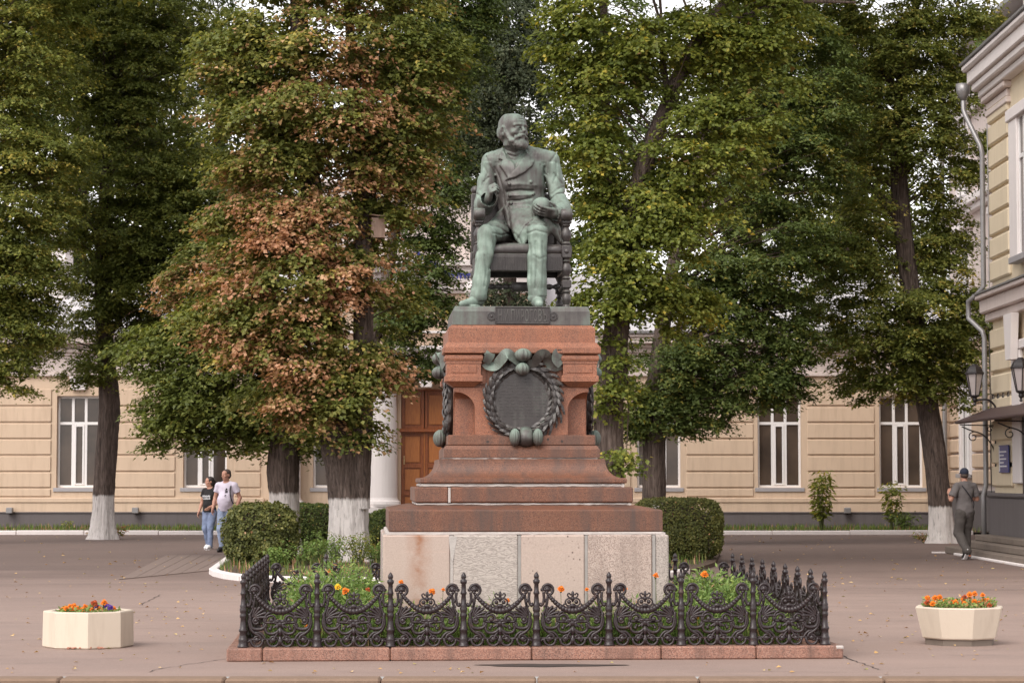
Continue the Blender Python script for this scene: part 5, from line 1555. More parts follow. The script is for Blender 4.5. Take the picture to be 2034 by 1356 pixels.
# lower rail with rosettes and hanging rings
st_([(815, 793), (1133, 793)], 8, sm=False)
for x in (925, 1072):
    st_(spiral(x, 805, 52, 52, 170, 370, 14), 10, sm=False); st_(spiral(x, 800, 44, 20, 10, 250, 14), 8, sm=False); kn(x, 797, 21)
st_([(870, 800), (840, 815), (828, 850)], 8); st_([(1133, 760), (1133, 850)], 12, False, sm=False); kn(1133, 812, 20, False, 30)
# big side scrolls
st_([(940, 640), (915, 655), (893, 640), (893, 612), (915, 600), (945, 615)], 9); kn(915, 628, 19)
st_([(860, 560), (868, 640), (885, 690), (935, 702), (985, 690), (1010, 655)], 12); st_([(870, 585), (855, 640), (872, 700), (905, 735), (950, 760), (962, 790)], 11)
st_([(905, 735), (950, 735), (985, 765), (1000, 795)], 9)
# volutes either side of the middle
st_(spiral(1055, 622, 14, 54, 200, 560, 22) + [(1110, 650), (1100, 690)], 10); kn(1055, 622, 20)
st_(spiral(1055, 622, 76, 62, 40, 205, 14) + [(985, 660), (985, 690)], 10)
st_([(1133, 690), (1112, 720), (1070, 742), (1020, 735), (1000, 700), (1010, 672)], 11)
st_([(1133, 700), (1105, 742), (1085, 775), (1080, 797)], 10); st_([(1133, 690), (1133, 760)], 14, False, sm=False)
st_([(1055, 668), (1050, 690), (1030, 700)], 9); kn(1043, 700, 14)
st_([(1070, 690), (1100, 670), (1133, 640)], 9)
st_([(1085, 628), (1133, 632)], 12, sm=False); kn(1133, 655, 22, False, 26)
# palmettes
for i, an in enumerate((8, 25, 42, 59, 76)):
    L_ = (120, 128, 126, 112, 90)[i]; a = rad(an)
    st_([(882 + 12 * math.cos(a), 606 - 12 * math.sin(a)), (882 + L_ * .6 * math.cos(a), 604 - L_ * .6 * math.sin(a)), (882 + L_ * math.cos(a - .06), 604 - L_ * math.sin(a - .06))], 8, True, 12)
    kn(882 + L_ * math.cos(a - .06), 604 - L_ * math.sin(a - .06), 13)
# hooks beside the posts
st_(spiral(905, 355, 45, 50, 200, -60, 18) + [(925, 425)], 10); kn(903, 352, 22, True, None, 18); st_(spiral(905, 355, 30, 24, 180, -40, 12), 7, sm=False)
st_([(840, 355), (880, 355)], 9, sm=False)
st_([(866, 375), (872, 420), (866, 470), (850, 500)], 10); st_([(850, 500), (838, 490), (845, 472)], 9); kn(846, 492, 15); st_([(872, 430), (895, 470), (888, 505), (872, 498)], 9)
st_([(905, 410), (900, 470), (880, 540), (862, 570)], 9)
scr_m = scr.mesh('scrollwork', M['iron'], True)
# swag
sw_ = MB()
sp = smooth_path([(878, 350), (912, 400), (945, 440), (1000, 492), (1060, 530), (1133, 545), (1206, 530), (1266, 492), (1321, 440), (1354, 400), (1388, 350)], 5)
n = len(sp)
for i, q in enumerate(sp):
    t = abs(i / (n - 1) - .5) * 2
    sw_.ball((u_(*q)[0], -.004 * (i % 2), u_(*q)[1]), ((14 + 17 * (1 - t)) / ZS * (1.0 if i % 2 else .82)), 8, 5)
sw_.tube([(u_(*q)[0], 0, u_(*q)[1]) for q in sp], 13 / ZS, 6)
sw_m = sw_.mesh('swag', M['iron'], True)
# crest
crs = MB()
for m_ in (1, -1):
    crs.tube([(m_ * u_(*q)[0], 0, u_(*q)[1]) for q in spiral(1100, 468, 34, 34, 0, 330, 14)], 9 / ZS, 6); crs.ball((m_ * u_(1100, 466)[0], 0, u_(1100, 466)[1]), 20 / ZS, 8, 6)
    crs.tube([(m_ * u_(*q)[0], 0, u_(*q)[1]) for q in smooth_path([(1133, 430), (1100, 425), (1085, 400), (1100, 388), (1115, 405)], 3)], 8 / ZS, 6)
    crs.tube([(m_ * u_(*q)[0], 0, u_(*q)[1]) for q in smooth_path([(1060, 480), (1050, 500), (1075, 515), (1133, 505)], 3)], 10 / ZS, 6)
crs.ball((0, 0, u_(0, 400)[1]), (15 / ZS, 12 / ZS, 34 / ZS), 8, 6); crs.ball((0, 0, u_(0, 435)[1]), 20 / ZS, 8, 5); crs.ball((0, 0, u_(0, 500)[1]), (34 / ZS, 16 / ZS, 22 / ZS), 8, 5)
cr_m = crs.mesh('crest', M['iron'], True)
for k in range(4):
    R = Matrix.Rotation(k * math.pi / 2, 4, 'Z')
    for i in range(8):
        p = R @ Vector((-FW + BAY * i, -FW, 0)); po = bpy.data.objects.new('post', post_m); link(po, fence); po.location = p
        q = R @ Vector((-FW + BAY * (i + .5), -FW, 0))
        pn = bpy.data.objects.new('panel', scr_m); link(pn, fence); pn.location = q; pn.rotation_euler.z = k * math.pi / 2
        for nm, me in (('swag', sw_m), ('crest', cr_m)):
            c_ = bpy.data.objects.new(nm, me); link(c_, pn)
# ------------------------------------------------------------------ foliage
def unit(a): return a / (np.linalg.norm(a, axis=-1, keepdims=True) + 1e-9)
def leaf_arrays(Pp, tdir, nrm, L, wid=.42, fold=.10):
    """folded kite leaves: base, side, tip, side"""
    n = unit(nrm); t = unit(tdir - n * np.sum(tdir * n, 1, keepdims=True)); b = np.cross(n, t); L = L[:, None]
    mid = Pp + t * L * .42
    V = np.stack([Pp, mid + b * L * wid + n * L * fold, Pp + t * L - n * L * fold * .6, mid - b * L * wid + n * L * fold], 1)
    return V.reshape(-1, 3)
def leaf_tris(Pp, tdir, nrm, L, wid=.42):
    """small far leaves: one triangle each, broad base and drawn-out tip"""
    n = unit(nrm); t = unit(tdir - n * np.sum(tdir * n, 1, keepdims=True)); b = np.cross(n, t); L = L[:, None]
    return np.stack([Pp + b * L * wid, Pp + t * L, Pp - b * L * wid * .8 + t * L * .12], 1).reshape(-1, 3)

class Foliage:
    def __init__(s): s.V = []; s.F = []; s.t = []; s.d = []; s.n = 0; s.leaves = 0
    def add(s, V, tint, dry, tri=False):
        V = V.astype(np.float32); k = 3 if tri else 4; n = len(V) // k
        i = np.arange(n)[:, None] * k + s.n
        if tri: s.F.append(i + np.array([0, 1, 2])); s.t.append(tint); s.d.append(dry)
        else:
            s.F.append(np.stack([i + np.array([0, 2, 1]), i + np.array([0, 3, 2])], 1).reshape(-1, 3)); s.t.append(np.repeat(tint, 2)); s.d.append(np.repeat(dry, 2))
        s.V.append(V); s.n += len(V); s.leaves += n
    def build(s, name, mat, parent):
        me = fast_mesh(name, np.concatenate(s.V), np.concatenate(s.F), mat, {'tint': ('FACE', np.concatenate(s.t)), 'dry': ('FACE', np.concatenate(s.d))})
        return obj(name, me, None, parent), s.leaves

def spray(F, c, o, s, rng, T=7, K=17, leaf=.095, droop=.45, rise=.15, dry=0.0, tint0=0.0, up=.8, wid=.42, tri=False):
    """boughs: centres c (B,3), outward directions o (B,3), sizes s (B)"""
    B = len(c)
    if B == 0: return
    o = o.copy(); o[:, 2] = 0; o = unit(o); lat = np.stack([-o[:, 1], o[:, 0], 0 * o[:, 0]], 1)
    ph = (np.linspace(-1.35, 1.35, T)[None, :] + rng.normal(0, .18, (B, T)))
    ln = s[:, None] * rng.uniform(.65, 1.1, (B, T)) * (.55 + .45 * np.cos(ph * .8))
    dr = o[:, None, :] * np.cos(ph)[..., None] + lat[:, None, :] * np.sin(ph)[..., None]
    t = np.linspace(.12, 1, K)[None, None, :] + rng.normal(0, .03, (B, T, K))
    zz = (rise * t - droop * t * t) * s[:, None, None] * rng.uniform(.7, 1.3, (B, T, 1))
    Pp = c[:, None, None, :] - o[:, None, None, :] * s[:, None, None, None] * .35 + dr[:, :, None, :] * (ln[:, :, None] * t)[..., None]
    Pp[..., 2] += zz
    Pp += rng.normal(0, 1, Pp.shape) * np.array([.055, .055, .045]) * (leaf / .095)
    n = B * T * K
    Pp = Pp.reshape(n, 3); D = np.repeat(dr[:, :, None, :], K, 2).reshape(n, 3)
    sgn = np.where(np.arange(n) % 2 == 0, 1, -1)[:, None]
    side = np.cross(D, np.array([0, 0, 1.0])) * sgn
    nrm = D * .45 + np.array([0, 0, up]) + rng.normal(0, .34, (n, 3))
    td = D * .55 + side * .6 + np.array([0, 0, -.45]) + rng.normal(0, .3, (n, 3))
    Ls = leaf * rng.uniform(.65, 1.2, n)
    bt = rng.normal(0, .13, (B, 1, 1)); tint = np.clip(.45 + tint0 + bt + rng.normal(0, .2, (B, T, K)), 0, 1).reshape(n)
    dv = np.zeros((B, T, K))
    dd = dry if hasattr(dry, '__len__') else np.full(B, dry)
    # scorched from the tips inwards
    bd = np.where(dd[:, None, None] > .01, dd[:, None, None] + .55 * (np.clip(t, 0, 1) - .62) + rng.normal(0, .15, (B, T, 1)) + rng.normal(0, .06, (B, T, K)), 0)
    dv = np.where(bd > .45, np.clip(.55 + (bd - .45) * 1.6, 0, 1), np.clip(bd, 0, 1) * .25)
    if tri: F.add(leaf_tris(Pp, td, nrm, Ls * 1.05, wid), tint, dv.reshape(n), True)
    else: F.add(leaf_arrays(Pp, td, nrm, Ls, wid), tint, dv.reshape(n))

NLEAF = 0
def make_tree(name, label, group, base, depth, trunks, regions, mat, seed, leaf=.090, barkmat=None, dens=1.0, bough=.72, droop=.45, limbs=(), T=8, K=20, tint0=0.0, tri=True, cat='tree', twig_r=.015, back=.30, up=.8):
    """trunks: list of px paths [(px,py,radius m)], all at the tree's depth; regions: (cx,cy,rx,ry[,dry[,dy]]) ellipses in photo px at that depth"""
    global NLEAF
    rng = np.random.default_rng(seed)
    b = P(*base, depth); b.z = 0; bv = np.array(b)
    root = thing(name, label, cat, b, 0, group)
    axis = []
    tb = MB()
    for ti, path in enumerate(trunks):
        pts = [np.array(P(p[0], p[1], depth + (p[3] if len(p) > 3 else 0))) - bv for p in path]
        if ti == 0: pts[0][2] = -.05
        rs = [p[2] for p in path]
        sm = smooth_path([(*p, r) for p, r in zip(pts, rs)], 9)
        seg = 52 if max(rs) > .12 else 8
        n0 = len(sm); vs = []; fs = []
        for i, q in enumerate(sm):
            flare = 1 + (.28 * math.exp(-max(q[2], 0) / .22) if ti == 0 else 0)
            for k in range(seg):
                a = 2 * math.pi * k / seg
                rr = q[3] * (flare + (.16 * math.exp(-max(q[2], 0) / .3) * math.sin(5 * a + seed) if ti == 0 else 0)) * (1 + .06 * math.sin(3 * a + seed + q[2] * .8) + .04 * math.sin(7 * a + q[2] * 1.3 + seed) + .035 * math.sin(17 * a - q[2] * 2.1 + 2 * math.sin(q[2] * 3)) + random.uniform(-.03, .03))
                vs.append((q[0] + rr * math.cos(a), q[1] + rr * math.sin(a), q[2]))
        for i in range(n0 - 1):
            for k in range(seg):
                a = i * seg + k; c_ = i * seg + (k + 1) % seg; fs.append((a, c_, c_ + seg, a + seg))
        fs.append(tuple((n0 - 1) * seg + k for k in range(seg)))
        if ti == 0: tb.add(vs, fs)
        else: obj('stem', MB().add(vs, fs), barkmat or M['bark'], root, True)
        axis += [q for q in sm]
    obj('trunk', tb, barkmat or M['bark'], root, True)
    ax = np.array([a[:3] for a in axis])
    F = Foliage(); br = MB()
    mpp = depth / F_PX
    zlow = min(P(R[0], R[1] + R[3] * .5, depth).z for R in regions if R[2] > 55) + .15
    for R in regions:
        cx_, cy_, rx, ry = R[:4]; dry = R[4] if len(R) > 4 else 0.0; dyo = R[5] if len(R) > 5 else 0.0; lf = R[6] if len(R) > 6 else leaf; dn = R[7] if len(R) > 7 else 1.0
        c = np.array(P(cx_, cy_, depth + dyo)) - bv
        ax_, az = rx * mpp, ry * mpp; ay = min((ax_ + az) / 2, 2.6)
        sc_ = bough * (lf / leaf) ** .8
        nb = max(2, int(math.pi * ax_ * az * 12.5 * dens * dn / (sc_ / .72) ** 1.6))
        q = unit(rng.normal(0, 1, (nb * 3, 3))); q = q[(q[:, 1] < .25) | (rng.random(len(q)) < back)][:nb]
        q *= rng.uniform(.30, 1.0, (len(q), 1)) ** .5
        cc = c + q * np.array([ax_, ay, az])
        # outward from the nearest stem
        d2 = np.linalg.norm(cc[:, None, :2] - ax[None, :, :2], axis=2) + .25 * np.abs(cc[:, None, 2] - ax[None, :, 2])
        near = ax[np.argmin(d2, 1)]
        o = cc - near; o += rng.normal(0, .35, o.shape) + q * .5
        s = sc_ * rng.uniform(.65, 1.25, len(cc))
        db = np.clip(dry + .9 * vnoise(cc[:, 0] * 1.1 + 7, cc[:, 1] * 1.1, cc[:, 2] * 1.5) + rng.normal(0, .14, len(cc)), 0.02, 1) if dry > .12 else np.zeros(len(cc))
        spray(F, cc, o, s, rng, T, K if lf < .15 else max(9, K // 2), lf, droop, .15, db, tint0, up, .42, tri)
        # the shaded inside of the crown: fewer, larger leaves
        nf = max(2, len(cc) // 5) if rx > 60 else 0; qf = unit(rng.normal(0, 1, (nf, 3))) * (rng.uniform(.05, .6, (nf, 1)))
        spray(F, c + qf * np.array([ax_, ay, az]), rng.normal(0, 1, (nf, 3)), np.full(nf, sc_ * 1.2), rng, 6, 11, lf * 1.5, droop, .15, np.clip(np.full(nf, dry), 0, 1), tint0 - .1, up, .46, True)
        for i in range(0, len(cc), 4 if dn >= .99 else 8):
            p1 = cc[i]; hd = np.linalg.norm(p1[:2] - near[i][:2])
            j = np.argmin(np.linalg.norm(ax[:, :2] - near[i][:2], axis=1) + np.abs(ax[:, 2] - max(p1[2] - .45 * hd - .2 + rng.normal(0, .4), zlow)))
            p0 = ax[j]; m1 = p0 * .5 + p1 * .5 + np.array([rng.normal(0, .12), rng.normal(0, .12), .12 * hd])
            L_ = np.linalg.norm(p1 - p0); r0 = twig_r * (.5 + .35 * min(L_, 4))
            br.tube(smooth_path([p0, m1, p1], 3), list(np.linspace(r0, .006, 7)), 4)
    if br.v: obj('branches', br, M['twig'], root, fixn=False)
    for lp in limbs:
        pts = [np.array(P(p[0], p[1], depth + (p[3] if len(p) > 3 else 0))) - bv for p in lp]
        sm = smooth_path(pts, 5); rs = np.interp(np.linspace(0, 1, len(sm)), np.linspace(0, 1, len(lp)), [p[2] for p in lp])
        obj('limb', MB().tube(sm, list(rs), 9), barkmat if barkmat and False else M['bark'], root, True)
    o_, n = F.build('crown', mat, root); NLEAF += n
    return root

PAINT = {z: bark('bark_whitewashed_to_%d' % int(z * 100), z) for z in (1.15, 1.0, 1.3, 1.22, .9)}
TG = 'lindens and maples behind the monument'

# T1 far left, its trunk outside the frame
make_tree('linden_tree', 'yellow green linden at the far left edge, drooping boughs over the house wall', TG, (-90, 1080), 57, [[(-90, 1085, .34), (-85, 800, .28), (-70, 500, .22), (-40, 200, .16), (-20, -60, .10)]],
          [(30, 90, 160, 170, .06), (40, 330, 150, 190, .05), (25, 520, 130, 120), (25, 640, 110, 90), (20, 735, 85, 45), (55, 610, 60, 50), (-130, 300, 120, 300, 0, 0, .12, .6), (120, -160, 260, 180, 0, 0, .2, .5)], M['leaf_mid'], 21, dens=1.15, tint0=.14)
# T2 slim trunk in front of the left windows
make_tree('linden_tree', 'slim dark trunked linden with whitewashed foot before the left-hand house window', TG, (205, 1068), 61.6,
          [[(206, 1074, .30), (207, 990, .275), (213, 880, .275), (217, 800, .27), (208, 690, .22), (203, 600, .21), (206, 480, .18), (212, 330, .14), (222, 150, .10), (230, -30, .05)]],
          [(250, 400, 190, 150), (330, 540, 160, 120), (230, 560, 110, 60), (190, 640, 60, 50, 0, -.4), (200, 720, 55, 50, .05, -.5), (160, 745, 45, 22, 0, -.3), (400, 420, 130, 140), (270, 250, 150, 110, .06), (200, 120, 200, 120, .08), (330, 660, 110, 50), (140, 30, 120, 80), (330, 50, 110, 90, .1), (60, 700, 60, 30), (250, -180, 330, 170, 0, 0, .2, .55)], M['leaf_mid'], 22, barkmat=PAINT[1.15], dens=1.1, tint0=-.06)
# T3 whitewashed trunk behind the left bush
make_tree('linden_tree', 'dark leaved linden with broad low boughs, its whitewashed trunk rising behind the left clipped bush', TG, (566, 1105), 47.0,
          [[(570, 1108, .30), (566, 1000, .285), (563, 930, .31), (568, 850, .30), (558, 740, .22), (545, 640, .14), (535, 600, .05)]],
          [(430, 760, 170, 110, .04), (370, 830, 120, 70), (430, 850, 120, 50), (555, 870, 80, 40), (330, 700, 110, 70), (480, 660, 130, 100, .12), (430, 560, 110, 90, .18), (620, 860, 60, 45, .1)], M['leaf_mid'], 23, barkmat=PAINT[1.3], dens=1.15, tint0=-.10)
# T4 the big two-stemmed one with scorched leaves
make_tree('linden_tree', 'large two-stemmed linden with reddish brown scorched leaves left of the statue, whitewashed foot', TG, (692, 1122), 43.3,
          [[(694, 1126, .36), (693, 1020, .345), (686, 940, .36), (678, 880, .41), (668, 800, .34), (655, 700, .28), (640, 560, .25), (625, 440, .23), (608, 300, .21), (598, 150, .18), (590, -20, .14)],
           [(720, 1010, .13, -.15), (718, 900, .17, -.28), (720, 780, .19, -.2), (722, 640, .18, -.1), (722, 470, .165), (715, 330, .14), (700, 150, .1), (690, -20, .06)]],
          [(570, 570, 140, 110, .40, -.6), (600, 470, 110, 70, .50, -.8), (560, 680, 150, 70, .44, -.7), (480, 520, 90, 60, .18), (450, 610, 100, 80, .14), (690, 550, 110, 60, .50, -.7), (780, 560, 60, 100, .26, .8, .09, .6), (640, 790, 130, 70, .26, -.6), (740, 730, 80, 60, .22, -.4), (560, 790, 90, 60, .15), (700, 860, 60, 35, .2, -.4),
           (540, 260, 130, 110, .20, -.5), (460, 110, 100, 90, .34, -.4), (640, 230, 120, 90, .26, -.9), (620, 90, 180, 90, .22, -.5), (730, 300, 110, 90, .30, -.4), (800, 210, 110, 120, .16), (790, 330, 80, 60, .34), (770, 400, 80, 70, .18), (500, 340, 90, 60, .40), (560, 410, 110, 55, .34, -.5), (660, 430, 75, 45, .38, -.7), (470, 450, 80, 50, .22), (740, 470, 60, 45, .3, .4), (850, 90, 100, 100, .12), (690, -30, 220, 60, .2), (660, -260, 330, 200, .2, 0, .18, .5)],
          M['leaf_mid'], 24, barkmat=PAINT[1.22], dens=1.1, tint0=.05, tri=False)
kn_p = P(674, 905, 42.93); kr_ = [o for o in COL.objects if o.get('label', '').startswith('large two-stemmed linden')][0]
obj('knot', MB().ball((kn_p.x - kr_.location.x, kn_p.y - kr_.location.y, kn_p.z), (.085, .05, .075), 12, 8), M['bark_cut'], kr_, True)
# dark trees behind, between the scorched linden and the statue
make_tree('maple_tree', 'dark green maple standing behind the scorched linden, left of the statue', TG, (712, 1060), 55,
          [[(712, 1062, .2), (718, 800, .18), (760, 600, .15), (800, 350, .12), (820, 60, .06)]],
          [(830, 640, 90, 90), (850, 540, 70, 80), (810, 740, 70, 40), (870, 350, 80, 90), (860, 200, 90, 120), (790, 120, 120, 140), (900, 90, 100, 110), (840, 450, 60, 60), (880, 700, 30, 30), (930, 20, 80, 60), (900, 470, 40, 40), (850, -180, 240, 170, 0, 0, .2, .5)], M['leaf_dark'], 25, dens=1.0)
make_tree('spruce_tree', 'blue green spruce rising straight behind the statue', TG, (1016, 1040), 60,
          [[(1016, 1046, .2), (1014, 700, .18), (1010, 300, .14), (1005, -60, .06)]],
          [(1010, 330, 100, 110), (1000, 190, 105, 110), (1000, 70, 95, 110), (1000, 450, 60, 45), (930, 320, 50, 90), (1010, 600, 70, 22), (985, 575, 40, 25), (940, 210, 60, 90), (1075, 120, 60, 80), (1000, -130, 100, 120, 0, 0, .16, .6)], M['leaf_spruce'], 26, leaf=.085, droop=.7, dens=1.15, up=.3, T=8, K=18)
# T6 maple leaning right
make_tree('maple_tree', 'light yellow green maple with trunk leaning right, just right of the statue', TG, (1212, 1100), 42,
          [[(1210, 1104, .27), (1210, 950, .26), (1211, 820, .25), (1222, 690, .23), (1236, 560, .21), (1255, 430, .185), (1285, 310, .165), (1325, 210, .15), (1362, 120, .13), (1420, 30, .11), (1500, -60, .08)],
           [(1330, 195, .07), (1318, 140, .06), (1316, 60, .04)]],
          [(1200, 600, 70, 90, .02, -.4), (1190, 460, 60, 90, .02), (1270, 520, 100, 110, .05, -.5), (1160, 280, 80, 120, .02), (1260, 380, 110, 90, .04, .6), (1350, 420, 100, 100, .12, -.4), (1400, 290, 120, 100, .12, -.5), (1210, 130, 120, 100, .04), (1340, 90, 140, 80, .06, -.3), (1500, 150, 110, 120, .06), (1480, 40, 160, 60, .04), (1130, 60, 80, 90), (1330, 610, 90, 70, .04), (1215, 735, 50, 40, 0, -.5), (1235, 905, 36, 32, 0, -.5), (1230, 800, 40, 36), (1400, -220, 330, 190, 0, 0, .18, .5)],
          M['leaf_yellow'], 27, dens=.95, tint0=.0, tri=False, limbs=[[(1255, 430, .05), (1240, 380, .04), (1270, 480, .02)], [(1700, 5, .02), (1560, 6, .045), (1460, 40, .06), (1400, 60, .07)], [(1240, 540, .035), (1262, 500, .03), (1275, 450, .012)]])
# T7 trunk behind the right hedge
make_tree('linden_tree', 'broad dark green linden with thick trunk behind the right clipped hedge', TG, (1299, 1075), 55.5,
          [[(1299, 1078, .28), (1300, 980, .27), (1301, 900, .265), (1303, 820, .26), (1310, 700, .2), (1330, 560, .16), (1370, 380, .13), (1420, 150, .08)]],
          [(1290, 820, 90, 50), (1330, 740, 120, 70, .04), (1400, 800, 110, 45), (1480, 770, 130, 50), (1450, 690, 130, 60, .06), (1560, 760, 70, 50), (1520, 620, 120, 60, .03), (1580, 690, 70, 60), (1540, 500, 140, 110, .05), (1440, 560, 120, 90), (1560, 330, 140, 130, .06), (1620, 190, 120, 120), (1380, 840, 60, 30), (1250, 850, 40, 30), (1500, 200, 120, 110), (1520, 60, 140, 90), (1540, -200, 320, 180, 0, 0, .2, .5)],
          M['leaf_dark'], 28, barkmat=PAINT[1.0], dens=1.1, tint0=.10)
# T8 right tree
make_tree('linden_tree', 'tall linden at the right beside the man in the cap, whitewashed leaning trunk', TG, (1870, 1077), 58,
          [[(1872, 1080, .30), (1868, 1000, .275), (1858, 900, .27), (1845, 820, .26), (1825, 700, .24), (1806, 560, .23), (1792, 440, .22), (1786, 330, .20), (1790, 200, .16), (1805, 80, .12), (1830, -40, .08)]],
          [(1790, 620, 150, 80, .03, -.4), (1740, 700, 130, 70, .02, -.3), (1850, 690, 90, 60), (1830, 760, 90, 40), (1700, 770, 60, 40), (1900, 560, 60, 80), (1860, 460, 80, 80, .02, .5), (1700, 520, 100, 90), (1720, 400, 60, 70), (1880, 330, 60, 90), (1730, 270, 100, 90, .03), (1820, 260, 80, 70, .02, -.6), (1860, 180, 80, 90, .02), (1780, 110, 150, 100, .03), (1880, 40, 110, 70), (1960, 35, 60, 40), (1690, 110, 90, 110), (1910, 770, 40, 55), (1640, 600, 60, 70), (1935, 300, 45, 70), (1940, 640, 40, 80), (1935, 170, 40, 40), (1640, 20, 80, 60), (1905, 690, 60, 70), (1800, -200, 260, 180, 0, 0, .2, .5)],
          M['leaf_mid'], 29, barkmat=PAINT[.9], dens=1.0, tint0=.10, limbs=[[(1790, 440, .12), (1745, 385, .09), (1700, 350, .05)], [(1786, 300, .10), (1760, 230, .08), (1720, 190, .06), (1690, 170, .03)], [(1790, 200, .09), (1760, 150, .07), (1730, 120, .03)]])
# trees beyond the house
BG = 'trees beyond the yellow house'
bgs = [((150, 1030), [(150, 1030, .35), (158, 400, .28), (165, 100, .2)], [(160, 330, 190, 210), (120, 120, 220, 170), (250, 500, 150, 100), (60, 520, 120, 90)], 'leaf_dark', 'dark tree with bare upper trunk showing above the left roof'),
       ((300, 1030), [(300, 1030, .3), (300, 300, .22), (300, 0, .15)], [(290, 120, 170, 150), (330, 320, 120, 120)], 'leaf_mid', 'green tree beyond the house behind the slim left trunk'),
       ((430, 1030), [(430, 1030, .3), (435, 400, .24), (440, 60, .15)], [(430, 330, 180, 200), (420, 90, 170, 120), (520, 520, 120, 110), (570, 400, 110, 110), (560, 200, 120, 110)], 'leaf_dark', 'dense dark tree beyond the roof behind the scorched linden'),
       ((905, 1030), [(905, 1030, .3), (905, 300, .24), (905, 0, .15)], [(880, 200, 150, 170), (800, 330, 130, 130)], 'leaf_mid', 'green tree beyond the house left of the spruce'),
       ((1200, 1030), [(1200, 1030, .3), (1200, 300, .24), (1200, 0, .15)], [(1190, 260, 150, 170), (1160, 480, 110, 110), (1290, 400, 120, 130), (1230, 90, 150, 110), (1330, 620, 80, 40)], 'leaf_dark', 'dark tree beyond the house behind the leaning maple'),
       ((1500, 1030), [(1500, 1030, .35), (1500, 300, .28), (1500, 0, .15)], [(1480, 420, 170, 150), (1600, 260, 160, 170), (1450, 190, 160, 150), (1640, 480, 120, 110)], 'leaf_mid', 'green tree beyond the right-hand roof'),
       ((1690, 1030), [(1690, 1030, .35), (1690, 300, .28), (1690, 0, .15)], [(1730, 380, 140, 170), (1720, 160, 130, 130), (1800, 520, 110, 100)], 'leaf_yellow', 'bright green tree glimpsed beyond the right roof')]
for i, (bpx, tr, rg, mt, lab) in enumerate(bgs):
    make_tree('background_tree', lab, BG, bpx, 90 + 3 * (i % 3), [tr], [(*r, 0, 0) for r in rg] + [(bpx[0], -150, 230, 160, 0, 0, .28, .5)], M[mt], 60 + i, leaf=.20, bough=1.25, dens=.62, T=6, K=12)

# birdhouse on the right stem of the scorched linden
bh = P(750, 452, 43.1)
t = thing('birdhouse', 'weathered board birdhouse with sloping lid on the scorched linden stem', 'birdhouse', bh, rad(8))
obj('front_board', MB().box(-.13, .13, -.14, -.118, -.20, .17, .004), M['wood_raw'], t)
obj('side_board', MB().box(-.13, -.108, -.116, .12, -.20, .18, .004), M['wood_raw'], t)
obj('side_board', MB().box(.108, .13, -.116, .12, -.20, .18, .004), M['wood_raw'], t)
obj('floor_board', MB().box(-.106, .106, -.116, .12, -.20, -.18), M['wood_raw'], t)
obj('lid', MB().box(-.17, .16, -.20, .16, .0, .02, .004, M=Matrix.Translation((0, 0, .195)) @ Matrix.Rotation(rad(6), 4, 'Y')), M['wood_raw'], t)
obj('mounting_bar', MB().box(-.40, .05, .12, .15, -.05, .02), M['wood_raw'], t)
# pennants
pn0 = P(800, 470, 66); pn1 = P(985, 530, 66)
t = thing('pennant_string', 'sagging string of small blue pennants between trees behind the statue', 'bunting', pn0)
pp = [np.array(pn0 * (1 - u) + pn1 * u - pn0) + np.array((0, 0, -.9 * math.sin(math.pi * u) * .6)) for u in np.linspace(0, 1, 25)]
obj('cord', MB().tube(pp, .006, 4), M['print_white'], t)
for i in range(1, 24):
    p = pp[i]; obj('pennant', MB().prism([(p[0] - .075, p[2]), (p[0] + .075, p[2]), (p[0] + .01 * (-1) ** i, p[2] - .20)], p[1] - .002, p[1] + .002), M['pennant'], t)

# ------------------------------------------------------------------ planted island with bushes behind the monument
isl = [G(*p) for p in ((416, 1139), (424, 1144), (445, 1149), (475, 1153), (560, 1157), (800, 1160), (1100, 1160), (1290, 1156), (1370, 1140), (1420, 1124), (1430, 1104), (1405, 1084), (1200, 1078), (900, 1077), (620, 1080), (500, 1090), (452, 1112))]
n_i = len(isl)
island = structure(obj('planting_island', MB().add([(p.x, p.y, .07) for p in isl] + [(p.x, p.y, -.02) for p in isl], [tuple(range(n_i))] + [(i, (i + 1) % n_i, n_i + (i + 1) % n_i, n_i + i) for i in range(n_i)]), M['soil']))
ik = bpy.data.objects.new('island_kerb', None); link(ik); structure(ik)
for i in range(len(isl)):
    if 8 <= i <= 15: continue
    a_, b_ = isl[i], isl[(i + 1) % len(isl)]
    d_ = (b_ - a_); L_ = d_.length; nseg = max(1, round(L_ / 1.6)) if i not in (8, 9, 10) else 1
    ang = math.atan2(d_.y, d_.x)
    for k in range(nseg):
        Mx = Matrix.Translation(a_ + d_ * (k / nseg)) @ Matrix.Rotation(ang, 4, 'Z')
        obj('kerb_stone', MB().box(.004, L_ / nseg - .004, -.01, .13, -.05, .10, .015, M=Mx), M['whitewash'], ik)

def pts_in_poly(n, poly):
    xs = np.array([p.x for p in poly]); ys = np.array([p.y for p in poly]); out = []
    got = 0
    while got < n:
        x = RNG.uniform(xs.min(), xs.max(), n * 2); y = RNG.uniform(ys.min(), ys.max(), n * 2)
        m = poly_sd(x, y, [(p.x, p.y) for p in poly]) < -.15
        out.append(np.stack([x[m], y[m]], 1)); got += m.sum()
    return np.concatenate(out)[:n]
blades(7000, lambda n: np.concatenate([pts_in_poly(n, isl), np.full((n, 1), .07)], 1), .06, .22, .010, M['grass'], 'island_grass', .25)

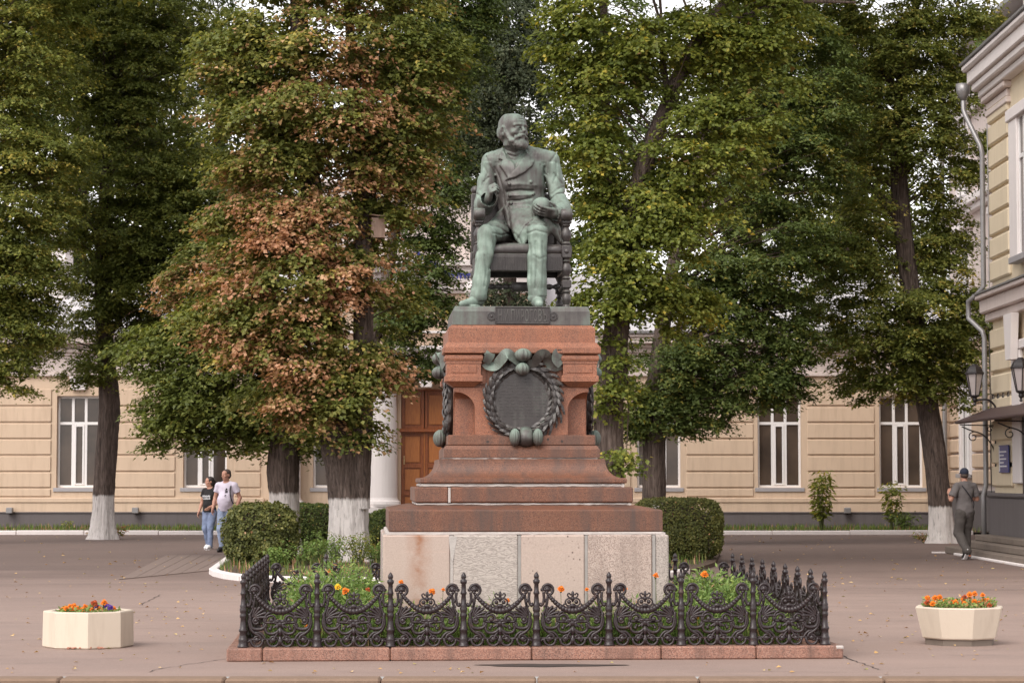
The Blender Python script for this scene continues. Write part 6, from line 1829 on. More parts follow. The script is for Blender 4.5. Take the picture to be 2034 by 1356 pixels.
def hedge(name, label, c, size, mat, seed, leaf=.04, dens=2600, rnd=.3, tint0=0.0, group=None, dry=.006, irregular=.12):
    """clipped shrub: a rounded block of leaves on a twiggy core; c = base centre, size = width, depth, height"""
    rng = np.random.default_rng(seed); w, d, h = size
    root = thing(name, label, 'hedge' if 'hedge' in name else 'bush', c, 0, group)
    n = int(dens * (w * h * 2 + d * h * 2 + w * d))
    # points on a superellipsoid
    u = unit(rng.normal(0, 1, (n, 3))); e = 1 / rnd
    k = (np.abs(u[:, 0]) ** e + np.abs(u[:, 1]) ** e + np.abs(u[:, 2]) ** e) ** (-1 / e)
    q = u * k[:, None]
    nz = vnoise(q[:, 0] * 4 * w + seed, q[:, 1] * 4 * d, q[:, 2] * 4 * h) + .6 * vnoise(q[:, 0] * 9 * w, q[:, 1] * 9 * d + seed, q[:, 2] * 9 * h)
    depth_ = rng.exponential(.06, n)
    r = 1 + irregular * nz - depth_
    Pp = q * r[:, None] * np.array([w / 2, d / 2, h / 2]) + np.array([0, 0, h / 2])
    keep = Pp[:, 2] > 0.02
    Pp = Pp[keep]; nn = u[keep]; m = len(Pp)
    nrm = nn + rng.normal(0, .55, (m, 3)) + np.array([0, 0, .35]); td = rng.normal(0, 1, (m, 3)) + np.array([0, 0, -.2])
    F_ = Foliage(); tint = np.clip(.45 + tint0 + rng.normal(0, .22, m) + .5 * nz[keep], 0, 1)
    F_.add(leaf_arrays(Pp, td, nrm, leaf * rng.uniform(.6, 1.3, m)), tint, (rng.random(m) < dry) * .8)
    F_.build('foliage', mat, root)
    core = MB(); seg = 14
    core.ball((0, 0, h / 2), (w * .40, d * .40, h * .42), 14, 8)
    obj('twig_core', core, M['twig'], root)
    sm = MB()
    for i in range(9):
        x, y = rng.uniform(-w * .3, w * .3), rng.uniform(-d * .3, d * .3); sm.tube([(x, y, -.02), (x * 1.15, y * 1.15, h * .3), (x * 1.3, y * 1.3, h * .6)], [.018, .014, .006], 5)
    obj('stems', sm, M['twig'], root)
    return root
def gp(px, py, z=.06):
    p = G(px, py); p.z = z; return p
hedge('clipped_bush', 'rounded clipped bush at the left end of the planted island, beside the walking couple', gp(519, 1128), (1.26, 1.3, 1.08), M['leaf_hedge'], 1, .05, rnd=.30, irregular=.32)
hedge('clipped_hedge', 'square clipped hedge right of the pedestal', gp(1345, 1116), (1.72, 1.6, 1.17), M['leaf_hedge'], 2, .042, rnd=.22, irregular=.05, tint0=.10)
hedge('clipped_hedge', 'dark low hedge between the two left whitewashed trunks', gp(600, 1092), (2.0, 1.0, .98), M['leaf_dark'], 3, .045, rnd=.3, irregular=.14)
hedge('clipped_hedge', 'dark hedge right of the thick whitewashed trunk, next to the pedestal', gp(790, 1092), (1.4, 1.0, .86), M['leaf_dark'], 4, .045, rnd=.34, irregular=.2)
hedge('clipped_hedge', 'dark hedge end behind the round left bush', gp(505, 1092), (.9, .8, .98), M['leaf_dark'], 5, .045, rnd=.4, irregular=.2)

# small leafy plants: several upright stems with leaves
def stem_plant(name, label, c, h, nst, spread, mat, seed, leaf=.07, per=26, cat='shrub', group=None, tint0=0.1, dry=0.0, lean=.3):
    rng = np.random.default_rng(seed); root = thing(name, label, cat, c, 0, group)
    F_ = Foliage(); sm = MB()
    for i in range(nst):
        a = rng.uniform(0, 6.28); x, y = spread * rng.uniform(.1, 1) * math.cos(a), spread * rng.uniform(.1, 1) * math.sin(a)
        hh = h * rng.uniform(.65, 1.05); top = np.array([x * (1 + lean * 3) + rng.normal(0, .05), y * (1 + lean * 3), hh])
        b0 = np.array([x * .35, y * .35, 0]); m_ = (b0 + top) / 2 + np.array([-x * .2, -y * .2, .03])
        path = np.array(smooth_path([b0, m_, top], 6)); sm.tube(path, list(np.linspace(.012 * h ** .5, .003, len(path))), 5)
        n = per; t = rng.uniform(.25, 1.0, n); p0 = np.stack([np.interp(t, np.linspace(0, 1, len(path)), path[:, j]) for j in range(3)], 1)
        az = rng.uniform(0, 6.28, n); d = np.stack([np.cos(az), np.sin(az), rng.uniform(-.1, .4, n)], 1)
        p1 = p0 + d * (leaf * rng.uniform(.4, 1.4, n))[:, None]
        F_.add(leaf_arrays(p1, d + np.array([0, 0, -.35]), np.array([0, 0, .9]) + d * .4 + rng.normal(0, .25, (n, 3)), leaf * rng.uniform(.7, 1.4, n), .28), np.clip(.5 + tint0 + rng.normal(0, .2, n), 0, 1), (rng.random(n) < dry) * .9)
    obj('stems', sm, M['stem'], root); F_.build('foliage', mat, root)
    return root
SG = 'young shrubs along the house wall'
p = P(1630, 1046, 70); p.z = .06
stem_plant('young_shrub', 'two-stemmed young shrub with pale leaves under the right-hand house windows', p, 1.85, 10, .34, M['leaf_yellow'], 5, .15, 60, group=SG, lean=.25)
p = P(1772, 1044, 70); p.z = .06
stem_plant('young_shrub', 'slender young shrub before the rightmost house window', p, 1.55, 7, .22, M['leaf_yellow'], 6, .14, 46, group=SG, lean=.2)
stem_plant('grass_tuft', 'tuft of long grass at the foot of the slender young shrub', P(1795, 1046, 69.6).xy.to_3d() + Vector((0, 0, .06)), .55, 26, .28, M['grass'], 7, .10, 10, 'grass tuft')
stem_plant('young_shrub', 'low green sprout by the plinth at the far left', P(138, 1052, 70).xy.to_3d() + Vector((0, 0, .06)), .28, 7, .10, M['leaf_mid'], 8, .07, 12, group=SG)
TB = 'leafy suckers at the foot of trunks'
stem_plant('sucker_shoots', 'russet leafy shoots at the foot of the slim left trunk', G(233, 1070), .36, 9, .26, M['leaf_mid'], 9, .08, 26, 'suckers', TB, 0, .6)
stem_plant('sucker_shoots', 'green leafy shoots left of the slim left trunk foot', G(188, 1068), .22, 6, .12, M['leaf_mid'], 10, .07, 16, 'suckers', TB, 0, .1)
stem_plant('sucker_shoots', 'withering leafy shoots beside the foot of the right leaning trunk', G(1838, 1078), .26, 8, .22, M['leaf_mid'], 11, .07, 20, 'suckers', TB, 0, .4)
IG = 'wild shoots on the planted island'
for i, (px, py, h, lab) in enumerate(((668, 1128, .55, 'leafy wild shoots in front of the thick whitewashed trunk'), (712, 1132, .62, 'taller wild shoots right of the thick whitewashed trunk foot'), (600, 1130, .45, 'wild green shoots between the two left trunks'), (560, 1134, .40, 'wild shoots at the foot of the trunk behind the round bush'), (745, 1130, .5, 'wild shoots beside the left flank of the pedestal'), (632, 1122, .55, 'bushy wild shoots left of the thick whitewashed trunk'))):
    stem_plant('wild_shoots', lab, gp(px, py), h, 12, .24, M['leaf_herb'] if i != 1 else M['leaf_mid'], 30 + i, .06, 34, 'wild plant', IG)
stem_plant('cornice_weed', 'pale weed growing on the cornice of the side building', Vector((XR - .25, DR - .35, 10.6)), .42, 6, .07, M['leaf_herb'], 41, .06, 16, 'weed')

# ------------------------------------------------------------------ the flower bed inside the fence
bed = structure(obj('flower_bed', MB().add([(x, y, .10) for x, y in ((-2.45, -2.45), (2.45, -2.45), (2.45, 2.45), (-2.45, 2.45))], [(0, 1, 2, 3)]), M['soil'], None))
bed.matrix_world = MM
def herb_mass(name, domes, seed, leaf=.044):
    """feathery marigold foliage: slender stems with many fine leaflets"""
    rng = np.random.default_rng(seed); F_ = Foliage()
    for (x, y, r, h, n) in domes:
        n = int(n * .6)
        a = rng.uniform(0, 6.28, n); rr = r * np.sqrt(rng.random(n)); t = rng.beta(1.8, 1.3, n)
        hx = h * (1 - .55 * (rr / r) ** 2)
        Pp = np.stack([x + rr * np.cos(a), y + rr * np.sin(a), .10 + t * hx], 1) + rng.normal(0, .015, (n, 3))
        d = np.stack([np.cos(a), np.sin(a), rng.uniform(.2, 1.6, n)], 1) + rng.normal(0, .6, (n, 3))
        F_.add(leaf_arrays(Pp, d, rng.normal(0, 1, (n, 3)) + np.array([0, -.3, .8]), leaf * rng.uniform(.6, 1.7, n), .16, .05), np.clip(.2 + .45 * t + rng.normal(0, .2, n), 0, 1), (rng.random(n) < .03) * .8)
    o, n = F_.build(name, M['leaf_herb'], None); o.matrix_world = MM; return stuff(o)
dm = []
rb = random.Random(5)
for (x, y, r, h, n) in ((-1.75, -1.5, .50, .74, 10000), (-2.05, -1.1, .35, .66, 5000), (-1.5, -1.95, .35, .46, 4200), (-2.2, -2.1, .22, .36, 1500), (1.75, -1.5, .50, .66, 9500), (2.05, -1.3, .35, .55, 4500), (1.45, -2.0, .35, .44, 3800), (2.2, -2.15, .2, .33, 1300), (-1.7, .6, .35, .5, 3000), (1.75, .4, .4, .5, 3400)):
    dm.append((x, y, r, h, n))
for i in range(30):
    x = -1.45 + 2.9 * i / 29 + rb.uniform(-.06, .06); dm.append((x, -2.2 + rb.uniform(-.2, .3), rb.uniform(.10, .2), rb.uniform(.18, .44), rb.randrange(260, 800)))
herb_mass('marigold_greenery', dm, 3)
def _bedpts(n):
    x = RNG.uniform(-2.4, 2.4, n); y = RNG.uniform(-2.42, -1.4, n); l = np.stack([x, y, np.full(n, .10)], 1)
    R = np.array(MM.to_3x3()); return l @ R.T + np.array(MM.translation)
blades(5200, _bedpts, .08, .34, .006, M['leaf_herb'], 'bed_grass', .08, .5)

# marigold heads
def head_mesh(mat, r=.031, rings=3):
    mb = MB()
    for k in range(rings):
        n = 9 - k; rr = r * (1 - .28 * k); zz = .006 + .008 * k
        for i in range(n):
            a = 2 * math.pi * (i + .5 * (k % 2)) / n; da = math.pi / n * 1.15
            mb.add([(.004 * math.cos(a), .004 * math.sin(a), zz), (rr * .75 * math.cos(a - da), rr * .75 * math.sin(a - da), zz + .006 + .004 * k), (rr * math.cos(a), rr * math.sin(a), zz + .001 + .005 * k), (rr * .75 * math.cos(a + da), rr * .75 * math.sin(a + da), zz + .006 + .004 * k)], [(0, 1, 2, 3)])
    mb.ball((0, 0, .026), (r * .35, r * .35, .010), 7, 4)
    return mb.mesh('flower_head', mat)
HEADS = {k: head_mesh(M['petal_' + k]) for k in ('orange', 'yellow', 'violet', 'rust')}
calyx_m = MB().lathe([(.002, -.022), (.008, -.016), (.010, 0), (.006, .010)], 7).mesh('calyx', M['stem'])
def flower(label, group, p, h, col, scale=1.0, rng=random):
    """p = world position of the flower head, h = stem length"""
    t = thing('marigold' if col != 'violet' else 'pansy', label, 'flower', (p.x, p.y, p.z - h), rng.uniform(0, 6.28), group)
    dx, dy = rng.uniform(-.03, .03), rng.uniform(-.03, .03)
    obj('stem', MB().tube([(-dx, -dy, 0), (-dx * .3, -dy * .6, h * .5), (0, 0, h - .02)], [.0035, .003, .0025], 5), M['stem'], t)
    hd = obj('flower_head', HEADS[col], None, t, loc=(0, 0, h), rot=(rng.uniform(.2, .8) * 1.0, rng.uniform(-.4, .4), 0)); hd.scale = (scale,) * 3
    # face it roughly towards the open side
    hd.rotation_euler = Euler((rad(rng.uniform(20, 55)), 0, rng.uniform(-.8, .8) - t.rotation_euler.z))
    c_ = obj('calyx', calyx_m, None, t, loc=(0, 0, h)); c_.scale = (scale,) * 3
    return t
BGp = 'marigolds growing inside the iron fence'
for (px, py, d, col, s_, lab) in ((671, 1168, 21.6, 'yellow', 1.25, 'lemon yellow marigold above the second fence panel'), (688, 1176, 21.3, 'orange', 1.35, 'large orange marigold next to the yellow one'), (796, 1157, 21.5, 'orange', .9, 'orange marigold just right of the third fence post'), (857, 1176, 21.2, 'orange', 1.2, 'orange marigold above the swag of the third panel'), (880, 1172, 21.3, 'orange', .7, 'small orange marigold left of the fourth post'), (610, 1248, 21.05, 'orange', 1.2, 'orange marigold low by the foot of the second post'), (1008, 1193, 21.2, 'orange', .8, 'small orange marigold above the fourth panel'), (1114, 1171, 21.3, 'orange', 1.2, 'orange marigold above the middle of the fifth panel'), (1241, 1171, 21.3, 'orange', 1.05, 'orange marigold right of the sixth post'), (1166, 1171, 21.4, 'orange', .7, 'small orange marigold left of the sixth post'), (1302, 1145, 21.9, 'orange', 1.1, 'orange marigold against the pale base stone near its corner'), (1399, 1143, 22.2, 'orange', 1.4, 'large orange marigold in the right-hand greenery'), (655, 1135, 22.4, 'orange', .8, 'orange marigold deep in the left greenery'), (1384, 1228, 21.1, 'yellow', .8, 'small yellow marigold behind the seventh panel'), (730, 1172, 21.9, 'rust', .9, 'fading rust marigold in the left greenery')):
    p = P(px, py, max(21.0, d - .38)); flower(lab, BGp, p, max(.1, p.z - .10), col, s_, rb)

# ------------------------------------------------------------------ the two concrete planters
def octagon(r, z, ph): return [(r * math.cos(ph + k * math.pi / 4), r * math.sin(ph + k * math.pi / 4), z) for k in range(8)]
def planter(label, loc, rt, rb_, h, z0, ph, rz=0, wall=.075):
    t = thing('planter', label, 'planter', loc, rz, 'concrete planters in front of the monument')
    rings = [(rb_ * .97, z0), (rb_, z0 + .012), (rt, z0 + h - .012), (rt * .985, z0 + h), (rt - wall, z0 + h - .002), (rt - wall - .008, z0 + h - .09)]
    vs = []; fs = []
    for r, z in rings: vs += octagon(r, z, ph)
    for i in range(len(rings) - 1):
        for k in range(8):
            a = i * 8 + k; b = i * 8 + (k + 1) % 8; fs.append((a, b, b + 8, a + 8))
    fs.append(tuple(range(8))[::-1])
    obj('tub', MB().add(vs, fs), M['planter'], t)
    obj('soil', MB().add(octagon(rt - wall - .004, z0 + h - .06, ph), [tuple(range(8))]), M['soil'], t)
    return t
lp = G(175, 1283)
pl1 = planter('cream octagonal concrete planter, the left one standing flat on the pavement', lp, .425, .430, .345, 0.0, rad(10))
ch_ = MB(); rc = random.Random(3)
for k in range(26):
    a = rad(-90) + rc.uniform(-.45, .75); r_ = .430 * math.cos(math.pi / 8) / math.cos(((a - rad(10) - math.pi / 8) % (math.pi / 4)) - math.pi / 8 if False else 0)
    x = rc.uniform(-.12, .22); ch_.ball((x, -.402 - .0, .008 + rc.random() * .012), (rc.uniform(.008, .02), .012, rc.uniform(.004, .010)), 6, 4)
obj('chipped_paint', ch_, M['planter_chip'], pl1)
rp = G(1906, 1278)
pl2 = planter('cream octagonal concrete planter tapering downwards on a dark block, the right one', rp, .440, .372, .305, .06, rad(8))
obj('base_block', MB().add(octagon(.345, 0, rad(8)) + octagon(.345, .0615, rad(8)), [(k, (k + 1) % 8, 8 + (k + 1) % 8, 8 + k) for k in range(8)] + [tuple(range(8, 16))]), M['step_stone'], pl2)
PF = 'flowers planted in the right planter'; PL = 'flowers planted in the left planter'
def planter_green(name, c, r, h, n, seed):
    rng = np.random.default_rng(seed); F_ = Foliage(); a = rng.uniform(0, 6.28, n); rr = r * np.sqrt(rng.random(n)); t = rng.random(n)
    Pp = np.stack([c.x + rr * np.cos(a), c.y + rr * np.sin(a), c.z + t * h * (.5 + .5 * vnoise(rr * np.cos(a) * 9, rr * np.sin(a) * 9, 0 * a + seed) + .2)], 1)
    d = np.stack([np.cos(a), np.sin(a), 0 * a + .5], 1) + rng.normal(0, .6, (n, 3))
    F_.add(leaf_arrays(Pp, d, rng.normal(0, .6, (n, 3)) + np.array([0, -.2, .8]), .028 * rng.uniform(.6, 1.6, n), .3), np.clip(.3 + .4 * t + rng.normal(0, .2, n), 0, 1), (rng.random(n) < .18) * .9)
    o, _ = F_.build(name, M['leaf_herb'], None); return stuff(o)
planter_green('planter_greenery', Vector((rp.x, rp.y, .30)), .35, .17, 2300, 4)
planter_green('planter_greenery', Vector((lp.x, lp.y, .285)), .30, .11, 1300, 6)
ORD = ['first', 'second', 'third', 'fourth', 'fifth', 'sixth', 'seventh', 'eighth', 'ninth', 'tenth', 'eleventh', 'twelfth', 'thirteenth', 'fourteenth', 'fifteenth', 'sixteenth', 'seventeenth', 'eighteenth', 'nineteenth', 'twentieth', 'twenty-first', 'twenty-second', 'twenty-third', 'twenty-fourth', 'twenty-fifth', 'twenty-sixth']
RF = (((1842, 1188), (1842, 1199), (1857, 1189), (1866, 1187), (1878, 1194), (1853, 1200), (1862, 1199), (1897, 1198), (1861, 1212), (1888, 1196), (1911, 1192), (1915, 1188), (1926, 1182), (1935, 1181), (1926, 1189), (1935, 1195), (1952, 1183), (1963, 1196), (1951, 1204), (1965, 1203), (1917, 1208), (1910, 1212), (1954, 1193), (1868, 1204), (1916, 1200), (1945, 1199)))
RF = sorted((x + .01 * i, y) for i, (x, y) in enumerate(RF))
for i, (px, py) in enumerate(RF):
    p = P(px, py, rp.y + rb.uniform(-.22, .2)); col = 'rust' if i % 4 == 1 else 'orange'
    flower('%s marigold in the right planter, %s flower head counted from its left' % ('orange' if col == 'orange' else 'dark rust', ORD[i]), PF, p, max(.05, p.z - .29), col, rb.uniform(.9, 1.3), rb)
LFL = (((124, 1213, 'orange'), (132, 1209, 'orange'), (139, 1206, 'orange'), (146, 1205, 'orange'), (152, 1208, 'orange'), (143, 1211, 'orange'), (163, 1212, 'orange'), (170, 1206, 'orange'), (183, 1212, 'orange'), (186, 1200, 'rust'), (198, 1211, 'orange'), (207, 1200, 'orange'), (213, 1206, 'violet'), (219, 1207, 'violet'), (194, 1208, 'violet'), (226, 1212, 'orange')))
for i, (px, py, col) in enumerate(sorted(LFL)):
    p = P(px, py, lp.y + rb.uniform(-.18, .16)); flower({'orange': 'bright orange flower', 'rust': 'dark orange flower', 'violet': 'violet pansy'}[col] + ' in the left planter, %s flower counted from its left' % ORD[i], PL, p, max(.04, p.z - .285), col, rb.uniform(.95, 1.4), rb)

# ------------------------------------------------------------------ fallen leaves
def fallen():
    rng = np.random.default_rng(12); n = 900
    y = 19.2 + 47 * rng.random(n) ** 1.5; x = (rng.uniform(-.235, .235, n)) * y
    cl = rng.integers(0, 9, n); ctr = np.array([(-4.2, 27), (-3.6, 24), (4.9, 26), (6.1, 24), (4.3, 24.5), (-5.5, 33), (6, 36), (9, 44), (-7, 44)])
    m = rng.random(n) < .45; x = np.where(m, ctr[cl, 0] + rng.normal(0, 1.1, n), x); y = np.where(m, ctr[cl, 1] + rng.normal(0, 2.2, n), y)
    lx = (x - MX); ly = (y - MY); inm = (np.abs(lx) < 2.9) & (np.abs(ly) < 2.9)
    ii = poly_sd(x, y, [(p.x, p.y) for p in isl]) < .2
    k = ~inm & ~ii & (y < KY - .3) & (y > 19.0)
    x = x[k]; y = y[k]; n = len(x)
    Pp = np.stack([x, y, np.full(n, .008)], 1)
    V = leaf_arrays(Pp, np.stack([rng.normal(0, 1, n), rng.normal(0, 1, n), np.zeros(n)], 1), np.stack([rng.normal(0, .22, n), rng.normal(0, .22, n), np.ones(n)], 1), rng.uniform(.025, .062, n) * (1 + (y > 35) * .4), .36, .16)
    V[:, 2] = np.maximum(V[:, 2], .005)
    F_ = Foliage(); F_.add(V, rng.random(n), np.zeros(n)); o, _ = F_.build('fallen_leaves', M['fallen'], None); stuff(o)
    # leaf litter on the island and the bed
    q = pts_in_poly(1500, isl); w_ = np.exp(-((q[:, 0] - isl[0].x - 1.0) / 1.6) ** 2) + .25; q = q[rng.random(len(q)) < w_]; n = len(q)
    Pp = np.concatenate([q, np.full((n, 1), .08)], 1)
    F_ = Foliage(); F_.add(leaf_arrays(Pp, rng.normal(0, 1, (n, 3)), rng.normal(0, .4, (n, 3)) + np.array([0, 0, 1]), rng.uniform(.04, .08, n), .36, .16), rng.random(n) * .6, np.zeros(n)); o, _ = F_.build('leaf_litter', M['fallen'], None); stuff(o)
fallen()
print('leaves', NLEAF)
# ------------------------------------------------------------------ the three people
def flat(name, c, r=.8, var=.12, scale=9, bump=.15): return plain(name, c, r, var=var, scale=scale, bump=bump)
M['skin'] = flat('skin', (0.46, 0.235, 0.165), .55, .08, 12, .03)
M['hair_dark'] = flat('dark_hair', (0.025, 0.017, 0.014), .55, .3, 40, .3)
M['hair_short'] = flat('short_brown_hair', (0.075, 0.050, 0.040), .7, .3, 40, .3)
M['tee_lilac'] = flat('pale_lilac_cotton', (0.62, 0.56, 0.66), .9, .06)
M['tee_black'] = flat('black_cotton', (0.014, 0.012, 0.013), .9, .2)
M['tee_grey'] = flat('faded_grey_cotton', (0.135, 0.120, 0.118), .9, .2)
M['denim'] = flat('washed_blue_denim', (0.17, 0.21, 0.32), .9, .35, 7)
M['denim_pale'] = flat('pale_blue_denim', (0.24, 0.29, 0.40), .9, .3, 7)
M['sweat_grey'] = flat('dark_grey_trousers', (0.072, 0.062, 0.056), .9, .25)
M['shoe_white'] = flat('white_shoe', (0.70, 0.68, 0.68), .6, .05)
M['shoe_black'] = flat('black_shoe', (0.015, 0.012, 0.013), .5, .2)
M['shoe_orange'] = flat('orange_heel', (0.75, 0.17, 0.05), .6, .05)
M['navy'] = flat('navy_cap_cloth', (0.022, 0.026, 0.046), .85, .15)
M['bag'] = flat('dark_bag_cloth', (0.018, 0.016, 0.022), .7, .15)

def person(label, loc, rz, s, J, look, shirt, trousers, shoes, hair, group=None, belly=0.0, baggy=0.0, women=False, shirt_len=.86, sleeve=.55, sole=None):
    """J: joints in metres for a 1.74 m figure facing -Y; s scales the whole figure"""
    root = thing('person', label, 'person', loc, rz, group); root.scale = (s,) * 3
    sh = .165 if women else .190
    B = Field((-.55, -.55, -.02), (.55, .55, 1.80), .0105)
    hipz, shz = .92, 1.425
    hy = J.get('hy', 0.0)
    B.ell((0, 0, 1.27), (.150, .095, .20), None, .05); B.ell((0, 0.0, 1.05), (.135, .095, .16), None, .05); B.ell((0, 0, .93), (.15, .10, .11), None, .05)
    B.cone((0, .01, 1.42), (0, -.012, 1.53), .060, .056, .03)
    for sx in (-1, 1): B.cone((0, .01, 1.44), (sx * sh * .92, .01, shz - .015), .06, .055, .04)
    for k, sx in (('R', -1), ('L', 1)):
        S = np.array((sx * sh, .01, shz - .02)); E = np.array(J['elbow' + k]); W = np.array(J['wrist' + k])
        B.chain([S, E], [.052, .041], .02); B.chain([E, E * .6 + W * .4, W], [.041, .040, .027], .015)
        hd = np.array(J.get('hand' + k, tuple((W - E) / np.linalg.norm(W - E)))); zb = np.array(J.get('back' + k, (sx, 0, .1)))
        add_hand(B, W + hd * .015, axes(hd, zb), .98, J.get('curl' + k, (.35, .5, .35)), (.6, .9, -.35), 1 if k == 'R' else -1, .05, .004)
        kn_, an, toe = [np.array(J[n + k]) for n in ('knee', 'ankle', 'toe')]
        B.chain([(sx * .085, 0, hipz), kn_], [.080, .055], .03); B.chain([kn_, kn_ * .65 + an * .35, an], [.055, .055, .036], .02)
        B.chain([an, toe], [.034, .028], .02)
    yaw_ = rad(look)
    HR_ = np.array([[math.cos(yaw_), -math.sin(yaw_), 0], [math.sin(yaw_), math.cos(yaw_), 0], [0, 0, 1]])
    hc_ = np.array((0, -.018, 1.625))
    add_head(B, hc_, HR_, .98, 0, 0, .010)
    bo = field_obj('body', B, M['skin'], root, 1)
    # shirt
    S_ = Field((-.50, -.40, .70), (.50, .40, 1.56), .0100)
    S_.ell((0, 0, 1.29), (.178 if not women else .160, .122, .19), None, .05)
    S_.ell((0, -.025 - .03 * belly, 1.08), (.165 + .02 * belly - (.02 if women else 0), .125 + .055 * belly, .20), None, .07)
    S_.ell((0, 0, .93), (.172 + .01 * baggy, .130 + .01 * belly, .16), None, .06)
    if women: S_.ell((-.07, -.085, 1.27), (.075, .07, .075), None, .04); S_.ell((.07, -.085, 1.27), (.075, .07, .075), None, .04)
    for k, sx in (('R', -1), ('L', 1)):
        Sx = np.array((sx * sh, .01, shz - .025)); E = np.array(J['elbow' + k]); Q = Sx + (E - Sx) * sleeve * (1.25 if baggy else 1)
        S_.cone((0, .012, 1.43), (sx * sh * .9, .012, shz - .01), .075, .066, .04); S_.cone(Sx, Q, .070, .072 + .012 * baggy, .025)
        dn = (E - Sx) / np.linalg.norm(E - Sx)
        S_.cut(np.minimum(Sx, Q) - .14, np.maximum(Sx, Q) + .14, lambda x, y, z: np.where(np.abs(x) > sh + .005, (x - Q[0]) * dn[0] + (y - Q[1]) * dn[1] + (z - Q[2]) * dn[2], -1) + 0 * (x + y + z))
    S_.disp((-.5, -.4, .7), (.5, .4, 1.6), lambda x, y, z: (.018 * vnoise(x * 9 + z * 3, y * 9, z * 11 + s * 50) + .008 * vnoise(x * 22, y * 22, z * 24)))
    S_.cut((-.5, -.4, .7), (.5, .4, 1.6), lambda x, y, z: (shirt_len - z + .02 * vnoise(x * 9, y * 9, 0 * z)) + 0 * x)
    S_.ell((0, -.03, 1.52), (.078, .078, .075), None, .006, 'sub')
    tee = field_obj('t_shirt', S_, shirt, root, 1)
    # trousers
    T_ = Field((-.40, -.55, .02), (.40, .55, 1.06), .0105)
    T_.ell((0, 0.0, .93), (.165, .122, .13), None, .04)
    for k, sx in (('R', -1), ('L', 1)):
        kn_, an = np.array(J['knee' + k]), np.array(J['ankle' + k])
        T_.chain([(sx * .085, 0, .90), kn_, an + np.array((0, .0, -.02))], [.106 + .01 * baggy, .076 + .016 * baggy, .060 + .02 * baggy], .03)
    T_.disp((-.4, -.55, .05), (.4, .55, .9), lambda x, y, z: .020 * vnoise(x * 12, y * 12, z * 13 + s * 30) + .009 * vnoise(x * 26, y * 26, z * 30))
    T_.cut((-.4, -.55, 0), (.4, .55, 1.1), lambda x, y, z: z - 1.0 + 0 * (x + y))
    field_obj('trousers', T_, trousers, root, 1)
    for k, sx in (('R', -1), ('L', 1)):
        an, toe = np.array(J['ankle' + k]), np.array(J['toe' + k])
        d = toe - an; d = d / np.linalg.norm(d); lo = np.minimum(an, toe) - .13; hi = np.maximum(an, toe) + .13
        Q_ = Field(lo, hi, .007); heel = an - d * .03 + np.array((0, 0, -.03))
        Q_.chain([heel, an * .5 + toe * .5 + np.array((0, 0, .0)), toe], [.046, .044, .036], .03); Q_.cone(heel, an + np.array((0, 0, .0)), .042, .042, .02)
        so_ = field_obj('shoe', Q_, shoes, root, 1)
        R_ = axes(d, (0, 0, 1)); c_ = (heel + toe) / 2 + R_ @ np.array((0, .0, -.036)); ln = np.linalg.norm(toe - heel)
        m4 = Matrix.Translation(Vector(c_)) @ Matrix([list(r) for r in R_]).to_4x4()
        obj('sole', MB().box(-.046, .046, -ln / 2 - .045, ln / 2 + .035, -.010, .012, .008, M=m4), sole or M['shoe_white'], so_)
        if sole == M['shoe_white'] and k == 'R': obj('heel_tab', MB().box(-.043, .043, -ln / 2 - .052, -ln / 2 + .01, .0, .030, .008, M=m4), M['shoe_orange'], so_)
    # hair or cap
    Hh = Field(hc_ - .2, hc_ + .22, .0065)
    E = lambda p, r, k=.01, op='add': Hh.ell(hc_ + HR_ @ np.array(p), np.array(r), HR_, k, op)
    if hair == 'short':
        E((0, .020, .048), (.0785, .098, .083)); E((0, .045, -.01), (.079, .072, .07), .02); E((0, -.085, .0), (.085, .062, .075), .01, 'sub')
    elif hair == 'tied':
        E((0, .020, .042), (.082, .101, .090)); E((0, .05, -.03), (.074, .066, .075), .02); E((0, .125, -.01), (.035, .045, .05), .02); E((.01, .11, -.10), (.03, .035, .08), .03); E((0, -.092, -.005), (.085, .062, .078), .01, 'sub')
    else:
        E((0, .020, .052), (.084, .103, .086)); Hh.cut(hc_ - .2, hc_ + .22, lambda x, y, z: hc_[2] + .012 - z + 0 * (x + y))
        Hh.box(hc_ + HR_ @ np.array((0, -.125, .028)), (.066, .060, .008), .007, HR_, .015)
    if hair != 'cap': Hh.disp(hc_ - .2, hc_ + .22, lambda x, y, z: .007 * vnoise(x * 70, y * 70, z * 45))
    field_obj('cap' if hair == 'cap' else 'hair', Hh, {'short': M['hair_short'], 'tied': M['hair_dark'], 'cap': M['navy']}[hair], root, 1)
    if hair == 'cap':
        Hs = Field(hc_ - .2, hc_ + .2, .0065); Hs.ell(hc_ + HR_ @ np.array((0, .035, -.012)), (.0775, .078, .055), HR_, .01)
        Hs.cut(hc_ - .2, hc_ + .2, lambda x, y, z: z - hc_[2] - .018 + 0 * (x + y)); field_obj('hair', Hs, M['hair_short'], root, 1)
    return root, tee

def on_front(o, x, z, back=False):
    me = o.data; n = len(me.vertices); c = np.zeros(n * 3, np.float32); me.vertices.foreach_get('co', c); c = c.reshape(-1, 3)
    d = (c[:, 0] - x) ** 2 + (c[:, 2] - z) ** 2; k = d < .0006
    if not k.any(): return 0.0
    return float(c[k, 1].max() if back else c[k, 1].min())

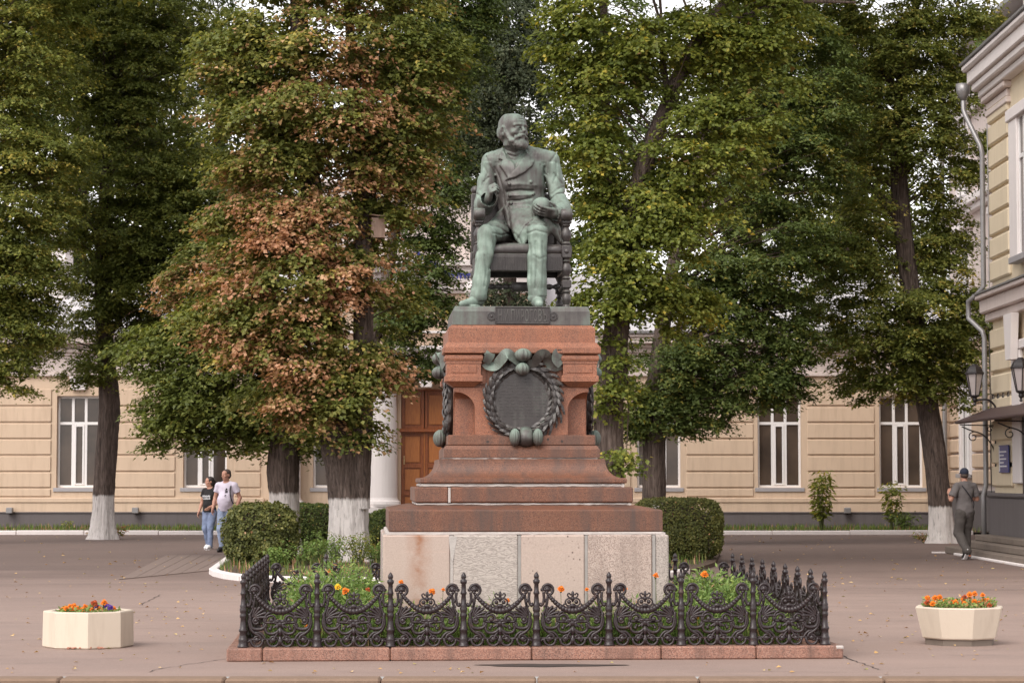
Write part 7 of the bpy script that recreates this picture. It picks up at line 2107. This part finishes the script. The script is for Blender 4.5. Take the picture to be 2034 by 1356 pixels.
CG = 'walking couple'
loc = G(449, 1096)
man, tee = person('man in a pale lilac T-shirt and blue jeans walking beside the woman in black', loc, rad(-18), 1.03,
    dict(elbowR=(-.275, .03, 1.15), wristR=(-.265, -.10, .93), elbowL=(.285, .06, 1.15), wristL=(.255, -.06, .93), kneeR=(-.085, -.10, .50), ankleR=(-.075, -.05, .09), toeR=(-.085, -.20, .045), kneeL=(.095, -.03, .50), ankleL=(.095, .17, .13), toeL=(.10, .04, .05)),
    -22, M['tee_lilac'], M['denim_pale'], M['shoe_black'], 'short', CG, belly=.7, sole=M['shoe_black'])
pr = MB(); rr = random.Random(2)
for i, (x, z, w, h) in enumerate(((.055, 1.335, .028, .026), (.045, 1.315, .045, .014), (.055, 1.285, .050, .020), (.040, 1.262, .022, .014), (.068, 1.262, .020, .014), (.055, 1.205, .020, .018), (.055, 1.18, .034, .006))):
    y = on_front(tee, x, z); pr.box(x - w / 2, x + w / 2, y - .004, y + .02, z - h / 2, z + h / 2, .002)
obj('chest_print', pr, M['tee_black'], tee)
obj('belt', MB().tube([(.168 * math.cos(a), .128 * math.sin(a), .905) for a in np.linspace(0, 2 * math.pi, 25)[:-1]], .014, 6, closed=True), M['shoe_black'], man)
b = thing('shoulder_bag', 'dark shoulder bag at the back of the man in the lilac T-shirt', 'bag', loc, rad(-18))
st = [(.13, .10, 1.46), (.14, .0, 1.475), (.135, -.10, 1.40), (.165, -.15, 1.22), (.215, -.10, 1.05), (.26, .06, .96)]
obj('strap', MB().tube(smooth_path(st, 5), .014, 6, flat=.5), M['bag'], b)
Bf = Field((.08, .02, .72), (.46, .34, 1.10), .012); Bf.box((.27, .18, .92), (.125, .075, .13), .04, None, .01); Bf.disp((.08, .02, .72), (.46, .34, 1.1), lambda x, y, z: .02 * vnoise(x * 10, y * 10, z * 10)); field_obj('bag_body', Bf, M['bag'], b, 1)

loc = G(416, 1091)
wom, tee = person('dark haired woman in black printed T-shirt and blue jeans, beside the man in lilac', loc, rad(-25), .94,
    dict(elbowR=(-.24, .05, 1.15), wristR=(-.27, -.04, .92), elbowL=(.24, .04, 1.15), wristL=(.15, -.18, 1.03), kneeR=(-.085, -.06, .50), ankleR=(-.075, .08, .11), toeR=(-.085, -.06, .045), kneeL=(.085, -.10, .50), ankleL=(.085, -.10, .09), toeL=(.09, -.25, .045)),
    -38, M['tee_black'], M['denim'], M['shoe_white'], 'tied', CG, belly=.25, women=True, shirt_len=.90, sleeve=.5)
pr = MB()
for row, (z, n) in enumerate(((1.285, 9), (1.245, 8), (1.212, 5))):
    for i in range(n):
        x = -.105 + .21 * (i + .5) / n; w = .21 / n * rr.uniform(.45, .85); h = rr.uniform(.016, .032) * (1 if row < 2 else .6); y = on_front(tee, x, z)
        pr.box(x - w / 2, x + w / 2, y - .004, y + .02, z - h / 2, z + h / 2, .003)
obj('chest_print', pr, M['print_white'], tee)

loc = G(1918, 1111)
cman, tee = person('man in navy cap and grey T-shirt seen from behind, holding a phone', loc, rad(-158), 1.03,
    dict(elbowL=(.300, -.02, 1.15), wristL=(.20, -.235, 1.245), handL=(-.25, -.35, .9), backL=(.6, .3, .3), curlL=(.5, .8, .6), elbowR=(-.285, -.02, 1.16), wristR=(-.14, -.25, 1.16), handR=(.5, -.5, .5), kneeL=(.115, -.06, .51), ankleL=(.13, .26, .20), toeL=(.135, .17, .07), kneeR=(-.10, -.14, .50), ankleR=(-.115, -.13, .09), toeR=(-.13, -.28, .045)),
    -20, M['tee_grey'], M['sweat_grey'], M['shoe_black'], 'cap', None, belly=.2, baggy=1.0, shirt_len=.80, sleeve=.60, sole=M['shoe_white'])
b = thing('crossbody_bag', 'thin dark crossbody strap over the back of the man in the cap', 'bag', loc, rad(-158))
st = [(-.17, .02, .98), (-.13, .115, 1.12), (-.03, .140, 1.25), (.07, .128, 1.38), (.125, .06, 1.475), (.10, -.05, 1.45), (.0, -.155, 1.25), (-.12, -.16, 1.05)]
obj('strap', MB().tube(smooth_path(st, 5), .010, 6, flat=.5), M['bag'], b)
obj('pouch', MB().box(-.22, -.05, -.22, -.145, .92, 1.08, .02), M['bag'], b)
ph = thing('phone', 'dark phone held up by the man in the cap', 'phone', loc, rad(-158))
obj('phone_body', MB().box(-.038, .038, -.006, .006, -.075, .075, .005, M=Matrix.Translation((.15, -.33, 1.33)) @ Matrix.Rotation(rad(-35), 4, 'X')), M['shoe_black'], ph)
